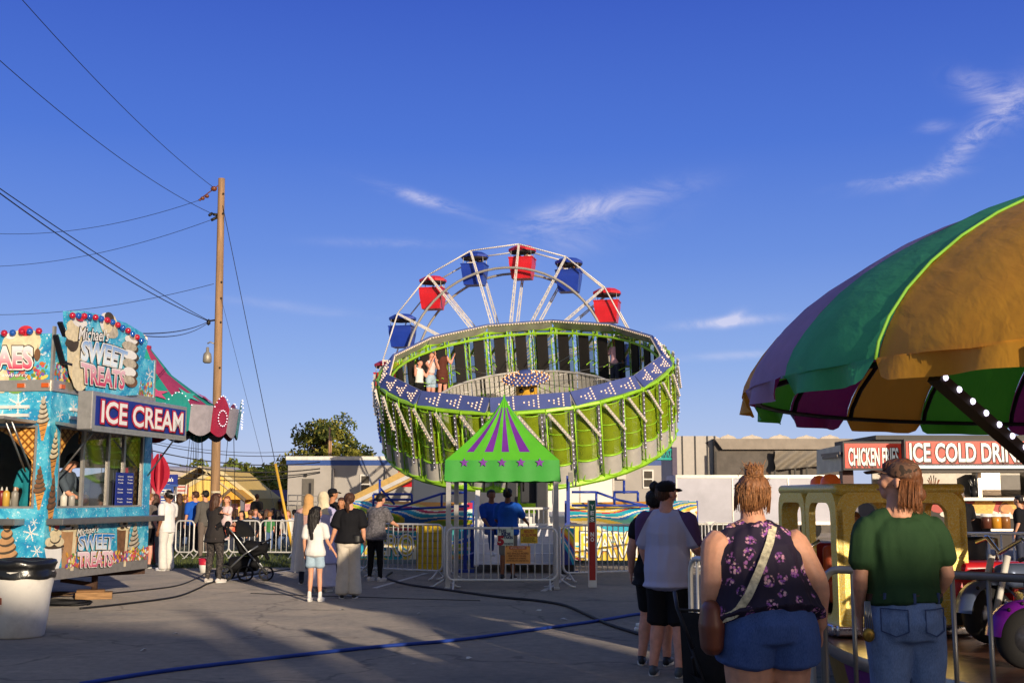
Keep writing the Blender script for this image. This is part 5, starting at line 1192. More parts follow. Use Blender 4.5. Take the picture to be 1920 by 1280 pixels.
for x in (-.35, .05, .35): mb.tube([(x, -.8, zE - .1), (x, -.8, zE - .55)], .018, 5)
mb.build('hanging_gear', DKMETAL, tent, local=True)

# ---------------------------------------------------------------- barriers
BW = M('barrier_white', '#d3d1cc', .35, .15, .08, 8, dirt=.15); BG = M('barrier_galvanised', '#85837f', .4, .6, .12, 8)
def barrier(p, q, lab, grp=None, h=1.06, mat=None, sp=.125, rb=.012, rf=.021, feet=True, cr=.12, low=.17):
    mat = mat or BW; p, q = V((p[0], p[1], 0)), V((q[0], q[1], 0)); L = (q - p).length; u = (q - p) / L
    t_ = thing('crowd_barrier', lab, 'barrier', p, math.atan2(u.y, u.x), grp); mb = MB(); pts = []
    for (cx, cz, a0) in ((L - cr, h - cr, 0), (cr, h - cr, 90), (cr, low + cr, 180), (L - cr, low + cr, 270)):
        for i in range(5): a = R_(a0 + 22.5 * i); pts.append(V((cx + cr * math.cos(a), 0, cz + cr * math.sin(a))))
    mb.tube(pts, rf, 8, closed=True); mb.build('frame', mat, t_, local=True)
    mb = MB(); n = max(2, int(L / sp))
    for i in range(1, n): x = L * i / n; mb.tube([(x, 0, low + .0), (x, 0, h)], rb, 6)
    mb.build('bars', mat, t_, local=True)
    if feet:
        for x in (.12, L - .12):
            mb = MB(); mb.tube([(x, -.28, .02), (x, -.2, .035), (x, 0, low), (x, .2, .035), (x, .28, .02)], .018, 6); mb.build('foot', mat, t_, local=True)
    return t_
g2 = lambda x, d: (P(x, 1050, d).x, d)
barrier(g2(838, 20.75), g2(1044, 20.75), 'white gate barrier with ride signs hanging under the green tent')
barrier(g2(834, 21.0), g2(846, 23.2), 'short white side barrier at the left of the gate tent')
barrier(g2(1050, 21.0), g2(1043, 23.2), 'short white side barrier at the right of the gate tent')
barrier(g2(566, 25.6), g2(690, 24.2), 'white barrier behind the girl and the woman in cream trousers', sp=.12)
barrier(g2(692, 24.2), g2(830, 23.2), 'white barrier in front of the yellow mat left of the gate', sp=.12)
barrier(g2(1056, 22.6), g2(1210, 23.4), 'white barrier right of the gate behind the red and green post', sp=.12)
barrier(g2(1214, 23.5), g2(1330, 25), 'white barrier behind the man in the raglan shirt', sp=.12)
for i, (x0, x1, lab) in enumerate(((328, 362, 'white barrier between the man in white and the man in blue'), (362, 428, 'white barrier hidden behind the woman carrying the toddler'), (428, 486, 'white barrier behind the stroller'), (487, 556, 'white barrier right of the stroller near the yellow guy guard'))):
    barrier(g2(x0, 31.2), g2(x1, 31.0), lab, sp=.13, h=.98)
# signs on the gate barrier
fs = front(20.70)
def hungsign(lab, x0, x1, y0, y1, mat, lines, mats):
    t_ = thing('hanging_sign', lab, 'sign', (P((x0 + x1) / 2, 1000, 20.7).x, 20.7, P(950, y1, 20.7).z)); mb = MB(); bx_px(mb, x0, x1, y0, y1, 20.7, .012); b_ = mb.build('board', mat, t_, bevel=.002)
    mb = MB()
    for txt, lx0, ly0, lx1, ly1, mi, of in lines:
        a0, a1 = fs.px(lx0, ly1), fs.px(lx1, ly0)
        if txt == '#': mb.poly([fs.at(*p_, .003) for p_ in ((a0[0], a0[1]), (a1[0], a0[1]), (a1[0], a1[1]), (a0[0], a1[1]))], mi)
        else: mb.text(txt, fs.at, (*a0, *a1), mi, of, .006)
    mb.build('lettering', mats, b_)
    mb = MB()
    for x in (x0 + 3, x1 - 3):
        p_ = P(x, y0, 20.69); mb.tube([p_ + V((0, 0, -.02)), p_ + V((0, .03, .05))], .006, 4)
    mb.build('tie', DKMETAL, t_)
MAR = M('print_maroon', '#9c1f2c', .5); NV2 = M('print_navy', '#28365c', .5); DB = M('print_brown', '#6e3320', .5)
hungsign('white sign on the gate saying this ride takes five tickets', 932.5, 963, 990, 1022, M('sign_offwhite', '#c3d0bb', .5), [('THIS', 935, 992, 949, 997.5, 0, .045), ('RIDE', 940.5, 998, 957, 1004, 0, .055), ('TAKES', 944.5, 1005, 961.5, 1009.5, 0, .05), ('5', 934, 1005, 943.5, 1020.5, 1, .07), ('TICKETS', 945, 1017, 962, 1020.5, 0, .035)], [NV2, MAR])
hungsign('yellow sign on the gate forbidding cell phones', 976, 1008, 991, 1018, M('sign_yellow2', '#d3b02a', .5), [('ABSOLUTELY', 982, 993, 1001.5, 998.5, 0, .03), ('NO CELL PHONES', 978, 1000, 1006, 1005, 0, .03), ('IF YOU ARE ON THE', 981, 1006.5, 1002, 1009, 1, .02), ('RIDE AND WE SEE A', 981, 1010, 1002, 1012.5, 1, .02), ('PHONE WE WILL STOP IT', 978, 1013.5, 1006, 1016, 1, .02)], [MAR, BLK])
hungsign('orange sign on the gate about single riders', 947, 994.5, 1023, 1056, M('sign_orange', '#d8994c', .5), [('#', 955, 1023.7, 987, 1029, 0, 0), ('SINGLE RIDERS', 957, 1024.8, 985, 1027.8, 2, .02), ('THIS YEAR', 961, 1031, 980, 1033.5, 1, .02), ('NO SINGLE RIDERS', 951, 1035, 991, 1038.5, 1, .02), ('PERMITTED ON THIS RIDE', 953, 1040, 986, 1043, 1, .02), ('PLEASE PICK A FRIEND', 954, 1044.5, 986, 1047.5, 1, .02), ('OR WE WILL PICK ONE FOR YOU', 950, 1049, 991, 1052, 1, .02)], [MAR, DB, M('sign_pale', '#e8c79a', .5)])
# height post
fh = front(21.2); hp_ = thing('height_post', 'upright red and green YES NO height post right of the gate', 'height sign', (P(1110.5, 1050, 21.2).x, 21.2, 0))
mb = MB(); bx_px(mb, 1103.5, 1117.5, 937, 1090, 21.21, .12, zmin=0.01); mb.build('post', WHP, hp_)
mb = MB(); bx_px(mb, 1105.3, 1115.8, 938, 978, 21.2, .02); mb.build('green_panel', M('yes_green', '#17694e', .5), hp_)
mb = MB(); bx_px(mb, 1105.3, 1115.8, 978.5, 1087, 21.2, .02); mb.build('red_panel', M('no_red', '#a32a23', .5, var=.08), hp_)
mb = MB()
for ch, y in (('Y', 953), ('E', 965), ('S', 976.5), ('N', 1005), ('O', 1014.5)):
    a0, a1 = fh.px(1107.6, y), fh.px(1113.4, y - 7.5); mb.text(ch, fh.at, (*a0, *a1), 0, .04, .005)
mb.build('lettering', WHT, hp_)
# ---------------------------------------------------------------- kiddie ride with striped umbrella canopy
KC = V((6.43, 9.12, 0)); KR = 4.53; KZ = 2.45; KH = 1.7
kid = thing('kiddie_ride', 'children carousel under a large striped umbrella canopy of orange, green and purple gores', 'carnival ride', KC)
def canvas(name, col, trans=.5, inner=None):
    m = bpy.data.materials.new(name); t = NT(m); b = t.b; vec = t.coord('Object'); c = hx(col)
    f = t.noise(vec, 2.2, 6, .65); colr = t.ramp(f, [(.3, tuple(x * .86 for x in c)), (.7, tuple(min(1, x * 1.1) for x in c))])
    dn = t.noise(vec, .9, 7, .7); colr = t.mix(t.math('MULTIPLY', t.ramp(dn, [(.52, (0, 0, 0)), (.72, (1, 1, 1))]), .12), colr, tuple(x * .45 for x in c))
    ge = t.n('ShaderNodeNewGeometry'); colr = t.mix(ge.outputs['Backfacing'], colr, hx(inner))  # underside colour has the glow of light through the cloth painted in
    t.l(colr, b.inputs['Base Color']); b.inputs['Roughness'].default_value = .55
    w1 = t.noise(t.coord('Object', (1, 1, .5), (.35, .2, .5)), 2.6, 4, .5, .4); w2 = t.noise(t.coord('Object', (2.4, .5, 1.2), (.2, .5, .9)), 5, 3, .5, .3)
    t.bump(t.math('ADD', w1, t.math('MULTIPLY', w2, .6)), .28, .06)
    tl = t.n('ShaderNodeBsdfTranslucent'); t.l(colr, tl.inputs[0]); mx = t.n('ShaderNodeMixShader'); mx.inputs[0].default_value = trans
    t.l(b.outputs[0], mx.inputs[1]); t.l(tl.outputs[0], mx.inputs[2]); t.l(mx.outputs[0], t.out.inputs[0]); return m
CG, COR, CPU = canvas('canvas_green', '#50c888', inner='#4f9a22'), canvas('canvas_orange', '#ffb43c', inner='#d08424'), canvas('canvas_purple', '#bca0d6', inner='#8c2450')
CPIPE = M('canvas_piping', '#7db53c', .6); RIB = M('rib_black', '#17161a', .5, .3)
A0 = R_(203.7); AS = R_(15)
def dome(a, f, bul=0):
    q = f * math.pi / 2; r = KR * math.cos(q) ** .85 * (1 + bul); return V((r * math.cos(a), r * math.sin(a), KZ + KH * math.sin(q) ** 1.3))
for k in range(24):
    mb = MB(); n, m_ = 8, 16; a1, a2 = A0 + AS * k, A0 + AS * (k + 1); g_ = []
    for j in range(m_ + 1):
        f = (j / m_) * .985
        for i in range(n + 1):
            u = i / n; a = a1 + (a2 - a1) * u; w_ = .010 * math.sin(math.pi * u) * (1 - f) - .004
            p = dome(a, f, w_); p += V((0, 0, noise.noise(V((a * 9, f * 6, k))) * .02)); g_.append(p)
    mb.add(g_, [(j * (n + 1) + i, j * (n + 1) + i + 1, (j + 1) * (n + 1) + i + 1, (j + 1) * (n + 1) + i) for j in range(m_) for i in range(n)], 0, True)
    # hanging scallop
    hi, lo = [], []; n = 16
    for i in range(n + 1):
        u = i / n; a = a1 + (a2 - a1) * u; e = min(u, 1 - u); dep = .13 * min(1, max(.0, e / .10)) ** .5 + .012
        r = KR * (1.0 + .012 * math.sin(u * 11 + k)); hi.append(V((KR * 1.002 * math.cos(a), KR * 1.002 * math.sin(a), KZ + .01))); lo.append(V((r * math.cos(a), r * math.sin(a), KZ - dep)))
    mb.add(hi + lo, [(n + 1 + i, n + 2 + i, i + 1, i) for i in range(n)], 0, True)
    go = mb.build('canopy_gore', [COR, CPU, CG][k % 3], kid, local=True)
    if k % 3 == 0:
        mb = MB(); mb.tube([dome(a1, j / 12 * .97, .002) for j in range(13)], .011, 6); mb.build('piping', CPIPE, go, local=True)
mb = MB()
for k in range(24):
    a = A0 + AS * k; mb.tube([dome(a, j / 10 * .9, -.012) + V((0, 0, -.04)) for j in range(11)], .024, 5)
mb.build('canopy_rib', RIB, kid, local=True)
mb = MB(); mb.tube([V(((KR - .06) * math.cos(a), (KR - .06) * math.sin(a), KZ - .02)) for a in (2 * math.pi * i / 48 for i in range(48))], .022, 6, closed=True)
mb.tube([V((2.6 * math.cos(a), 2.6 * math.sin(a), KZ + .55)) for a in (2 * math.pi * i / 32 for i in range(32))], .02, 6, closed=True)
mb.build('rim_hoop', RIB, kid, local=True)
# light arms
lm = M('led_lens', '#e6dcff', .2, emit=2.2); armm = M('arm_dark', '#2b1d1c', .5)
for a, in ((R_(207),), (R_(252),), (R_(300),), (R_(345),), (R_(30),), (R_(75),)):
    mb = MB(); p0 = V((KR * .95 * math.cos(a), KR * .95 * math.sin(a), KZ - .12)); p1 = V((1.3 * math.cos(a), 1.3 * math.sin(a), .48))
    tn = V((-math.sin(a), math.cos(a), 0)); mb.bar(p0, p1, .10, .06); ar = mb.build('light_arm', armm, kid, local=True)
    mb = MB()
    for i in range(27):
        c = p0.lerp(p1, (i + .3) / 27)
        for sd in (-1, 1): mb.sph(c + tn * .05 * sd + V((0, 0, .012)), (.021, .021, .021), 8)
    mb.build('light_bulbs', lm, ar, local=True)
mb = MB(); mb.lathe([(.55, .4), (.55, 1.0), (.25, 1.1), (.2, 4.4), (0, 4.5)], 20); mb.build('centre_column', M('column_violet', '#4b2a68', .4), kid, local=True)
def plankmat():
    m = bpy.data.materials.new('plank_floor'); t = NT(m); vec = t.coord('Object', (1, 1, 1), (0, 0, .6))
    w_ = t.n('ShaderNodeTexWave'); w_.wave_profile = 'SAW'; w_.inputs['Scale'].default_value = 2.4; t.l(vec, w_.inputs['Vector'])
    c = t.mix(1, t.ramp(t.noise(t.coord('Object', (1, 12, 1), (0, 0, .6)), 3, 5), [(.3, hx('#5a3c30')), (.7, hx('#8a6350'))]), t.ramp(w_.outputs['Fac'], [(0, (.15, .15, .15)), (.06, (1, 1, 1)), (1, (.8, .8, .8))]), 'MULTIPLY')
    t.l(c, t.b.inputs['Base Color']); t.b.inputs['Roughness'].default_value = .32; return m
PF = 3.92
mb = MB(); mb.lathe([(0, .45), (PF, .45), (PF, .37), (PF - .1, .36)], 72, smooth=False); mb.build('platform', plankmat(), kid, local=True)
mb = MB(); mb.lathe([(PF + .015, .455), (PF + .03, .40), (PF + .015, .36)], 72); mb.build('platform_edge', STEEL, kid, local=True)
for k in range(24):
    mb = MB(); a1, a2 = AS * k, AS * (k + 1); n = 6; hi = [V((PF * math.cos(a1 + (a2 - a1) * i / n), PF * math.sin(a1 + (a2 - a1) * i / n), .36)) for i in range(n + 1)]
    mb.add(hi + [V((p.x * .98, p.y * .98, .03)) for p in hi], [(i, i + 1, n + 2 + i, n + 1 + i) for i in range(n)]); mb.build('skirt_panel', [M('skirt_purple', '#6d1f6e', .5), M('skirt_green', '#2c7d33', .5), M('skirt_gold', '#8a6a2a', .5)][k % 3], kid, local=True)

# golden toy car
def goldmat():
    m = bpy.data.materials.new('gold_glitter'); t = NT(m); b = t.b; vec = t.coord('Object'); vo = t.n('ShaderNodeTexVoronoi'); vo.inputs['Scale'].default_value = 160; t.l(vec, vo.inputs['Vector'])
    sp = t.n('ShaderNodeSeparateColor'); t.l(vo.outputs['Color'], sp.inputs[0])
    c = t.ramp(sp.outputs[0], [(0, hx('#f4cf4c')), (.6, hx('#ffe064')), (.95, hx('#fff2b0'))]); t.l(c, b.inputs['Base Color']); b.inputs['Metallic'].default_value = .12; b.inputs['Roughness'].default_value = .3
    t.bump(sp.outputs[1], .18, .003); return m
GOLD = goldmat()
def rbox(name, c, size, mat, parent, bev=.04, seg=3):
    me = bpy.data.meshes.new(name); bm = bmesh.new(); bmesh.ops.create_cube(bm, size=1)
    for v_ in bm.verts: v_.co = V((v_.co.x * size[0], v_.co.y * size[1], v_.co.z * size[2])) + V(c)
    if bev: bmesh.ops.bevel(bm, geom=list(bm.edges), offset=bev, segments=seg, affect='EDGES', profile=.5)
    for f_ in bm.faces: f_.smooth = True
    bm.to_mesh(me); bm.free(); me.set_sharp_from_angle(angle=R_(40)); return link_mesh(name, me, mat, parent)
jw, jl = 1.12, 1.6; jc = V((3.2, 10.72, .45)); car = thing('toy_car', 'gold glitter toy car with rounded open windows on the carousel platform', 'toy car', jc, R_(4))
def ring_wall(name, pl, w_, z0, z1, op, th, rad):
    """wall panel with one rounded opening; op = a0,a1,b0,b1"""
    mb = MB(); a0, a1, b0, b1 = op; n = 5; inner = []; 
    for cx, cz, s0 in ((a1 - rad, b1 - rad, 0), (a0 + rad, b1 - rad, 90), (a0 + rad, b0 + rad, 180), (a1 - rad, b0 + rad, 270)):
        for i in range(n + 1): q_ = R_(s0 + 90 * i / n); inner.append((cx + rad * math.cos(q_), cz + rad * math.sin(q_)))
    outer = []
    for i, (x, y) in enumerate(inner):
        g_ = i // (n + 1); cx, cz = ((w_ / 2, z1), (-w_ / 2, z1), (-w_ / 2, z0), (w_ / 2, z0))[g_]; j = i % (n + 1); f = j / n
        rr = .16 if g_ < 2 else .05; q_ = R_(90 * g_ + 90 * f); sx = (1, -1, -1, 1)[g_]; sz = (1, 1, -1, -1)[g_]
        outer.append((cx - sx * rr + rr * math.cos(q_), cz - sz * rr + rr * math.sin(q_)))
    N = len(inner); vs = [pl.at(*p, c_) for c_ in (0, -th) for p in outer] + [pl.at(*p, c_) for c_ in (0, -th) for p in inner]
    mid = len(outer); fs = []
    for i in range(N):
        j = (i + 1) % N; fs += [(i, j, 2 * N + j, 2 * N + i), (N + j, N + i, 3 * N + i, 3 * N + j), (2 * N + i, 2 * N + j, 3 * N + j, 3 * N + i), (j, i, N + i, N + j)]
    mb.add(vs, fs, 0, True); o = mb.build(name, GOLD, car, local=True, fixn=True); o.data.set_sharp_from_angle(angle=R_(35)); return o
zb, zt_ = .06, 1.2
fr_ = Pl((0, -jl / 2, 0), (1, 0, 0), (0, -1, 0)); bk_ = Pl((0, jl / 2, 0), (1, 0, 0), (0, 1, 0)); lf_ = Pl((-jw / 2, 0, 0), (0, 1, 0), (-1, 0, 0)); rt_ = Pl((jw / 2, 0, 0), (0, 1, 0), (1, 0, 0))
ring_wall('end_panel', fr_, jw - .02, zb, zt_, (-.40, .40, .62, 1.1), .07, .11); ring_wall('end_panel', bk_, jw - .02, zb, zt_, (-.40, .40, .62, 1.1), .07, .11)
for pl in (lf_, rt_):
    for off, op in ((-.4, (-.26, .3, .16, 1.1)), (.42, (-.3, .3, .58, 1.1))):
        p2 = Pl(pl.o + pl.u * off, pl.u, pl.n); ring_wall('side_panel', p2, .80, zb, zt_, op, .06, .11)
rbox('roof', (0, 0, 1.215), (jw + .02, jl + .02, .09), GOLD, car, .042)
rbox('floor_pan', (0, 0, .1), (jw - .1, jl - .1, .08), DKMETAL, car, .01)
CHRM = M('chrome', '#c8c8cc', .15, .95, .05, bump=.25, bscale=30)
for y in (-jl / 2 - .03, jl / 2 + .03): rbox('bumper', (0, y, .06), (jw + .08, .07, .09), CHRM, car, .02)
for x in (-jw / 2 - .03, jw / 2 + .03): rbox('side_trim', (x, 0, .06), (.07, jl + .02, .09), CHRM, car, .02)
for y, c_ in ((-.25, '#c4562a'), (.4, '#a82a2a')):
    rbox('seat', (0, y, .32), (.85, .38, .2), M('seat_' + c_, c_, .45), car, .05); rbox('seat_back', (0, y + .2, .52), (.85, .1, .4), M('seat_' + c_, c_, .45), car, .04)
mb = MB(); mb.lathe([(.11, -.012), (.125, 0), (.11, .012)], 18, (-.2, -.52, .62), Matrix.Rotation(1.1, 3, 'X')); mb.tube([(-.2, -.52, .62), (-.2, -.7, .5)], .015); mb.build('steering_wheel', BLK, car, local=True)
for x, y in ((-.42, -.3), (-.3, .35), (.12, -.66), (.32, -.2)):
    mb = MB(); mb.lathe([(.09, 1.26), (.085, 1.30), (.05, 1.34), (0, 1.35)], 12, (x, y, 0)); mb.build('beacon', M('beacon_orange', '#d2602a', .25, emit=.15), car, local=True)
for x in (-.35, .35):
    for y in (-.5, .5):
        mb = MB(); mb.lathe([(0, -.06), (.1, -.06), (.12, -.03), (.12, .03), (.1, .06), (0, .06)], 16, (x, y, -.3 + .42), Matrix.Rotation(math.pi / 2, 3, 'Y')); mb.build('wheel', M('tyre_rubber', '#1b1b1c', .85), car, local=True)
mb = MB(); mb.tube([(-jw / 2 - .06, -.55, .3), (-jw / 2 - .16, -.55, .36), (-jw / 2 - .16, -.55, .72), (-jw / 2 - .06, -.55, .78)], .018, 8); mb.build('grab_handle', CHRM, car, local=True)
# toy motorcycle
PUR = M('fender_purple', '#7a1f9c', .25, .2); VIN = M('vinyl_blue_black', '#22304a', .35, .2)
def toybike(lab, c, rz, body, scl=1):
    t_ = thing('toy_motorcycle', lab, 'toy motorcycle', c, rz); S = scl
    def vv(*p): return [V(q_) * S for q_ in p]
    for x in (-.52, .52):
        mb = MB(); Rm = Matrix.Rotation(math.pi / 2, 3, 'X'); mb.lathe([(.115 * S, -.06 * S), (.215 * S, -.065 * S), (.235 * S, 0), (.215 * S, .065 * S), (.115 * S, .06 * S)], 28, V((x, 0, .235)) * S, Rm); wl = mb.build('wheel', M('tyre_rubber', '#1b1b1c', .85), t_, local=True)
        mb = MB(); mb.lathe([(0, -.05 * S), (.03 * S, -.065 * S), (.035 * S, -.05 * S), (.115 * S, -.04 * S), (.115 * S, .04 * S), (.04 * S, .05 * S), (.03 * S, .07 * S), (0, .07 * S)], 20, V((x, 0, .235)) * S, Rm); mb.build('rim', M('rim_grey', '#55565e', .35, .6, .3, 30), wl, local=True)
        mb = MB(); g_ = []
        for j in range(13):
            a = R_(20 + 140 * j / 12 + (15 if x < 0 else -15))
            for w_, r in ((-.1, .25), (-.075, .285), (0, .3), (.075, .285), (.1, .25)): g_.append(V((x + r * math.cos(a), w_, .235 + r * math.sin(a))) * S)
        mb.add(g_, [(j * 5 + i, j * 5 + i + 1, j * 5 + 6 + i, j * 5 + 5 + i) for j in range(12) for i in range(4)], 0, True); fn_ = mb.build('fender', body, t_, local=True)
        mb = MB()
        for a in (50, 75, 100, 125): mb.sph(V((x + .285 * math.cos(R_(a)), -.085, .235 + .28 * math.sin(R_(a)))) * S, .018 * S, 6)
        mb.build('studs', DKMETAL, fn_, local=True)
    mb = MB()
    for y in (-.09, .09): mb.tube(vv((-.52, y, .235), (-.36, y, .72)), .028 * S, 8)
    mb.build('fork', WHP, t_, local=True)
    mb = MB(); mb.tube(vv((-.34, -.3, .82), (-.30, -.2, .86), (-.36, 0, .74), (-.30, .2, .86), (-.34, .3, .82)), .018 * S, 8); mb.build('handlebar', CHRM, t_, local=True)
    mb = MB(); mb.tube(vv((.5, -.16, .3), (.42, -.16, .95), (.36, -.13, 1.04), (.36, .13, 1.04), (.42, .16, .95), (.5, .16, .3)), .022 * S, 8); mb.tube(vv((-.45, -.13, .35), (0, -.15, .28), (.45, -.13, .35)), .02 * S, 8); mb.build('roll_bar', CHRM, t_, local=True)
    rbox('seat', V((.12, 0, .52)) * S, V((.5, .26, .12)) * S, VIN, t_, .04 * S); rbox('seat_back', V((.38, 0, .72)) * S, V((.1, .26, .32)) * S, VIN, t_, .04 * S)
    rbox('tank', V((-.2, 0, .55)) * S, V((.36, .24, .2)) * S, body, t_, .08 * S); rbox('engine', V((0, 0, .32)) * S, V((.34, .2, .22)) * S, CHRM, t_, .03 * S)
def on_plat(px_, d, z_=.45): p = P(px_, 1000, d); return V((p.x, d, z_))
toybike('purple toy motorcycle with thick black wheel nearest the right edge', on_plat(2022, 8.2), R_(8), PUR, .86)
toybike('chrome and blue toy motorcycle behind the purple one', on_plat(1935, 9.7), R_(20), M('body_silverblue', '#5d6a86', .3, .4), .95)
rcar = thing('toy_car', 'low red toy car with red cushion behind the man in green', 'toy car', on_plat(1822, 10.4), R_(5))
RDP = M('toy_red', '#c2232d', .3); rbox('body', (0, 0, .35), (.8, .9, .3), RDP, rcar, .07); rbox('hood', (-.02, -.25, .55), (.6, .4, .12), RDP, rcar, .05); rbox('seat_back', (0, .35, .62), (.6, .12, .35), VIN, rcar, .04)
for x in (-.36, .36):
    for y in (-.3, .3):
        mb = MB(); mb.lathe([(0, -.05), (.14, -.05), (.17, 0), (.14, .05), (0, .05)], 16, (x, y, .17), Matrix.Rotation(math.pi / 2, 3, 'Y')); mb.build('wheel', M('tyre_rubber', '#1b1b1c', .85), rcar, local=True)
mb = MB()
for x in (-.28, .28): mb.tube([(x, .1, .45), (x, .12, .78), (x, .3, .8), (x, .35, .45)], .016, 8)
mb.build('grab_handle', CHRM, rcar, local=True)
# barriers round the carousel
barrier((1.42, 9.5), (1.90, 7.62), 'white barrier end post beside the man in the raglan shirt', h=1.12, sp=.13)
barrier((1.96, 7.55), (3.62, 5.92), 'grey galvanised barrier behind the woman in floral top and the man in green', h=1.15, mat=BG, sp=.205, rb=.015, rf=.025, low=.2)
barrier((5.55, 16.4), (7.6, 16.4), 'sunlit barrier between the carousel and the food stand', h=1.1, sp=.16)
barrier((7.7, 16.4), (9.6, 16.2), 'barrier at the right end in front of the food stand', h=1.1, sp=.16)
barrier(g2(1335, 25.2), g2(1470, 25.0), 'white barrier behind the woman in the floral top', sp=.12)
# folded camp chair
cc = thing('camp_chair', 'black folding camp chair beside the woman in the floral top', 'camp chair', (P(1345, 1200, 7.6).x, 7.6, 0), R_(12))
mb = MB()
for s_ in (-1, 1): mb.tube([(s_ * .22, -.18, .02), (-s_ * .1, .0, .45), (-s_ * .2, .16, .88)], .012, 8); mb.tube([(s_ * .2, .2, .02), (-s_ * .14, .02, .48), (-s_ * .22, -.14, .62)], .012, 8)
mb.tube([(-.24, -.2, .68), (-.3, -.1, .92), (-.26, .05, 1.0)], .013, 8); mb.tube([(-.2, .16, .88), (.2, .16, .86)], .01, 6); mb.build('frame', BLK, cc, local=True)
FAB = M('chair_fabric', '#121216', .8, bump=.5, bscale=30)
mb = MB(); n = 10; g_ = []
for j in range(n + 1):
    for i in range(n + 1): u, v_ = i / n, j / n; g_.append(V((-.2 + .4 * u, .14 - .12 * math.sin(math.pi * u) - .06 * v_, .86 - .52 * v_ + .03 * math.sin(u * 7 + v_ * 4) - .03 * math.sin(math.pi * u))))
mb.add(g_, [(j * (n + 1) + i, j * (n + 1) + i + 1, (j + 1) * (n + 1) + i + 1, (j + 1) * (n + 1) + i) for j in range(n) for i in range(n)], 0, True); mb.build('back_fabric', FAB, cc, local=True)
mb = MB(); g_ = []
for j in range(n + 1):
    for i in range(n + 1): u, v_ = i / n, j / n; g_.append(V((-.18 + .36 * u, -.16 + .28 * v_, .5 - .22 * math.sin(math.pi * u) * math.sin(math.pi * (.2 + .8 * v_)) + .02 * math.sin(9 * u))))
mb.add(g_, [(j * (n + 1) + i, j * (n + 1) + i + 1, (j + 1) * (n + 1) + i + 1, (j + 1) * (n + 1) + i) for j in range(n) for i in range(n)], 0, True); mb.build('seat_fabric', FAB, cc, local=True)

# ---------------------------------------------------------------- food stand
FDN = 28.0; ff = front(FDN); fst = thing('food_stand', 'food stand with red lit signs, steel kitchen and pictures of fries behind the carousel', 'food stand', (P(1800, 930, FDN).x, FDN, 0))
RS = M('sign_red', '#c23a26', .45, emit=.25); SW_ = M('letter_white', '#e8e4da', .4, emit=.2)
mb = MB(); bx_px(mb, 1690, 2180, 936, 1000, FDN, 3.4, zmin=.4); mb.build('counter_wall', M('stand_dark', '#2a2323', .6), fst)
mb = MB(); bx_px(mb, 1640, 2180, 816, 824, FDN, 3.6, push=.1); mb.build('roof', M('stand_roof', '#3b3834', .6), fst)
mb = MB(); bx_px(mb, 1640, 2180, 838, 1000, FDN + 3.3, .1, zmin=.4); mb.build('back_wall', M('kitchen_wall', '#a9a39a', .5, .2), fst)
mb = MB(); bx_px(mb, 1690, 2180, 932, 938, FDN, .5, push=.45); mb.build('counter', M('counter_white', '#ddd9d0', .35), fst)
for x in (1692, 1835, 1990): mb = MB(); bx_px(mb, x, x + 4, 876, 932, FDN, .08); mb.build('window_post', ALU, fst)
mb = MB(); bx_px(mb, 1694, 2180, 873, 878, FDN, .9, push=.85); mb.build('awning_light', M('tube_light', '#f2efe6', .3, emit=1.0), fst)
mb = MB(); bx_px(mb, 1694, 2180, 878, 885, FDN - .6, .7); mb.build('awning', M('awning_dark', '#4a443e', .6), fst)
def redsign(x0, x1, y0, y1, txt, tx, d=FDN - .85, dep=.2, ang=0):
    f_ = front(d); mb = MB(); bx_px(mb, x0, x1, y0, y1, d, dep); s_ = mb.build('sign_box', BLK, fst)
    mb = MB(); bx_px(mb, x0 + 3, x1 - 3, y0 + 4, y1 - 4, d - .012, .01); mb.build('sign_face', RS, s_)
    mb = MB(); a0, a1 = f_.px(tx[0], tx[3]), f_.px(tx[2], tx[1])
    for i, (of, dx, dz) in enumerate(((.06, .02, -.03), (.05, 0, 0), (.022, 0, 0))): mb.text(txt, f_.at, (a0[0] + dx, a0[1] + dz, a1[0] + dx, a1[1] + dz), i, of, .02 + .006 * i)
    mb.build('lettering', [M('letter_shadow', '#5d1512', .5), BLK, SW_], s_); return s_
redsign(1697, 1942, 823, 873, 'ICE COLD DRINKS', (1706, 831, 1934, 865))
redsign(1582, 1692, 827, 881, 'CHICKEN FRIES', (1591, 840, 1683, 872), FDN - .3)
mb = MB(); mb.prism([P(x, y, d) for x, y, d in ((1534, 843, FDN + 2.2), (1581, 833, FDN - .2), (1581, 882, FDN - .2), (1534, 889, FDN + 2.2))], (0, .15, 0)); mb.build('side_sign', M('side_sign_pale', '#b8b4ac', .5, var=.2, scale=3), fst, fixn=True)
mb = MB()
for (x0, y0, x1) in ((1540, 853, 1575), (1542, 858, 1570)): mb.bar(P(x0, y0, FDN + 1.7), P(x1, y0 - 4, FDN - .25), .02, .06)
mb.build('side_lettering', M('side_scribble', '#6f6660', .6), fst)
mb = MB(); bx_px(mb, 1584, 1600, 881, 1000, FDN + .2, .3, zmin=.1); mb.build('corner_post', M('stand_maroon', '#4a2320', .5), fst)
for (x0, x1, y0, y1, mi) in ((1696, 1722, 884, 930, 0), (1724, 1730, 890, 928, 1), (1838, 1875, 885, 928, 1), (1878, 1912, 890, 926, 0), (1930, 1975, 886, 928, 1)): 
    mb = MB(); bx_px(mb, x0, x1, y0, y1, FDN + 2.6, .5, 0); mb.build('fryer', [M('fryer_dark', '#3a3836', .4, .5), M('fryer_steel', '#8d8a85', .3, .7)][mi], fst)
FPM = [M('fry_yellow', '#d9a544', .5, var=.3, scale=20), M('dish_white', '#d8d4c8', .5), M('food_orange', '#c9854a', .5, var=.3, scale=12), M('food_red', '#a8322a', .5), M('food_brown', '#7a4a28', .5)]
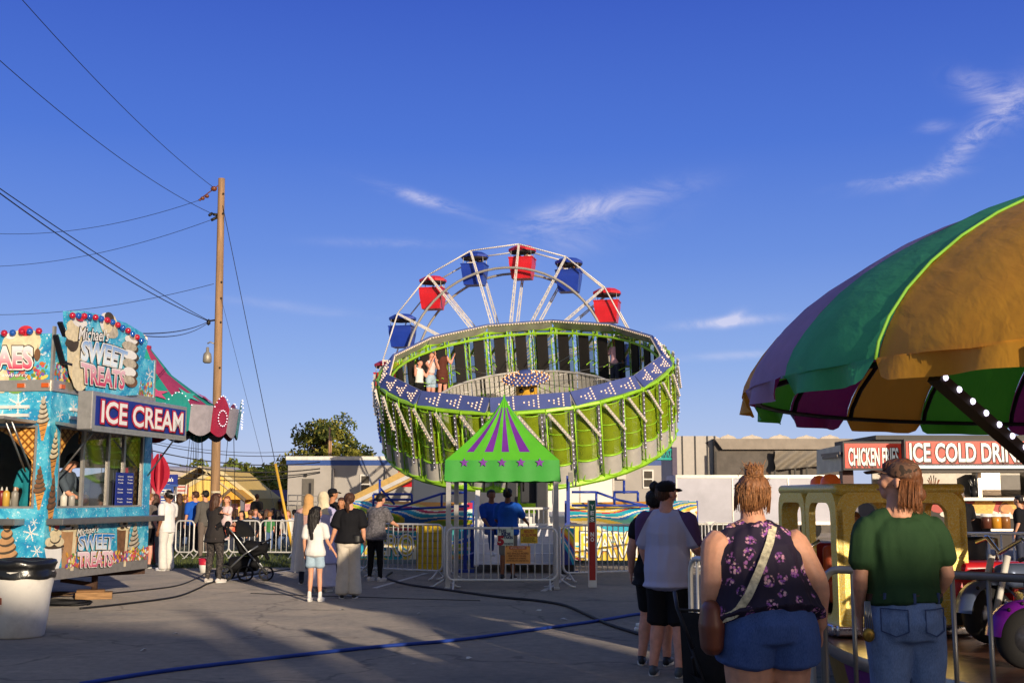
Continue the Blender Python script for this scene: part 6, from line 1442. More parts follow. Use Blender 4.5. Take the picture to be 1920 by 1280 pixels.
for cx in (1790, 1845, 1898, 1955):
    pf = Pic(Pl((0, FDN, 0), (1, 0, 0), (0, -1, 0)), .006 if False else .012); a, b = ff.px(cx, 962); pf.E(a, b - .02, .36, .1, 1)
    if cx in (1845, 1955):
        for i in range(14): an = -.9 + 1.8 * i / 13; x, y = a + .32 * math.sin(an), b + .06 + .34 * math.cos(an) * rnd.uniform(.7, 1.05); pf.Q([(a + .2 * math.sin(an) - .03, b), (a + .2 * math.sin(an) + .03, b), (x + .03, y), (x - .03, y)], 0)
    else:
        for i in range(10): pf.E(a + rnd.uniform(-.2, .2), b + rnd.uniform(.02, .28), .14, .1, (2, 4, 0)[i % 3], rnd.random())
    pf.build('food_print', FPM, fst)
for cx in (1762, 1822, 1872, 1926):
    pf = Pic(Pl((0, FDN, 0), (1, 0, 0), (0, -1, 0)), .004); a, b = ff.px(cx, 950); pf.E(a, b, .25, .14, 3); pf.build('food_print', FPM, fst)
for i, (x, y, c_, lab) in enumerate(((1752, 932, '#7a3a2c', 'steel crock of utensils on the food stand counter'), (1828, 932, '#2a2a2c', 'black container with tongs on the food stand counter'), (1789, 932, '#1d2420', 'tall dark green box on the food stand counter'))):
    p_ = P(x, y, FDN + .15); u_ = thing('counter_container', lab, 'container', p_); mb = MB(); mb.lathe([(0, 0), (.1, 0), (.11, .26), (.09, .25), (0, .24)], 12); mb.build('crock', M('crock' + str(i), c_, .4), u_, local=True)
    if i < 2:
        mb = MB()
        for k in range(7): a = k * .9; mb.tube([(.04 * math.cos(a), .04 * math.sin(a), .2), (.14 * math.cos(a), .1 * math.sin(a), .42 + .05 * (k % 3))], .012, 5)
        mb.build('utensils', STEEL if i else M('utensil_red', '#8d5a44', .5), u_, local=True)
for i, (x, c_, lab) in enumerate(((1868, '#c58a2a', 'amber sauce jar on the low shelf of the food stand'), (1885, '#8a5a2c', 'brown sauce jar on the low shelf of the food stand'), (1850, '#5a3326', 'dark jar leftmost on the low shelf of the food stand'))):
    p_ = P(x, 990, FDN - .3); u_ = thing('sauce_jar', lab, 'jar', p_); mb = MB(); mb.lathe([(0, 0), (.12, 0), (.12, .24), (.1, .27), (0, .27)], 12); mb.build('jar', M('jar' + str(i), c_, .3), u_, local=True); mb = MB(); mb.lathe([(.125, .27), (.125, .33), (0, .34)], 12); mb.build('lid', SW_, u_, local=True)
mb = MB(); bx_px(mb, 1842, 2100, 990, 994, FDN, .5, push=.5); mb.build('low_shelf', STEEL, fst)
# ---------------------------------------------------------------- people
def ring_loft(bm, pts, rad, n=14, side=(1, 0, 0)):
    """closed tube through pts; rad = (half width, half depth) per point"""
    pts = [V(p) for p in pts]; side = V(side); N = len(pts); rings = []
    for i in range(N):
        a = pts[max(0, i - 1)]; b = pts[min(N - 1, i + 1)]; t = (b - a).normalized(); s_ = side - t * side.dot(t)
        if s_.length < .15: s_ = V((0, 0, 1)) - t * t.z
        if s_.length < .15: s_ = V((0, 1, 0)) - t * t.y
        s_.normalize(); f = t.cross(s_); r = rad[i]; rs, rf = (r, r) if isinstance(r, (int, float)) else r
        rings.append([bm.verts.new(pts[i] + s_ * rs * math.cos(2 * math.pi * k / n) + f * rf * math.sin(2 * math.pi * k / n)) for k in range(n)])
    # rounded ends
    def cap(ring, c, d, r, flip):
        r = min(r, .055)
        q = [bm.verts.new(c + (v_.co - c) * .6 + d * r * .55) for v_ in ring]; tip = bm.verts.new(c + d * r * .75)
        for k in range(n):
            f = (ring[k], ring[(k + 1) % n], q[(k + 1) % n], q[k]); g = (q[k], q[(k + 1) % n], tip)
            bm.faces.new(f[::-1] if flip else f); bm.faces.new(g[::-1] if flip else g)
    for i in range(N - 1):
        for k in range(n): bm.faces.new((rings[i][k], rings[i][(k + 1) % n], rings[i + 1][(k + 1) % n], rings[i + 1][k]))
    r0 = rad[0] if isinstance(rad[0], (int, float)) else min(rad[0]); r1 = rad[-1] if isinstance(rad[-1], (int, float)) else min(rad[-1])
    cap(rings[0], pts[0], (pts[0] - pts[1]).normalized(), r0, True); cap(rings[-1], pts[-1], (pts[-1] - pts[-2]).normalized(), r1, False)
def ball(bm, c, r, n=14):
    r = V((r, r, r)) if isinstance(r, (int, float)) else V(r); ret = bmesh.ops.create_icosphere(bm, subdivisions=3, radius=1)
    for v_ in ret['verts']: v_.co = V(c) + V((v_.co.x * r.x, v_.co.y * r.y, v_.co.z * r.z))
def fuse(name, shapes, vox, mats, parent, sm=4, disp=None, islands=(), fac=.5):
    """shapes: ('L', pts, radii, side) or ('B', centre, radius) -> one voxel-fused surface"""
    bm = bmesh.new()
    for s_ in shapes:
        if s_[0] == 'L': ring_loft(bm, s_[1], s_[2], side=s_[3] if len(s_) > 3 else (1, 0, 0))
        else: ball(bm, s_[1], s_[2])
    me = bpy.data.meshes.new(name); bm.to_mesh(me); bm.free()
    o = bpy.data.objects.new(name, me); COL.objects.link(o)
    rm = o.modifiers.new('r', 'REMESH'); rm.mode = 'VOXEL'; rm.voxel_size = vox; rm.use_smooth_shade = True
    if sm: s2 = o.modifiers.new('s', 'SMOOTH'); s2.iterations = sm; s2.factor = fac
    dg = bpy.context.evaluated_depsgraph_get(); me2 = bpy.data.meshes.new_from_object(o.evaluated_get(dg), preserve_all_data_layers=False, depsgraph=dg)
    bpy.data.objects.remove(o); bpy.data.meshes.remove(me); me2.name = name
    if disp:
        nn = [v_.normal.copy() for v_ in me2.vertices]
        for v_, nr in zip(me2.vertices, nn): v_.co = v_.co + nr * disp(v_.co)
    if islands:
        bm = bmesh.new(); bm.from_mesh(me2)
        for c, r, mi in islands:
            ret = bmesh.ops.create_icosphere(bm, subdivisions=2, radius=1); r = V(r)
            for v_ in ret['verts']: v_.co = V(c[0] if isinstance(c, tuple) and hasattr(c[0], 'x') else c) + V((v_.co.x * r.x, v_.co.y * r.y, v_.co.z * r.z))
            for f_ in {f_ for v_ in ret['verts'] for f_ in v_.link_faces}: f_.material_index = mi
        bm.to_mesh(me2); bm.free()
    me2.polygons.foreach_set('use_smooth', [True] * len(me2.polygons)); me2.materials.clear()
    return link_mesh(name, me2, mats, parent)
def wrinkle(amp, sc_=(7, 7, 3.2), seed=0):
    def f(p):
        q = V((p.x * sc_[0] + seed, p.y * sc_[1], p.z * sc_[2])); return amp * (noise.noise(q) + .5 * noise.noise(q * 2.3)) 
    return f
def strands(amp, seed=0, s1=55):
    def f(p):
        return amp * (noise.noise(V((p.x * s1 + seed, p.y * s1, p.z * 9))) + .8 * noise.noise(V((p.x * 14, p.y * 14 + seed, p.z * 7))))
    return f
def path_cut(pts, f):
    L = [(pts[i + 1] - pts[i]).length for i in range(len(pts) - 1)]; tot = sum(L) * f; out = [pts[0]]
    for i, l in enumerate(L):
        if tot <= l: out.append(pts[i].lerp(pts[i + 1], tot / l)); return out
        out.append(pts[i + 1]); tot -= l
    return out
def resample(pts, n):
    L = [0]
    for i in range(len(pts) - 1): L.append(L[-1] + (pts[i + 1] - pts[i]).length)
    out = []
    for k in range(n):
        d = L[-1] * k / (n - 1); i = 0
        while i < len(L) - 2 and L[i + 1] < d: i += 1
        out.append(pts[i].lerp(pts[i + 1], (d - L[i]) / max(1e-6, L[i + 1] - L[i])))
    return out
def lerpr(tab, f):
    for i in range(len(tab) - 1):
        if f <= tab[i + 1][0]: k = (f - tab[i][0]) / (tab[i + 1][0] - tab[i][0]); return tab[i][1] + (tab[i + 1][1] - tab[i][1]) * k
    return tab[-1][1]
ARMR = [(0, .058), (.12, .056), (.3, .048), (.5, .040), (.62, .042), (.85, .030), (1, .026)]
LEGR = [(0, .094), (.15, .090), (.35, .074), (.5, .057), (.56, .056), (.68, .060), (.85, .042), (1, .036)]
def skinmat(name, c):
    if name in _mats: return _mats[name]
    m = M(name, c, .55, var=.16, scale=14, spec=.3, bump=.15, bscale=90); m.node_tree.nodes['Principled BSDF'].inputs['Subsurface Weight'].default_value = .12
    m.node_tree.nodes['Principled BSDF'].inputs['Subsurface Radius'].default_value = (.02, .008, .004); m.node_tree.nodes['Principled BSDF'].inputs['Subsurface Scale'].default_value = .4; return m
SK_A, SK_B, SK_C, SK_D = skinmat('skin_fair', '#d49b7c'), skinmat('skin_tan', '#b8805c'), skinmat('skin_brown', '#8a5a3e'), skinmat('skin_pink', '#d79a84')
LIP, EYE, BROW = M('lip', '#9a5148', .5), M('eye_dark', '#1a1412', .2), M('brow', '#3a2619', .8)
def hairmat(name, c): return M(name, c, .5, var=.45, scale=26, stretch=(3, 3, .5), bump=.6, bscale=40, spec=.35)
HB, HBK, HBL, HGR = hairmat('hair_brown', '#4a2f1f'), hairmat('hair_black', '#17120f'), hairmat('hair_blond', '#8f6238'), hairmat('hair_grey', '#7a7068')
def cloth(name, c, var=.1, **k): return M(name, c, .85, var=var, scale=k.pop('scale', 6), bump=k.pop('bump', .2), bscale=k.pop('bscale', 90), spec=.2, **k)
def denim(name, c):
    if name in _mats: return _mats[name]
    m = bpy.data.materials.new(name); t = NT(m); vec = t.coord('Object'); cc = hx(c)
    f = t.ramp(t.noise(t.coord('Object', (1, 1, .6)), 5, 6, .65), [(.3, tuple(x * .7 for x in cc)), (.7, tuple(min(1, x * 1.3) for x in cc))]); th = t.noise(t.coord('Object', (1, 1, .25)), 240, 2)
    t.l(t.mix(.35, f, t.ramp(th, [(.35, tuple(x * .6 for x in cc)), (.65, tuple(min(1, x * 1.4 + .04) for x in cc))])), t.b.inputs['Base Color']); t.b.inputs['Roughness'].default_value = .85; t.bump(th, .3, .003); _mats[name] = m; return m
def hand_shapes(w, d, sgn, k=1.0, curl=.5, palmn=None, fine=True):
    """palm plus five bent fingers; w wrist, d direction of the hand, sgn +1 right"""
    d = V(d).normalized(); pn = V(palmn) if palmn else V((-sgn, 0, 0)); pn = (pn - d * pn.dot(d)).normalized(); s_ = d.cross(pn).normalized() * sgn
    if s_.y < 0 and not palmn: s_ = -s_
    sh = [('L', [w, w + d * .035 * k, w + d * .085 * k], [(.024 * k, .016 * k), (.036 * k, .016 * k), (.040 * k, .014 * k)], tuple(s_))]
    for i, (o, l) in enumerate(((.031, .070), (.0105, .080), (-.0105, .074), (-.031, .056))):
        b = w + d * .082 * k + s_ * o * k; d1 = (d + pn * curl * .45 + s_ * o * 2.2).normalized(); d2 = (d + pn * curl * 1.5).normalized(); r = .0088 * k if fine else .0105 * k
        j = b + d1 * l * .52 * k; sh.append(('L', [b - d * .02 * k, b, j, j + d2 * l * .48 * k], [r * 1.05, r * 1.05, r * .98, r * .8]))
    tb = w + d * .028 * k + s_ * .028 * k; t1 = (d * .7 + s_ * .75 + pn * .25).normalized(); t2 = (d * .95 + s_ * .25 + pn * .35).normalized()
    sh.append(('L', [tb - s_ * .012 * k, tb, tb + t1 * .032 * k, tb + t1 * .032 * k + t2 * .032 * k], [.012 * k, .0125 * k, .011 * k, .0085 * k])); return sh
def VV(p): return V(p)
def person(lab, x, d, H=1.75, rz=0, parent_loc=None, skin=None, vox=.0115, gw=1, armg=1, legg=1, fem=False, arms=None, legs=None, head=(0, 0, 0), lean=(0, 0), hips=None,
           top=None, bottom=None, hair=('short', None), shoes='#2a2a2c', cap=None, cat='person', group=None, zbase=0, torso=None, hands=True, sock=None, sit=False, extra=None, face=True, shoulder=None, curl=.5, loc=None, shz=0):
    skin = skin or SK_A; S = H / 1.75
    if loc is None: g_ = P(x, 1000, d); loc = V((g_.x, d, zbase))
    t = thing('person', lab, cat, loc, rz, group)
    sx = (shoulder or (.168 if fem else .188)); lx, ly = lean
    def tl(p):                                          # lean grows with height above the hips
        p = V(p); k = max(0, (p.z - .9) / .6); return V((p.x + lx * k, p.y + ly * k, p.z)) * S
    A = {'R': ((sx + .045, -.03, 1.14), (sx + .06, .06, .90)), 'L': ((-sx - .045, -.03, 1.14), (-sx - .06, .06, .90))}
    if arms: A.update(arms)
    Lg = {'R': ((.095, .015, .50), (.105, -.02, .085)), 'L': ((-.095, .015, .50), (-.105, -.02, .085))}
    if legs: Lg.update(legs)
    hz = .93; ap, lp = {}, {}
    for k, sg in (('R', 1), ('L', -1)):
        ap[k] = [tl((sg * (sx - .025), 0, 1.415 + shz)), tl((sg * (sx + .012), -.004, 1.385 + shz)), tl(A[k][0]), tl(A[k][1])]
        lp[k] = [V((sg * .085, 0, hz)) * S, V(Lg[k][0]) * S, V(Lg[k][1]) * S]
    tp = torso or ([(.86, 0, .150, .105), (.93, 0, .165, .12), (1.02, 0, .145, .105), (1.10, 0, .128, .095), (1.2, .0, .142, .105), (1.31, .0, .158, .115), (1.39, -.005, .150, .095), (1.44, -.008, .10, .07)] if fem else
                   [(.86, 0, .145, .105), (.93, 0, .158, .115), (1.02, 0, .150, .108), (1.10, 0, .148, .105), (1.2, 0, .160, .112), (1.31, 0, .178, .122), (1.39, -.005, .172, .10), (1.44, -.008, .11, .075)])
    if not torso: tp = [(z_, y_, a * gw, b * (gw * .9 + .1)) for z_, y_, a, b in tp]
    tpts = [tl((0, y_, z_)) for z_, y_, a, b in tp]; trad = [(a * S, b * S) for z_, y_, a, b in tp]
    k_ = S * (1.0 if H > 1.3 else 1.12)
    nb = tl((0, -.012, 1.44)); hc = tl((0, .012, 1.50)); HM_ = Matrix.Translation(hc) @ Matrix.Rotation(head[0], 4, 'Z') @ Matrix.Rotation(-head[1], 4, 'X') @ Matrix.Rotation(head[2], 4, 'Y')
    if H < 1.3: k_ = S * 1.3
    elif H < 1.5: k_ = S * 1.12
    def hd(p): return HM_ @ (V(p) * k_)
    sh = [('L', tpts, [(a - .016 * S, b - .016 * S) for a, b in trad] if top else trad)]
    trap = [('L', [tl((sg * .035, -.012, 1.475)), tl((sg * .10, -.008, 1.445)), tl((sg * (sx - .03), -.004, 1.40 + shz))], [.03 * S * gw ** .7, .036 * S * gw ** .8, .045 * S * gw ** .6]) for sg in (1, -1)]
    sh += trap
    armsh, legsh = [], []
    for k, sg in (('R', 1), ('L', -1)):
        rs = resample(ap[k], 12); armsh.append(('L', rs, [lerpr(ARMR, i / 11) * armg * S for i in range(12)]))
        if hands: armsh += hand_shapes(ap[k][3], (ap[k][3] - ap[k][2]), sg, S * (1 if not fem else .93), curl, None, vox < .009)
        if gw > 1.35: legsh.append(('L', [V((sg * .10, -.03, .94)) * S, V((sg * .115, -.02, .86)) * S, lp[k][0].lerp(lp[k][1], .38)], [(.155 * S, .19 * S), (.155 * S, .185 * S), .148 * S]))
        rl = resample(lp[k], 14); legsh.append(('L', rl, [lerpr(LEGR, i / 13) * legg * S for i in range(14)]))
    hsh = [('L', [nb, hd((0, .0, .055)), hd((0, .01, .12))], [.066 * k_ * (gw ** .5), .054 * k_ * (gw ** .4), .052 * k_]), ('B', hd((0, 0, .165)), .072 * k_), ('B', hd((0, -.015, .168)), .080 * k_), ('B', hd((0, .02, .155)), .074 * k_), ('B', hd((0, .005, .185)), .074 * k_),
           ('L', [hd((0, .0, .11)), hd((0, .045, .075)), hd((0, .072, .055))], [(.056 * k_, .05 * k_), (.047 * k_, .04 * k_), (.026 * k_, .022 * k_)])]
    hsh += [('L', [hd((0, .088, .150)), hd((0, .104, .118)), hd((0, .092, .108))], [.011 * k_, .0145 * k_, .014 * k_]), ('B', hd((0, .078, .165)), .026 * k_), ('B', hd((0, .083, .082)), .019 * k_)]
    for s_ in (-1, 1): hsh += [('B', hd((s_ * .079, -.008, .128)), (.013 * k_, .020 * k_, .032 * k_)), ('B', hd((s_ * .04, .066, .118)), .026 * k_), ('B', hd((s_ * .033, .078, .163)), (.024 * k_, .012 * k_, .011 * k_))]
    isl = []
    if face:
        for s_ in (-1, 1): isl += [(hd((s_ * .033, .0855, .146)), (.0125 * k_, .006 * k_, .006 * k_), 1), (hd((s_ * .034, .0905, .166)), (.019 * k_, .006 * k_, .0045 * k_), 2)]
        isl += [(hd((0, .098, .083)), (.021 * k_, .006 * k_, .0055 * k_), 3)]
    body = fuse('body', sh + armsh + legsh + hsh, vox, [skin, EYE, BROW, LIP], t, 3, None, isl)
    if top:
        c, sleeve, hem = top[0], top[1], top[2]; op = top[3] if len(top) > 3 else {}
        g = op.get('g', .014) * S; fl = op.get('flare', 0); ss = []
        zs = [z_ for z_, *_ in tp]; pts, rad = [], []
        if hem < zs[0]: tpx = [(hem, tp[0][1], tp[0][2] + fl, tp[0][3] + fl)] + list(tp)
        else: tpx = [q for q in tp if q[0] >= hem]
        for z_, y_, a, b in tpx:
            k2 = max(0, (1.2 - z_) / (1.2 - hem + .001)); pts.append(tl((0, y_, z_))); rad.append(((a + fl * k2) * S + g * (1 + .8 * k2 * op.get('loose', 1)), (b + fl * k2) * S + g * (1 + .8 * k2 * op.get('loose', 1))))
        ss.append(('L', pts, rad))
        for k, sg in (('R', 1), ('L', -1)):
            ss.append(('L', [tl((sg * .05, -.012, 1.458)), tl((sg * .10, -.008, 1.44)), tl((sg * (sx - .03) * (1 if sleeve else .93), -.004, 1.40 + shz + (0 if sleeve else .02)))], [.036 * S + g * .5, .044 * S + g * .8, .056 * S + g * .9]))
            if sleeve > 0:
                pc_ = resample(path_cut(ap[k], sleeve), 7); ss.append(('L', pc_, [lerpr(ARMR, i / 6 * sleeve) * armg * S + g * (1.0 + op.get('sl', .5) * i / 6) for i in range(7)]))
            else: pass
        fuse('top', ss, max(vox, .0095), c if isinstance(c, list) else [c], t, 5, wrinkle(op.get('wr', .006) * S, op.get('ws', (7, 7, 3.4)), x or 0))
    if bottom:
        c, kind, hem = bottom[0], bottom[1], bottom[2]; op = bottom[3] if len(bottom) > 3 else {}; wide = op.get('wide', 0); g = op.get('g', .012) * S; ss = []
        zt = op.get('waist', 1.03)
        hp = [q for q in tp if q[0] <= zt + .001]; hpts = [tl((0, q[1], q[0])) for q in hp]; hrad = [(q[2] * S + g, q[3] * S + g) for q in hp]
        ss.append(('L', hpts, hrad))
        if kind == 'skirt': ss = [('L', [V((0, 0, hem)) * S, V((0, 0, (hem + .9) / 2)) * S, V((0, 0, .92)) * S, tl((0, 0, zt))], [(wide * S, wide * S * .85), ((wide * .6 + .07) * S, (wide * .55 + .05) * S), (.17 * gw * S, .13 * gw * S), (.145 * gw * S, .11 * gw * S)])]
        else:
            for k in 'RL':
                if gw > 1.35: sg = 1 if k == 'R' else -1; ss.append(('L', [V((sg * .10, -.03, .95)) * S, V((sg * .115, -.02, .86)) * S, V((sg * .122, -.005, hem)) * S], [(.155 * S + g, .19 * S + g), (.158 * S + g, .188 * S + g), (.152 * S + g * 1.6, .165 * S + g * 1.6)]))
                full = lp[k]; tot = full[0].z - full[2].z; f = min(1.0, max(.1, (full[0].z - hem * S) / max(.01, tot))) if not sit else op.get('f', 1)
                rl = resample(path_cut(full, f), 10); n_ = len(rl)
                ss.append(('L', rl, [max(lerpr(LEGR, i / 9 * f) * legg * S + g, (.085 + wide * i / 9) * S * legg ** .5 if wide else 0) for i in range(10)]))
                if not sit and f > .95: ss.append(('L', [rl[-1] + V((0, 0, .03)), rl[-1] + V((0, .0, -.035)) * S], [(max(lerpr(LEGR, 1) * S + g, (.085 + wide) * S if wide else 0))] * 2))
        fuse('shorts' if kind == 'shorts' else 'skirt' if kind == 'skirt' else 'trousers', ss, max(vox, .0095), [c], t, 5, wrinkle(op.get('wr', .006) * S, (8, 8, 5), (x or 0) + 3))
    if shoes:
        sm_ = M('shoe_' + shoes, shoes, .5); so_ = M('shoe_sole', '#d9d6d0', .6)
        for k in 'RL':
            an = lp[k][2]; tod = op_dir.get(k) if False else V((.12 * (1 if k == 'R' else -1), 1, 0)).normalized()
            if sit: tod = V((.1 * (1 if k == 'R' else -1), 1, -.1)).normalized()
            b0 = an + V((0, 0, -.045)) * S
            if sock: fuse('sock', [('L', [an + V((0, 0, .1)) * S, an + V((0, 0, -.02)) * S], [.043 * S * legg, .042 * S])], .012, [sock], t, 2)
            s1 = fuse('shoe', [('L', [b0 - tod * .055 * S, b0 + tod * .02 * S, b0 + tod * .10 * S, b0 + tod * .175 * S], [(.036 * S, .042 * S), (.042 * S, .046 * S), (.047 * S, .034 * S), (.036 * S, .022 * S)]), ('L', [b0, an + V((0, 0, .01)) * S], [.043 * S, .040 * S])], .011, [sm_], t, 2)
            mb = MB(); o_ = []; 
            for i in range(14):
                a = 2 * math.pi * i / 14; p = b0 + tod * (.06 + .128 * math.cos(a)) * S + V((tod.y, -tod.x, 0)) * .048 * S * math.sin(a); o_.append(V((p.x, p.y, max(b0.z - .047 * S, -.02) if sit else b0.z - .04 * S)))
            mb.prism(o_, (0, 0, .026 * S)); mb.build('sole', so_, s1, local=True)
    hs, hm = hair[0], hair[1] or HB
    hsx = []
    if hs in ('short', 'long', 'bun', 'pony', 'mullet', 'cropped'):
        gk = .007 if hs != 'cropped' else .0
        hsx = [('B', hd((0, -.022, .183)), ((.082 + gk) * k_, (.085 + gk) * k_, (.075 + gk) * k_)), ('B', hd((0, -.035, .150)), ((.080 + gk) * k_, (.068 + gk) * k_, (.072 + gk) * k_)), ('B', hd((0, .022, .213)), (.070 * k_, .062 * k_, .045 * k_)), ('B', hd((0, -.062, .118)), (.062 * k_, .034 * k_, .045 * k_))]
        if hs == 'long':
            ln = hair[2] if len(hair) > 2 else .35
            hsx += [('L', [hd((0, -.07, .19)), hd((0, -.095, .09)), hd((0, -.10, -.03)), hd((.01, -.105, .06 - ln))], [(.078 * k_, .04 * k_), (.09 * k_, .045 * k_), (.085 * k_, .04 * k_), (.035 * k_, .02 * k_)])]
            for s_ in (-1, 1): hsx += [('L', [hd((s_ * .07, -.02, .19)), hd((s_ * .088, -.02, .09)), hd((s_ * .085, -.05, -.02))], [(.02 * k_, .04 * k_), (.018 * k_, .045 * k_), (.02 * k_, .03 * k_)], (1, 0, 0))]
        if hs == 'bun': 
            bz = hair[2] if len(hair) > 2 else .24
            hsx += [('B', hd((0, -.07, bz)), .045 * k_), ('B', hd((.01, -.065, bz + .03)), .035 * k_)]
        if hs == 'pony': hsx += [('B', hd((0, -.105, .17)), .028 * k_), ('L', [hd((0, -.11, .17)), hd((0, -.15, .12)), hd((0, -.145, .0)), hd((0, -.13, -.07))], [(.022 * k_, .02 * k_), (.035 * k_, .028 * k_), (.032 * k_, .025 * k_), (.012 * k_, .01 * k_)])]
        if hs == 'mullet': 
            hsx += [('B', hd((0, -.078, .082)), (.072 * k_, .04 * k_, .05 * k_)), ('B', hd((-.03, -.07, .05)), (.04 * k_, .035 * k_, .045 * k_)), ('B', hd((.035, -.07, .048)), (.04 * k_, .035 * k_, .045 * k_))]
            for i in range(12): a = -1.1 + 2.2 * i / 11; hsx.append(('L', [hd((.07 * math.sin(a), -.075 * math.cos(a) - .01, .10)), hd((.082 * math.sin(a), -.10 * math.cos(a), .04)), hd((.092 * math.sin(a), -.115 * math.cos(a), .0 + .02 * (i % 3)))], [.016 * k_, .015 * k_, .006 * k_]))
        fuse('hair', hsx, min(vox, .009), [hm], t, 1, strands(.009 * k_, x or 0, 75))
    if hs == 'hijab':
        hsx = [('B', hd((0, -.03, .165)), (.098 * k_, .098 * k_, .108 * k_)), ('L', [hd((0, -.035, .16)), hd((0, -.03, .06)), hd((0, -.01, -.03)), hd((0, -.03, -.16))], [(.098 * k_, .09 * k_), (.095 * k_, .085 * k_), (.13 * k_, .11 * k_), (.19 * k_, .13 * k_)])]
        fuse('headscarf', hsx, .012, [hm], t, 4, wrinkle(.012 * k_, (9, 9, 6), x or 0))
    if cap:
        cm, cd = cap[0], cap[1]
        HC = HM_ @ Matrix.Rotation(cd, 4, 'Z'); hq = lambda p: HC @ (V(p) * k_)
        fuse('cap', [('B', hq((0, -.012, .197)), (.092 * k_, .100 * k_, .062 * k_)), ('L', [hq((0, -.012, .165)), hq((0, -.012, .20))], [(.091 * k_, .099 * k_), (.091 * k_, .098 * k_)]), ('L', [hq((0, .06, .180)), hq((0, .115, .178)), hq((0, .185, .160))], [(.074 * k_, .008 * k_), (.078 * k_, .007 * k_), (.045 * k_, .006 * k_)])], .007 if vox < .01 else .009, cm if isinstance(cm, list) else [cm], t, 2)
    if extra: extra(t, S, tl, hd, ap, lp)
    return t
BLKC, WHC = cloth('cloth_black', '#17171b'), cloth('cloth_white', '#e2ded8'); CREAMC = cloth('cloth_cream', '#cfc5b4'); GREYC = cloth('cloth_grey', '#5a5652'); BLUEC = cloth('cloth_blue', '#1d56b8'); NAVYC = cloth('cloth_navy', '#1d2440')
JEANS, LTJEANS, DKJEANS = denim('denim_blue', '#4f6690'), denim('denim_light', '#9db4c4'), denim('denim_dark', '#232a40')
LILAC = cloth('cloth_lilac', '#b3aed0'); PINKC = cloth('cloth_pink', '#d9a9b0'); CHAR = cloth('cloth_charcoal', '#34302f')

# --- woman in floral top, foreground
def floral():
    m = bpy.data.materials.new('floral_cloth'); t = NT(m); vec = t.coord('Object', (1, 1, 1)); base = t.ramp(t.noise(vec, 4, 4), [(.3, hx('#1a1024')), (.7, hx('#251733'))])
    big = t.n('ShaderNodeTexVoronoi'); big.inputs['Scale'].default_value = 12.5; big.inputs['Randomness'].default_value = .85; t.l(vec, big.inputs['Vector'])
    sep_ = t.n('ShaderNodeSeparateColor'); t.l(big.outputs['Color'], sep_.inputs[0])
    clump = t.ramp(t.math('ADD', big.outputs['Distance'], t.math('MULTIPLY', t.noise(vec, 30, 2), .32)), [(.50, (1, 1, 1)), (.60, (0, 0, 0))])
    sm_ = t.n('ShaderNodeTexVoronoi'); sm_.inputs['Scale'].default_value = 62; t.l(vec, sm_.inputs['Vector']); pet = t.ramp(sm_.outputs['Distance'], [(.46, (1, 1, 1)), (.62, (0, 0, 0))])
    s2 = t.n('ShaderNodeSeparateColor'); t.l(sm_.outputs['Color'], s2.inputs[0])
    col = t.ramp(s2.outputs[0], [(0, hx('#8a4a9a')), (.35, hx('#b06aa8')), (.6, hx('#d79ab0')), (.85, hx('#e6b9b4')), (1, hx('#a04a78'))], 'CONSTANT')
    f = t.math('MULTIPLY', t.math('MULTIPLY', clump, pet), t.ramp(sep_.outputs[1], [(.08, (0, 0, 0)), (.1, (1, 1, 1))]))
    t.l(t.mix(f, base, col), t.b.inputs['Base Color']); t.b.inputs['Roughness'].default_value = .8; t.bump(t.noise(vec, 5, 4), .25, .03); return m
FW_T = [(.86, -.03, .255, .20), (.93, -.03, .268, .215), (.955, -.02, .266, .212), (1.0, .0, .262, .205), (1.1, .01, .255, .20), (1.2, .0, .245, .19), (1.30, .0, .238, .175), (1.38, -.01, .205, .15), (1.44, -.02, .135, .10), (1.47, -.02, .09, .08)]
def fw_extra(t, S, tl, hd, ap, lp):
    st_ = [tl((.09, -.07, 1.47)), tl((.03, -.165, 1.38)), tl((-.05, -.205, 1.25)), tl((-.13, -.215, 1.12)), tl((-.20, -.18, 1.02))]
    hb = thing('handbag', 'brown leather handbag on cream strap at the hip of the woman in floral top', 'handbag', t.matrix_basis @ tl((-.31, -.06, .95)))
    W_ = Matrix.Translation(t.location) @ Matrix.Rotation(t.rotation_euler.z, 4, 'Z')
    mb = MB(); pts = resample([W_ @ (p + V((0, -.012, 0))) for p in st_] + [W_ @ tl((-.28, -.12, .98))], 16); 
    for i in range(15):
        mb.bar(pts[i], pts[i + 1].lerp(pts[i], -.06), .042, .006, up=(0, -1, .2))
    mb.build('strap', M('strap_pattern', '#d8cba8', .7, var=.5, scale=30), hb)
    o = fuse('bag_body', [('L', [V((0, .0, -.12)), V((0, 0, 0)), V((0, 0, .09))], [(.06, .10), (.07, .11), (.055, .09)])], .01, [M('leather_brown', '#6b3a26', .4, var=.2, scale=8)], hb, 5)
person('woman seen from behind in sleeveless dark floral top and blue denim shorts', 1432, 6.4, H=1.72, rz=R_(4), skin=SK_A, vox=.0078, gw=1.45, armg=1.62, legg=1.68, fem=True, shoulder=.205, shz=-.035, torso=FW_T, lean=(-.055, .03),
       arms={'R': ((.30, -.05, 1.17), (.315, .05, .93)), 'L': ((-.275, -.04, 1.15), (-.275, .09, .92))}, legs={'R': ((.135, .06, .48), (.06, .10, .09)), 'L': ((-.12, -.02, .50), (-.06, -.10, .09))}, head=(R_(-14), R_(-6), R_(4)),
       top=(floral(), 0, .955, {'g': .016, 'flare': .035, 'wr': .016, 'ws': (12, 12, 2.0)}), bottom=(denim('denim_shorts', '#3a5690'), 'shorts', .755, {'g': .010, 'wr': .008, 'waist': 1.05}), hair=('none', None), shoes='#8a8680', extra=fw_extra, curl=.45)
fw = [o for o in bpy.data.objects if o.get('label', '').startswith('woman seen from behind in sleeveless')][0]
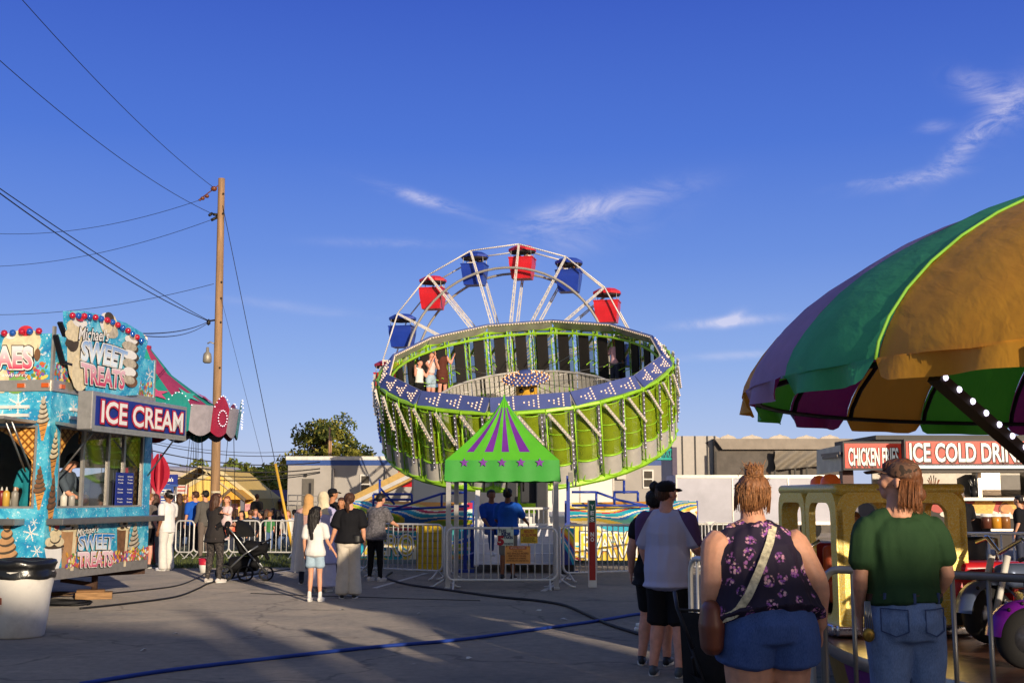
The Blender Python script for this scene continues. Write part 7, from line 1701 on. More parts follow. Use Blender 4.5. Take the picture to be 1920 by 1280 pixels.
def messy(t):
    S = 1.72 / 1.75; hc = V((-.055, .012 + .03, 1.50)) * S; HMx = Matrix.Translation(hc) @ Matrix.Rotation(R_(-14), 4, 'Z') @ Matrix.Rotation(R_(6), 4, 'X') @ Matrix.Rotation(R_(4), 4, 'Y'); hd = lambda p: HMx @ (V(p) * S)
    r = random.Random(5); sh = [('B', hd((0, -.024, .180)), (.091, .092, .082)), ('B', hd((0, -.038, .145)), (.088, .074, .078)), ('B', hd((0, .02, .208)), (.074, .064, .05)), ('B', hd((0, -.066, .10)), (.06, .034, .045)), ('B', hd((0, -.05, .262)), (.04, .036, .034))]
    for i in range(70):                                  # strands gathered up into the bun
        a = r.uniform(-2.0, 2.0) - math.pi / 2; p0 = (.088 * math.cos(a), .085 * math.sin(a) - .015, r.uniform(.07, .15)); p1 = (.086 * math.cos(a) * .9, .085 * math.sin(a) * .92 - .02, .205); p2 = (r.uniform(-.03, .03), -.05 + r.uniform(-.025, .025), .25)
        sh.append(('L', [hd(p0), hd(p1), hd(p2)], [.005, .0065, .006]))
    for i in range(36):
        a = r.random() * 6.28; b = r.uniform(-.5, 1.0); c = V((0, -.05, .268)); p = [c + V((.045 * math.cos(a + k * .7) * math.cos(b), .04 * math.sin(a + k * .7) * math.cos(b), .045 * math.sin(b) + k * r.uniform(-.002, .010))) for k in range(4)]
        sh.append(('L', [hd(q) for q in p], [.006, .007, .0065, .0035]))
    fuse('hair', sh, .0055, [hairmat('hair_light_brown', '#8a5c3a')], t, 1, strands(.007, 2, 90))
    mb = MB()
    for i in range(60):
        a = r.uniform(0, 6.28); p0 = hd((.085 * math.cos(a), .08 * math.sin(a) - .02, r.uniform(.1, .26))); p1 = p0 + V((r.uniform(-.03, .03), r.uniform(-.03, .03), r.uniform(0, .05))); mb.tube([p0, p0.lerp(p1, .5) + V((0, 0, .008)), p1], .0012, 3)
    mb.build('stray_hair', hairmat('hair_light_brown', '#8a5c3a'), t, local=True)
def thin_strands(t, mat, roots, seed):
    r = random.Random(seed); mb = MB()
    for pts in roots(r): mb.tube(pts, [.0017, .0017, .0016, .0007][:len(pts)], 3)
    mb.build('hair_strands', mat, t, local=True)
def fw_roots(r):
    S = 1.72 / 1.75; HMx = Matrix.Translation(V((-.055, .012 + .03, 1.50)) * S) @ Matrix.Rotation(R_(-14), 4, 'Z') @ Matrix.Rotation(R_(6), 4, 'X') @ Matrix.Rotation(R_(4), 4, 'Y'); hd = lambda p: HMx @ (V(p) * S)
    for i in range(420):
        a = r.uniform(-2.1, 2.1) - math.pi / 2; z0 = r.uniform(.045, .17); k = r.uniform(1.06, 1.14)
        yield [hd((.086 * k * math.cos(a), .084 * k * math.sin(a) - .022, z0)), hd((.088 * k * math.cos(a + r.uniform(-.12, .12)), .088 * k * math.sin(a) - .024, .5 * (z0 + .21))), hd((.062 * k * math.cos(a), .068 * k * math.sin(a) - .026, .222)), hd((r.uniform(-.035, .035), -.05 + r.uniform(-.035, .03), r.uniform(.245, .29)))]
    for i in range(120):
        a = r.random() * 6.28; q = [V((.05 * math.cos(a + j * .8), .045 * math.sin(a + j * .8) - .05, .262 + r.uniform(-.02, .045))) for j in range(3)]; yield [hd(p) for p in q] + [hd(q[2] + V((r.uniform(-.03, .03), r.uniform(-.03, .03), r.uniform(.0, .04))))]
messy(fw); thin_strands(fw, hairmat('hair_streak', '#b07c50'), fw_roots, 8)
# --- man in green T-shirt, foreground
def gm_extra(t, S, tl, hd, ap, lp):
    mb = MB(); n = 40
    for i in range(n):
        a, b = 2 * math.pi * i / n, 2 * math.pi * (i + 1) / n; r1, r2 = .197, .142
        p, q = V((r1 * math.cos(a), r2 * math.sin(a), 1.035)) * S, V((r1 * math.cos(b), r2 * math.sin(b), 1.035)) * S; mb.bar(p, q, .008, .036)
    mb.build('belt', M('belt_brown', '#4a2a1e', .5), t, local=True)
    mb = MB()
    for a in (-math.pi / 2, -math.pi / 2 + .75, -math.pi / 2 - .75): p = V((.206 * math.cos(a), .15 * math.sin(a), 1.035)) * S; mb.box(p, (.014, .01, .055), Matrix.Rotation(a + math.pi / 2, 3, 'Z'))
    for sg in (-1, 1):
        pts = [(sg * (.045 + .12 * u), z_) for u, z_ in ((0, .98), (1, .985), (1, .87), (.5, .845), (0, .87))]
        def surf(x, z_): return V((x, -math.sqrt(max(0, 1 - (x / .203) ** 2)) * .172 - .006 + .03 * (z_ - .92), z_)) * S
        for i in range(5):
            a, b = pts[i], pts[(i + 1) % 5]
            for k in range(5): mb.bar(surf(a[0] + (b[0] - a[0]) * k / 5, a[1] + (b[1] - a[1]) * k / 5), surf(a[0] + (b[0] - a[0]) * (k + 1) / 5, a[1] + (b[1] - a[1]) * (k + 1) / 5), .005, .006)
    mb.build('pocket_seam', denim('denim_seam', '#33466e'), t, local=True)
    W_ = Matrix.Translation(t.location) @ Matrix.Rotation(t.rotation_euler.z, 4, 'Z')
    ky = thing('key_ring', 'bunch of keys and brass tag hanging at the left hip of the man in green', 'keys', W_ @ (V((-.215, -.07, .93)) * S))
    mb = MB(); c = W_ @ (V((-.222, -.075, .93)) * S)
    for i in range(5): mb.tube([c + V((.006 * i - .012, 0, .09)), c + V((.01 * i - .02, -.004 * i, -.05 - .012 * (i % 3)))], .004, 5)
    mb.build('keys', STEEL, ky)
    mb = MB(); mb.sph(c + V((-.005, -.02, -.085)), (.034, .012, .038), 10); mb.build('brass_tag', M('brass', '#9a7a35', .35, .7), ky)
def camo():
    m = bpy.data.materials.new('camo_cap'); t = NT(m); f = t.noise(t.coord('Object'), 15, 3, .5, .6); t.l(t.ramp(f, [(.2, hx('#3a2c22')), (.42, hx('#6b4c38')), (.52, hx('#5a3d2e')), (.62, hx('#7d6248')), (.7, hx('#45342a'))], 'CONSTANT'), t.b.inputs['Base Color']); t.b.inputs['Roughness'].default_value = .85; return m
GM_T = [(.84, 0, .168, .14), (.92, -.012, .178, .15), (1.0, -.008, .172, .132), (1.08, 0, .168, .118), (1.18, .0, .178, .124), (1.30, 0, .190, .128), (1.375, -.005, .172, .105), (1.435, -.01, .115, .08)]
person('man in dark green shirt, jeans and camouflage cap seen from behind, looking left', 1690, 6.5, H=1.80, rz=R_(2), skin=SK_A, vox=.0078, gw=1.12, armg=.95, legg=1.15, torso=GM_T, shoulder=.185, shz=-.018, lean=(-.015, .0),
       arms={'R': ((.232, -.03, 1.15), (.20, .13, .99)), 'L': ((-.232, -.02, 1.12), (-.205, .1, .93))}, legs={'R': ((.115, .02, .5), (.12, 0, .085)), 'L': ((-.10, .0, .5), (-.11, -.02, .085))}, head=(R_(56), R_(-8), 0),
       top=(cloth('cloth_forest', '#2a4428', .12), .40, .99, {'g': .016, 'wr': .013, 'ws': (11, 11, 3.2), 'sl': .7}), bottom=(denim('denim_faded', '#6a82aa'), 'trousers', .06, {'g': .018, 'wr': .014, 'waist': 1.05}), hair=('mullet', hairmat('hair_auburn', '#6b4228')), cap=([camo()], 0), shoes='#3a2a20', extra=gm_extra)
gm = [o for o in bpy.data.objects if o.get('label', '').startswith('man in dark green shirt')][0]
def gm_roots(r):
    S = 1.80 / 1.75; HMx = Matrix.Translation(V((-.015 * (.6 / .6), .012, 1.50)) * S) @ Matrix.Rotation(R_(56), 4, 'Z') @ Matrix.Rotation(R_(8), 4, 'X'); hd = lambda p: HMx @ (V(p) * S)
    for i in range(380):
        a = r.uniform(-1.35, 1.35); k = r.uniform(1.04, 1.16); ln = r.uniform(.0, .055)
        yield [hd((.083 * k * math.sin(a), -.088 * k * math.cos(a) - .008, .15)), hd((.088 * k * math.sin(a + r.uniform(-.1, .1)), -.104 * k * math.cos(a), .085)), hd((.09 * k * math.sin(a + r.uniform(-.15, .15)), -.108 * k * math.cos(a), .04)), hd((.094 * k * math.sin(a + r.uniform(-.2, .2)), -.118 * k * math.cos(a), .035 - ln))]
thin_strands(gm, hairmat('hair_auburn_streak', '#8a5836'), gm_roots, 9)
# --- man in raglan shirt and woman behind him
def raglan():
    m = bpy.data.materials.new('raglan_cloth'); t = NT(m); s_ = t.n('ShaderNodeSeparateXYZ'); tc2 = t.n('ShaderNodeTexCoord'); t.l(tc2.outputs['Object'], s_.inputs[0])
    ax = t.math('ABSOLUTE', s_.outputs['X']); lim = t.math('MULTIPLY_ADD', s_.outputs['Z'], -.55, .93); f = t.math('GREATER_THAN', ax, lim)
    t.l(t.mix(f, hx('#b5b3cf'), hx('#5a3f6c')), t.b.inputs['Base Color']); t.b.inputs['Roughness'].default_value = .85; t.bump(t.noise(tc2.outputs['Object'], 6, 4), .2, .02); return m
RG_T = [(.84, .01, .160, .155), (.92, .01, .172, .17), (1.0, .03, .178, .185), (1.1, .04, .180, .19), (1.2, .03, .180, .17), (1.31, .0, .184, .145), (1.39, -.01, .165, .11), (1.44, -.015, .115, .085)]
person('stocky man in purple sleeved raglan shirt, black shorts and black cap', 1250, 10.9, H=1.74, rz=R_(-20), skin=SK_D, vox=.0085, gw=1.25, armg=1.2, legg=1.15, torso=RG_T, shoulder=.188,
       arms={'R': ((.26, .03, 1.15), (.27, .25, 1.06)), 'L': ((-.225, .02, 1.14), (-.21, .14, .95))}, legs={'R': ((.11, .0, .5), (.12, -.1, .09)), 'L': ((-.10, .06, .49), (-.14, -.02, .085))}, head=(R_(-30), R_(0), 0),
       top=(raglan(), .5, .80, {'g': .02, 'flare': .02, 'wr': .012, 'ws': (7, 7, 3)}), bottom=(BLKC, 'shorts', .47, {'g': .02, 'wide': .02}), hair=('cropped', HB), cap=([cloth('cap_black', '#1c1a1a')], 0), shoes='#4a5258', curl=.8)
person('woman with dark top knot half hidden behind the man in the raglan shirt', 1228, 11.6, H=1.66, rz=R_(-15), skin=SK_D, vox=.010, gw=1.15, fem=True, armg=1.2, legg=1.2, arms={'L': ((-.24, -.04, 1.15), (-.26, .06, .92))}, legs={'L': ((-.10, .04, .49), (-.15, -.02, .085))},
       top=(cloth('top_black', '#1a1a20'), .3, .80, {'flare': .03}), bottom=(BLKC, 'shorts', .55, {'g': .016}), hair=('bun', HBK, .285), shoes='#22242a')
# --- group at the left fence
person('girl with long dark ponytail in white T-shirt and light denim shorts', 592, 18.5, H=1.42, rz=R_(-8), skin=SK_A, fem=True, gw=.92, armg=.85, legg=.85, arms={'R': ((.235, .0, 1.12), (.345, .08, .93)), 'L': ((-.215, -.03, 1.13), (-.22, .03, .9))}, legs={'R': ((.085, .03, .5), (.10, .03, .085)), 'L': ((-.08, .0, .5), (-.09, -.03, .085))}, head=(R_(-25), 0, 0),
       top=(WHC, .42, .86, {'g': .024, 'flare': .02, 'wr': .01}), bottom=(LTJEANS, 'shorts', .66, {'wide': .03, 'g': .02}), hair=('long', HBK, .36), shoes='#ddd9d2', sock=WHC)
def bagstrap(t, S, tl, hd, ap, lp):
    W_ = Matrix.Translation(t.location) @ Matrix.Rotation(t.rotation_euler.z, 4, 'Z')
    hb = thing('shoulder_bag', 'small black shoulder bag of the woman in cream trousers', 'bag', W_ @ tl((.13, -.14, 1.0)))
    mb = MB(); pts = [W_ @ tl(p) for p in ((-.09, -.03, 1.455), (-.06, -.125, 1.35), (.02, -.13, 1.2), (.10, -.13, 1.07))]; mb.tube(pts, .007, 5); mb.build('strap', BLK, hb)
    fuse('bag_body', [('L', [W_ @ tl((.13, -.15, .93)), W_ @ tl((.13, -.15, 1.04))], [(.075, .035), (.07, .03)])], .012, [M('bag_black', '#141416', .5)], hb, 3)
    hb.location = (0, 0, 0); WM[hb.name] = Matrix()
    for ch in hb.children: pass
person('woman in black T-shirt and wide cream trousers holding the hand of the girl', 655, 19.1, H=1.66, rz=R_(4), skin=SK_A, fem=True, gw=1.12, legg=1.1, arms={'L': ((-.245, .0, 1.13), (-.31, .06, .92)), 'R': ((.235, -.03, 1.13), (.255, .03, .9))}, head=(R_(-10), R_(-6), 0),
       top=(BLKC, .46, .92, {'g': .026, 'flare': .03, 'wr': .01, 'sl': 1.4}), bottom=(CREAMC, 'trousers', .12, {'wide': .03, 'wr': .012}), hair=('pony', HB), shoes='#1d1d20', extra=bagstrap)
person('woman in cream headscarf and long pale lilac dress behind the girl', 606, 20.4, H=1.68, rz=R_(-15), skin=SK_B, fem=True, arms={'R': ((.23, .04, 1.14), (.2, .2, 1.0))}, top=(LILAC, 1, .5, {'g': .025, 'flare': .05}), bottom=(cloth('cloth_pale_lilac', '#cfc9dc'), 'skirt', .1, {'wide': .27, 'wr': .014}), hair=('hijab', cloth('scarf_cream', '#d9c9a8')), shoes='#b9b4b0')
person('woman in tan headscarf with white shawl at the left of the group', 577, 22.2, H=1.64, rz=R_(10), skin=SK_B, fem=True, top=(cloth('cloth_rose', '#b58f86'), 1, .6, {'g': .03, 'flare': .05}), bottom=(cloth('cloth_dark_blue', '#22283a'), 'trousers', .08, {}), hair=('hijab', cloth('scarf_tan', '#c79a62')), shoes='#2c2a2c')
sw_ = thing('shawl', 'sheer white shawl hanging behind the woman in tan headscarf', 'shawl', (P(563, 1000, 21.8).x, 21.8, 0)); mb = MB(); n = 10; g_ = []
for j in range(n + 1):
    for i in range(n + 1): u, v_ = i / n, j / n; g_.append(V((-.12 + .3 * u * (.55 + .45 * v_) - .06 * v_, .06 * math.sin(u * 9 + v_ * 2), 1.3 - 1.05 * v_)))
mb.add(g_, [(j * (n + 1) + i, j * (n + 1) + i + 1, (j + 1) * (n + 1) + i + 1, (j + 1) * (n + 1) + i) for j in range(n) for i in range(n)], 0, True); mb.build('cloth', cloth('shawl_white', '#d9d4cf'), sw_, local=True)
person('man in black cap and black shirt behind the woman in black T-shirt', 622, 23.6, H=1.76, rz=R_(-20), skin=SK_B, head=(R_(-30), 0, 0), top=(BLKC, .45, .9), bottom=(DKJEANS, 'trousers', .08), cap=([BLKC], 0), hair=('cropped', HBK), vox=.013)
person('woman in sunglasses and grey blue top facing the viewer between the group', 640, 22.8, H=1.58, rz=R_(165), skin=SK_B, fem=True, top=(cloth('cloth_slate', '#5f6a86'), .5, .9), bottom=(DKJEANS, 'trousers', .08), hair=('long', HB, .2), vox=.013)
person('woman in grey patterned blouse and black leggings leaning on the barrier', 703, 22.9, H=1.66, rz=R_(-28), skin=SK_A, fem=True, gw=1.25, armg=1.15, lean=(.02, .09), arms={'R': ((.22, .2, 1.18), (.24, .42, 1.10)), 'L': ((-.2, .16, 1.14), (-.12, .36, 1.08))}, legs={'R': ((.09, .06, .5), (.14, .0, .085))}, head=(R_(-10), R_(18), 0),
       top=(M('cloth_blotch', '#5f5c60', .85, var=.6, scale=26), .5, .84, {'g': .024, 'flare': .03}), bottom=(cloth('leggings_black', '#151418'), 'trousers', .1, {'g': .008}), hair=('short', HBK), shoes='#c9c4bd')
# --- left, by the trailer
def whiteman_x(t, S, tl, hd, ap, lp): pass
person('young man in white T-shirt, white cap worn backwards and white trousers', 313, 26.2, H=1.74, rz=R_(62), skin=SK_C, arms={'L': ((-.22, -.03, 1.13), (-.22, .05, .88)), 'R': ((.22, .02, 1.13), (.2, .12, .9))}, top=(WHC, .45, .84, {'g': .022, 'flare': .012}), bottom=(cloth('cloth_white2', '#d8d3ca'), 'trousers', .08, {'wide': .012, 'g': .022}), hair=('short', HBK), cap=([cloth('cap_white', '#e6e3dd')], math.pi), shoes='#d6d6da')
person('woman in black blouse and grey jeans beside the trailer corner', 289, 27.6, H=1.66, rz=R_(12), skin=SK_A, fem=True, gw=1.2, top=(cloth('blouse_brownblack', '#29211e'), .55, .9, {'g': .022}), bottom=(denim('denim_grey', '#75767d'), 'trousers', .1, {}), hair=('long', HB, .15), shoes='#b9b2a8')
person('person with bare arms partly hidden by the ice cream trailer corner', 277, 27.0, H=1.68, rz=R_(-30), skin=SK_D, gw=1.1, top=(cloth('shirt_mottled', '#6b625c', .4), .3, .9), bottom=(BLKC, 'shorts', .55), hair=('short', HBL), shoes='#2a2a2c', vox=.013)
def backprint(t, S, tl, hd, ap, lp):
    mb = MB()
    for i, (x0, x1, z_) in enumerate(((-.02, .11, 1.36), (-.04, .12, 1.32), (0, .11, 1.28), (-.03, .1, 1.235))):
        y = lambda x: -math.sqrt(max(.1, 1 - (x / .22) ** 2)) * .142 - .012
        mb.bar(tl((x0, y(x0), z_)), tl((x1, y(x1), z_)), .006, .018, up=(0, 0, 1))
    mb.build('back_print', WHC, t, local=True)
person('man in bright blue T-shirt with white print on the back', 364, 31.6, H=1.74, rz=R_(38), skin=SK_A, gw=1.15, head=(R_(25), 0, 0), top=(BLUEC, .5, .86, {'g': .02, 'flare': .015}), bottom=(cloth('cargo_dark', '#2b2c33'), 'trousers', .1, {'g': .02}), hair=('short', HB), shoes='#1d1d20', extra=backprint)
person('bearded man in dark cap and grey clothes right of the man in blue', 383, 31.2, H=1.76, rz=R_(50), skin=SK_A, top=(GREYC, .95, .84), bottom=(cloth('pants_taupe', '#6b5f58'), 'trousers', .1), cap=([cloth('cap_camo_dark', '#25261f', .5)], 0), hair=('short', HBK), shoes='#2a2724', vox=.013)
def camoleg():
    m = bpy.data.materials.new('leggings_camo'); t = NT(m); f = t.noise(t.coord('Object'), 17, 4, .6, 1); t.l(t.ramp(f, [(.2, hx('#1e1b1a')), (.47, hx('#4a4340')), (.55, hx('#2a2625')), (.64, hx('#7a6f68'))], 'CONSTANT'), t.b.inputs['Base Color']); t.b.inputs['Roughness'].default_value = .8; return m
person('woman with curly dark hair in patterned leggings carrying the toddler', 404, 22.6, H=1.66, rz=R_(-32), skin=SK_A, fem=True, gw=1.15, legg=1.08, arms={'R': ((.26, .06, 1.16), (.20, .28, 1.14)), 'L': ((-.2, .10, 1.14), (.02, .27, 1.08))}, legs={'R': ((.12, .03, .5), (.17, -.04, .085)), 'L': ((-.12, .0, .5), (-.17, -.02, .085))}, head=(R_(-15), 0, 0),
       top=(CHAR, .42, .80, {'g': .02, 'flare': .03}), bottom=(camoleg(), 'trousers', .1, {'g': .008}), hair=('long', HB, .26), shoes='#c9c1ba')
person('toddler with brown ponytail in pale pink shirt carried on the hip of the woman', 0, 0, loc=V((P(424, 1000, 22.5).x, 22.5, .62)), H=.95, rz=R_(150), skin=SK_A, fem=True, gw=1.2, sit=True, arms={'R': ((.16, .16, 1.22), (.02, .26, 1.3)), 'L': ((-.2, .12, 1.2), (-.1, .26, 1.25))}, legs={'R': ((.24, .22, .78), (.2, .12, .42)), 'L': ((-.24, .22, .78), (-.2, .1, .42))},
       top=(cloth('cloth_palepink', '#e6c9c6'), .5, .84, {'g': .02}), bottom=(BLKC, 'trousers', .1, {'f': .95}), hair=('pony', hairmat('hair_copper', '#7d4a2c')), shoes='#d9b9b4', head=(R_(20), 0, 0))
# stroller
sl_ = thing('stroller', 'black baby stroller with silver frame in front of the left barrier', 'stroller', (P(462, 1000, 23.0).x, 23.0, 0), R_(8)); sl_.scale = (1.12, 1.12, 1.08)
def wheel_mb(c, r, w_=.03):
    mb = MB(); mb.lathe([(r * .78, -w_), (r, -w_ * .7), (r, w_ * .7), (r * .78, w_), (r * .78, -w_)], 18, c, Matrix.Rotation(math.pi / 2, 3, 'X')); h = MB(); h.lathe([(0, -w_ * 1.1), (r * .22, -w_), (r * .22, w_), (0, w_ * 1.1)], 10, c, Matrix.Rotation(math.pi / 2, 3, 'X'))
    for k in range(5): a = k * 1.257; h.bar(V(c), V(c) + V((r * .8 * math.cos(a), 0, r * .8 * math.sin(a))), .012, .012, up=(0, 1, 0))
    return mb, h
for c, r in (((-.33, -.26, .15), .15), ((-.33, .26, .15), .15), ((.36, -.08, .13), .13), ((.02, -.24, .14), .14)):
    a, b = wheel_mb(c, r); w_ = a.build('wheel', M('tyre_rubber', '#1b1b1c', .85), sl_, local=True); b.build('rim', DKMETAL, w_, local=True)
mb = MB()
for y in (-.24, .24): mb.tube([(-.33, y, .15), (.0, y, .48), (.22, y, .62)], .016, 6); mb.tube([(.36, y * .3, .14), (.1, y, .45), (-.18, y, .82), (-.36, y, 1.02)], .017, 6); mb.tube([(.02, y, .14), (.1, y, .4)], .015, 6)
mb.tube([(-.36, -.24, 1.02), (-.42, 0, 1.06), (-.36, .24, 1.02)], .02, 6); mb.build('frame', M('frame_silver', '#8d9092', .3, .7), sl_, local=True)
FABK = cloth('stroller_black', '#151517'); fuse('seat', [('L', [V((.3, 0, .52)), V((.12, 0, .46)), V((-.06, 0, .52)), V((-.2, 0, .86))], [(.21, .05), (.22, .06), (.22, .07), (.2, .04)], (0, 1, 0)), ('L', [V((.32, 0, .5)), V((.38, 0, .38))], [(.2, .03), (.18, .03)], (0, 1, 0))], .014, [FABK], sl_, 4)
fuse('basket', [('L', [V((-.25, 0, .28)), V((.2, 0, .3))], [(.25, .15), (.24, .13)], (0, 1, 0)), ('L', [V((.0, 0, .62)), V((.34, 0, .56))], [(.22, .10), (.2, .12)], (0, 1, 0))], .016, [FABK], sl_, 4)
mb = MB(); g_ = []
for j in range(9):
    for i in range(11): a = math.pi * i / 10; f = .3 + 1.25 * j / 8; g_.append(V((-.16 + .3 * math.cos(f) * 1, .23 * math.cos(a), .78 + .33 * math.sin(f) * math.sin(a) ** .6 * .9)))
mb.add(g_, [(j * 11 + i, j * 11 + i + 1, j * 11 + 12 + i, j * 11 + 11 + i) for j in range(8) for i in range(10)], 0, True); mb.build('hood', FABK, sl_, local=True)
mb = MB(); mb.tube([(.28, -.24, .66), (.4, -.12, .72), (.4, .12, .72), (.28, .24, .66)], .02, 6); mb.build('bumper_bar', BLK, sl_, local=True)
toy = thing('toy_bundle', 'bundle of bright patterned cloth lying in the stroller', 'cloth bundle', (P(432, 1000, 22.9).x, 22.9, .92))
fuse('cloth', [('B', V((0, 0, .05)), (.13, .1, .09)), ('B', V((.1, 0, .0)), (.1, .1, .08)), ('B', V((-.1, 0, .02)), (.08, .08, .07))], .014, [M('bundle_pattern', '#c9604a', .8, var=.9, scale=22)], toy, 2, wrinkle(.02, (14, 14, 14)))
bk = thing('bucket', 'small red and white bucket standing behind the patterned leggings', 'bucket', (P(386, 1000, 25.5).x, 25.5, 0)); mb = MB(); mb.lathe([(0, 0), (.1, 0), (.125, .16)], 16, mi=1); mb.lathe([(.125, .16), (.14, .3), (.12, .3), (0, .25)], 16); mb.build('pail', [REDP, WHT], bk, local=True)
# --- operator and companion
person('ride operator in bright blue polo shirt and shorts standing at the gate', 952, 23.4, H=1.76, rz=R_(-12), skin=SK_C, gw=1.12, arms={'R': ((.31, .08, 1.16), (.34, .26, 1.08)), 'L': ((-.24, .05, 1.14), (-.2, .22, 1.05))}, top=(BLUEC, .5, .86, {'g': .024, 'flare': .02}), bottom=(cloth('shorts_khaki', '#7d7a72'), 'shorts', .48, {'g': .02}), hair=('short', HBK), shoes='#1c1c1e')
person('person in blue shirt and jeans sitting on the steps left of the operator', 0, 0, loc=V((P(921, 1000, 24.3).x, 24.3, .02)), H=1.72, rz=R_(-160), skin=SK_C, sit=True, arms={'R': ((.2, .1, 1.15), (.15, .3, 1.0)), 'L': ((-.2, .1, 1.15), (-.12, .3, 1.0))}, legs={'R': ((.14, .4, .9), (.12, .38, .5)), 'L': ((-.12, .38, .88), (-.14, .34, .46))}, top=(cloth('shirt_blue2', '#1b46a0'), .5, .86), bottom=(denim('denim_mid', '#2f4a80'), 'trousers', .1, {'f': .95}), hair=('short', HBK), shoes='#d9d6d6', vox=.013)
# --- food stand customers
person('person in black shirt and shorts with grey hair ordering at the food stand', 1804, 25.6, H=1.72, rz=R_(-12), skin=SK_A, gw=1.15, head=(0, R_(-8), 0), arms={'R': ((.26, .1, 1.16), (.22, .3, 1.1))}, top=(BLKC, .55, .86, {'g': .025}), bottom=(BLKC, 'shorts', .5), hair=('cropped', HGR), shoes='#2a2a2c')
person('woman in black top with dark hair at the right end of the food stand', 1914, 25.2, H=1.62, rz=R_(50), skin=SK_A, fem=True, gw=1.2, top=(BLKC, .5, .86), bottom=(DKJEANS, 'trousers', .1), hair=('short', HBK), shoes='#2a2a2c', vox=.013)
person('small child in red shirt sitting inside the gold toy car', 0, 0, loc=V((3.05, 10.6, .42)), H=1.0, rz=R_(165), skin=SK_A, sit=True, legs={'R': ((.15, .3, .86), (.14, .3, .6)), 'L': ((-.15, .3, .86), (-.14, .3, .6))}, arms={'R': ((.2, .16, 1.15), (.12, .32, 1.1)), 'L': ((-.2, .16, 1.15), (-.12, .32, 1.1))}, top=(cloth('shirt_red', '#a8242c'), .5, .86), bottom=(DKJEANS, 'trousers', .1, {'f': .9}), hair=('short', HBL), shoes='#3a3a3c', vox=.012)
# --- servers inside the trailer
tw = lambda x, y, dd: P(x, y, dd)
person('server in slate grey T-shirt leaning on the counter inside the trailer window', 0, 0, loc=V((F.at(1.22, 0, -.5).x, F.at(1.22, 0, -.5).y, .62)), H=1.62, rz=R_(-95), skin=SK_A, lean=(0, .12), head=(0, R_(20), 0), arms={'R': ((.24, .2, 1.12), (.05, .36, 1.02)), 'L': ((-.24, .2, 1.12), (-.08, .36, 1.02))}, top=(cloth('shirt_slate', '#4a5560'), .5, .86), bottom=(DKJEANS, 'trousers', .1), hair=('short', HBK), cap=([BLKC], 0), shoes='#1c1c1e')
person('server in teal T-shirt standing inside the trailer at the far left', 0, 0, loc=V((Gp.at(-.62, 0, -.7).x, Gp.at(-.62, 0, -.7).y, .62)), H=1.66, rz=R_(190), skin=SK_B, fem=True, gw=1.15, top=(cloth('shirt_teal', '#1f7f8a'), .5, .86), bottom=(BLKC, 'trousers', .1), hair=('long', HB, .2), shoes='#1c1c1e', arms={'R': ((.24, .08, 1.14), (.2, .26, 1.05))})
# --- riders on the tilted ride
def rider(lab, a, r=3.62, **k):
    p = ringpt(R_(a), r, -1.95); an = math.atan2(-(RC.y - p.y), -(RC.x - p.x)); return person(lab, 0, 0, loc=p, rz=math.atan2(RC.y - p.y, RC.x - p.x) - math.pi / 2, vox=.015, **k)
up_ = {'R': ((.27, .06, 1.22), (.34, .1, 1.42)), 'L': ((-.27, .06, 1.22), (-.34, .1, 1.42))}
rider('rider in white tank top standing leftmost on the tilted ride', 154, H=1.6, fem=True, skin=SK_D, arms=up_, top=(WHC, 0, .98), bottom=(BLKC, 'shorts', .7), hair=('bun', HBK, .2), shoes='#d9d6d0')
rider('rider covering her face with both hands on the tilted ride', 144, H=1.66, fem=True, skin=SK_D, arms={'R': ((.2, .16, 1.24), (.05, .16, 1.52)), 'L': ((-.2, .16, 1.24), (-.05, .16, 1.52))}, top=(cloth('top_pale', '#cfc4c2'), 0, 1.05), bottom=(LTJEANS, 'shorts', .66), hair=('long', HB, .25), shoes='#d9d6d0')
rider('rider in brown dress and sunglasses gripping the bars of the tilted ride', 135.5, H=1.72, fem=True, skin=SK_D, arms=up_, top=(cloth('dress_brown', '#5a3026'), 0, .8, {'flare': .02}), bottom=(cloth('dress_brown', '#5a3026'), 'skirt', .62, {'wide': .2}), hair=('pony', HBK), shoes='#5a3026')
rider('smiling rider in pink T-shirt and jeans at the right of the tilted ride', 40, H=1.64, fem=True, skin=SK_C, arms={'R': ((.28, .02, 1.2), (.4, .06, 1.32)), 'L': ((-.28, .0, 1.16), (-.36, .06, 1.0))}, top=(PINKC, .45, .88), bottom=(DKJEANS, 'trousers', .1), hair=('short', HBK), shoes='#d9d6d0')
# --- wheel riders (heads show above the tubs)
for k, n_, lab in ((1, 2, 'blue tub right of the top'), (15, 2, 'blue tub left of the top'), (0, 2, 'red tub at the top')):
    for i in range(n_):
        p = wm(fw_obj) @ (node(k, 0) + V((-.28 + .56 * i, .05, -1.75))) if False else wm(bpy.data.objects['ferris_wheel']) @ (node(k, 0) + V((-.28 + .56 * i, .05, -1.72)))
        person('%s wheel rider sitting in the %s' % (('left', 'right')[i], lab), 0, 0, loc=p, H=1.5, rz=R_(-13 + 180), sit=True, vox=.022, hands=False, face=False, skin=SK_A if i else SK_B, legs={'R': ((.1, .25, .85), (.1, .28, .5)), 'L': ((-.1, .25, .85), (-.1, .28, .5))}, top=((BLKC, WHC)[(i + k) % 2], .5, .86), hair=('short', (HBK, HB)[i]), shoes=None)
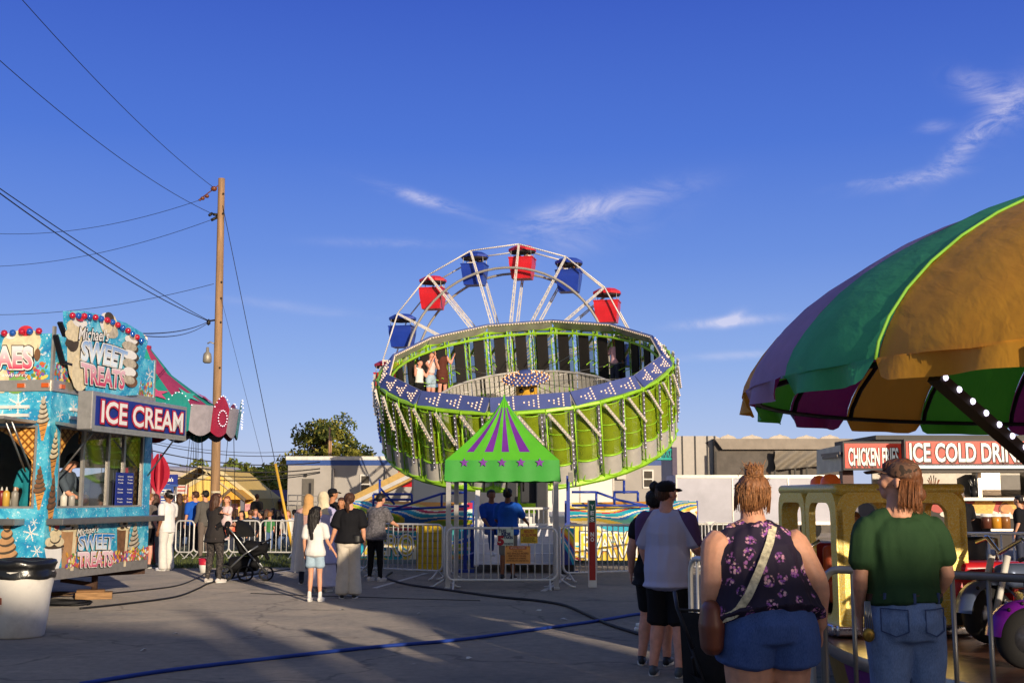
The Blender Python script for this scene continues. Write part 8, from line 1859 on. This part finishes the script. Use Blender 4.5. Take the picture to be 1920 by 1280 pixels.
# --- the crowd seated and standing behind the left barriers
crowd = [(318, 'grey', 38, 0, 1.68, 'person in grey top behind the barrier left of the man in blue'), (334, 'dark', 37, 30, 1.7, 'person in dark jacket behind the barrier next to the man in blue'), (345, 'navy', 39, -40, 1.66, 'person in navy shirt deep in the crowd beside the LOT sign'),
         (452, 'black', 36, 160, 1.2, 'seated person in black facing the viewer right of the toddler'), (468, 'dark', 39, 40, 1.25, 'seated person in dark top behind the stroller hood'), (478, 'blue', 41, 200, 1.22, 'seated person in pale blue beyond the stroller'), (488, 'grey', 37, 90, 1.2, 'seated person in grey above the stroller wheel'),
         (499, 'black', 40, -60, 1.24, 'seated person in black near the middle of the crowd'), (505, 'green', 36, 10, 1.1, 'child in green shirt standing behind the white barrier'), (519, 'black', 38, 30, 1.3, 'seated person in black left of the yellow guy guard'), (480, 'dark', 46, 0, 1.7, 'standing person in dark clothes far behind the seated crowd'),
         (539, 'white', 37, 170, 1.25, 'seated person in white right of the yellow guy guard'), (551, 'blue', 39, 20, 1.22, 'seated person in blue near the grey ramp'), (441, 'navy', 42, -20, 1.3, 'seated person in navy right behind the toddler'), (530, 'navy', 42, 60, 1.28, 'seated person in navy beyond the yellow guy guard'), (511, 'dark', 44, 120, 1.26, 'seated person in dark shirt far in the crowd')]
CW = {'grey': GREYC, 'dark': CHAR, 'navy': NAVYC, 'black': BLKC, 'blue': cloth('cloth_paleblue', '#7f93b8'), 'green': cloth('cloth_midgreen', '#3f7a4a'), 'white': WHC}
for i, (x, c, d, rz, h, lab) in enumerate(crowd):
    seated = h < 1.4 and c != 'green'
    kw = dict(sit=True, legs={'R': ((.12, .38, .84), (.12, .36, .45)), 'L': ((-.12, .38, .84), (-.12, .36, .45))}, zbase=-.48, H=1.66) if seated else dict(H=h)
    person(lab, x, d, rz=R_(rz), vox=.02, skin=(SK_A, SK_B, SK_D)[i % 3], fem=i % 2 == 0, top=(CW[c], .5, .86), bottom=((DKJEANS, BLKC, JEANS)[i % 3], 'trousers', .1, {'f': .95} if seated else {}), hair=(('short', 'long')[i % 2], (HBK, HB, HBL)[i % 3], .22), shoes='#2a2a2c', hands=not seated, face=rz > 100, **kw)
    if seated:
        ch = thing('folding_chair', 'dark folding chair under the ' + lab.split(' near')[0].replace('seated ', 'seated '), 'chair', (P(x, 1000, d).x, d, 0), R_(rz)); mb = MB(); mb.box((0, .1, .42), (.44, .42, .03)); mb.build('seat', DKMETAL, ch, local=True)
        mb = MB(); mb.box((0, -.13, .68), (.42, .03, .3)); mb.build('backrest', DKMETAL, ch, local=True)
        for sx_ in (-1, 1):
            mb = MB(); mb.tube([(sx_ * .2, -.16, .82), (sx_ * .2, .3, .01)], .014, 5); mb.build('leg', STEEL, ch, local=True); mb = MB(); mb.tube([(sx_ * .2, .28, .42), (sx_ * .2, -.2, .01)], .014, 5); mb.build('leg', STEEL, ch, local=True)
# --- scraps of litter on the asphalt
for i, (x, y, lab) in enumerate(((640, 1145, 'tiny white paper scrap lit by the sun in front of the girl'), (785, 1152, 'small pale scrap on the asphalt below the gate'), (1056, 1162, 'crumpled pale wrapper near the blue hose'), (330, 1190, 'white speck of litter in the left foreground shade'), (880, 1236, 'flattened pale wrapper in the centre foreground'), (1010, 1146, 'thin white straw paper beside the black cable'), (655, 1089, 'white scrap beside the shoes of the woman in cream trousers'), (270, 1220, 'dull scrap of paper right of the trash barrel'))):
    mb = MB(); c = G(x, y) + V((0, 0, .012)); r = random.Random(i); pts = [c + V((.05 * math.cos(a) * r.uniform(.5, 1.2), .04 * math.sin(a) * r.uniform(.5, 1.2), r.uniform(-.006, .02))) for a in (k * 1.047 for k in range(6))]
    mb.add(pts + [c + V((0, 0, .02))], [(k, (k + 1) % 6, 6) for k in range(6)]); tag(mb.build('paper_scrap', M('litter_paper', '#cfc9bf', .8)), lab, 'paper scrap', kind='thing')
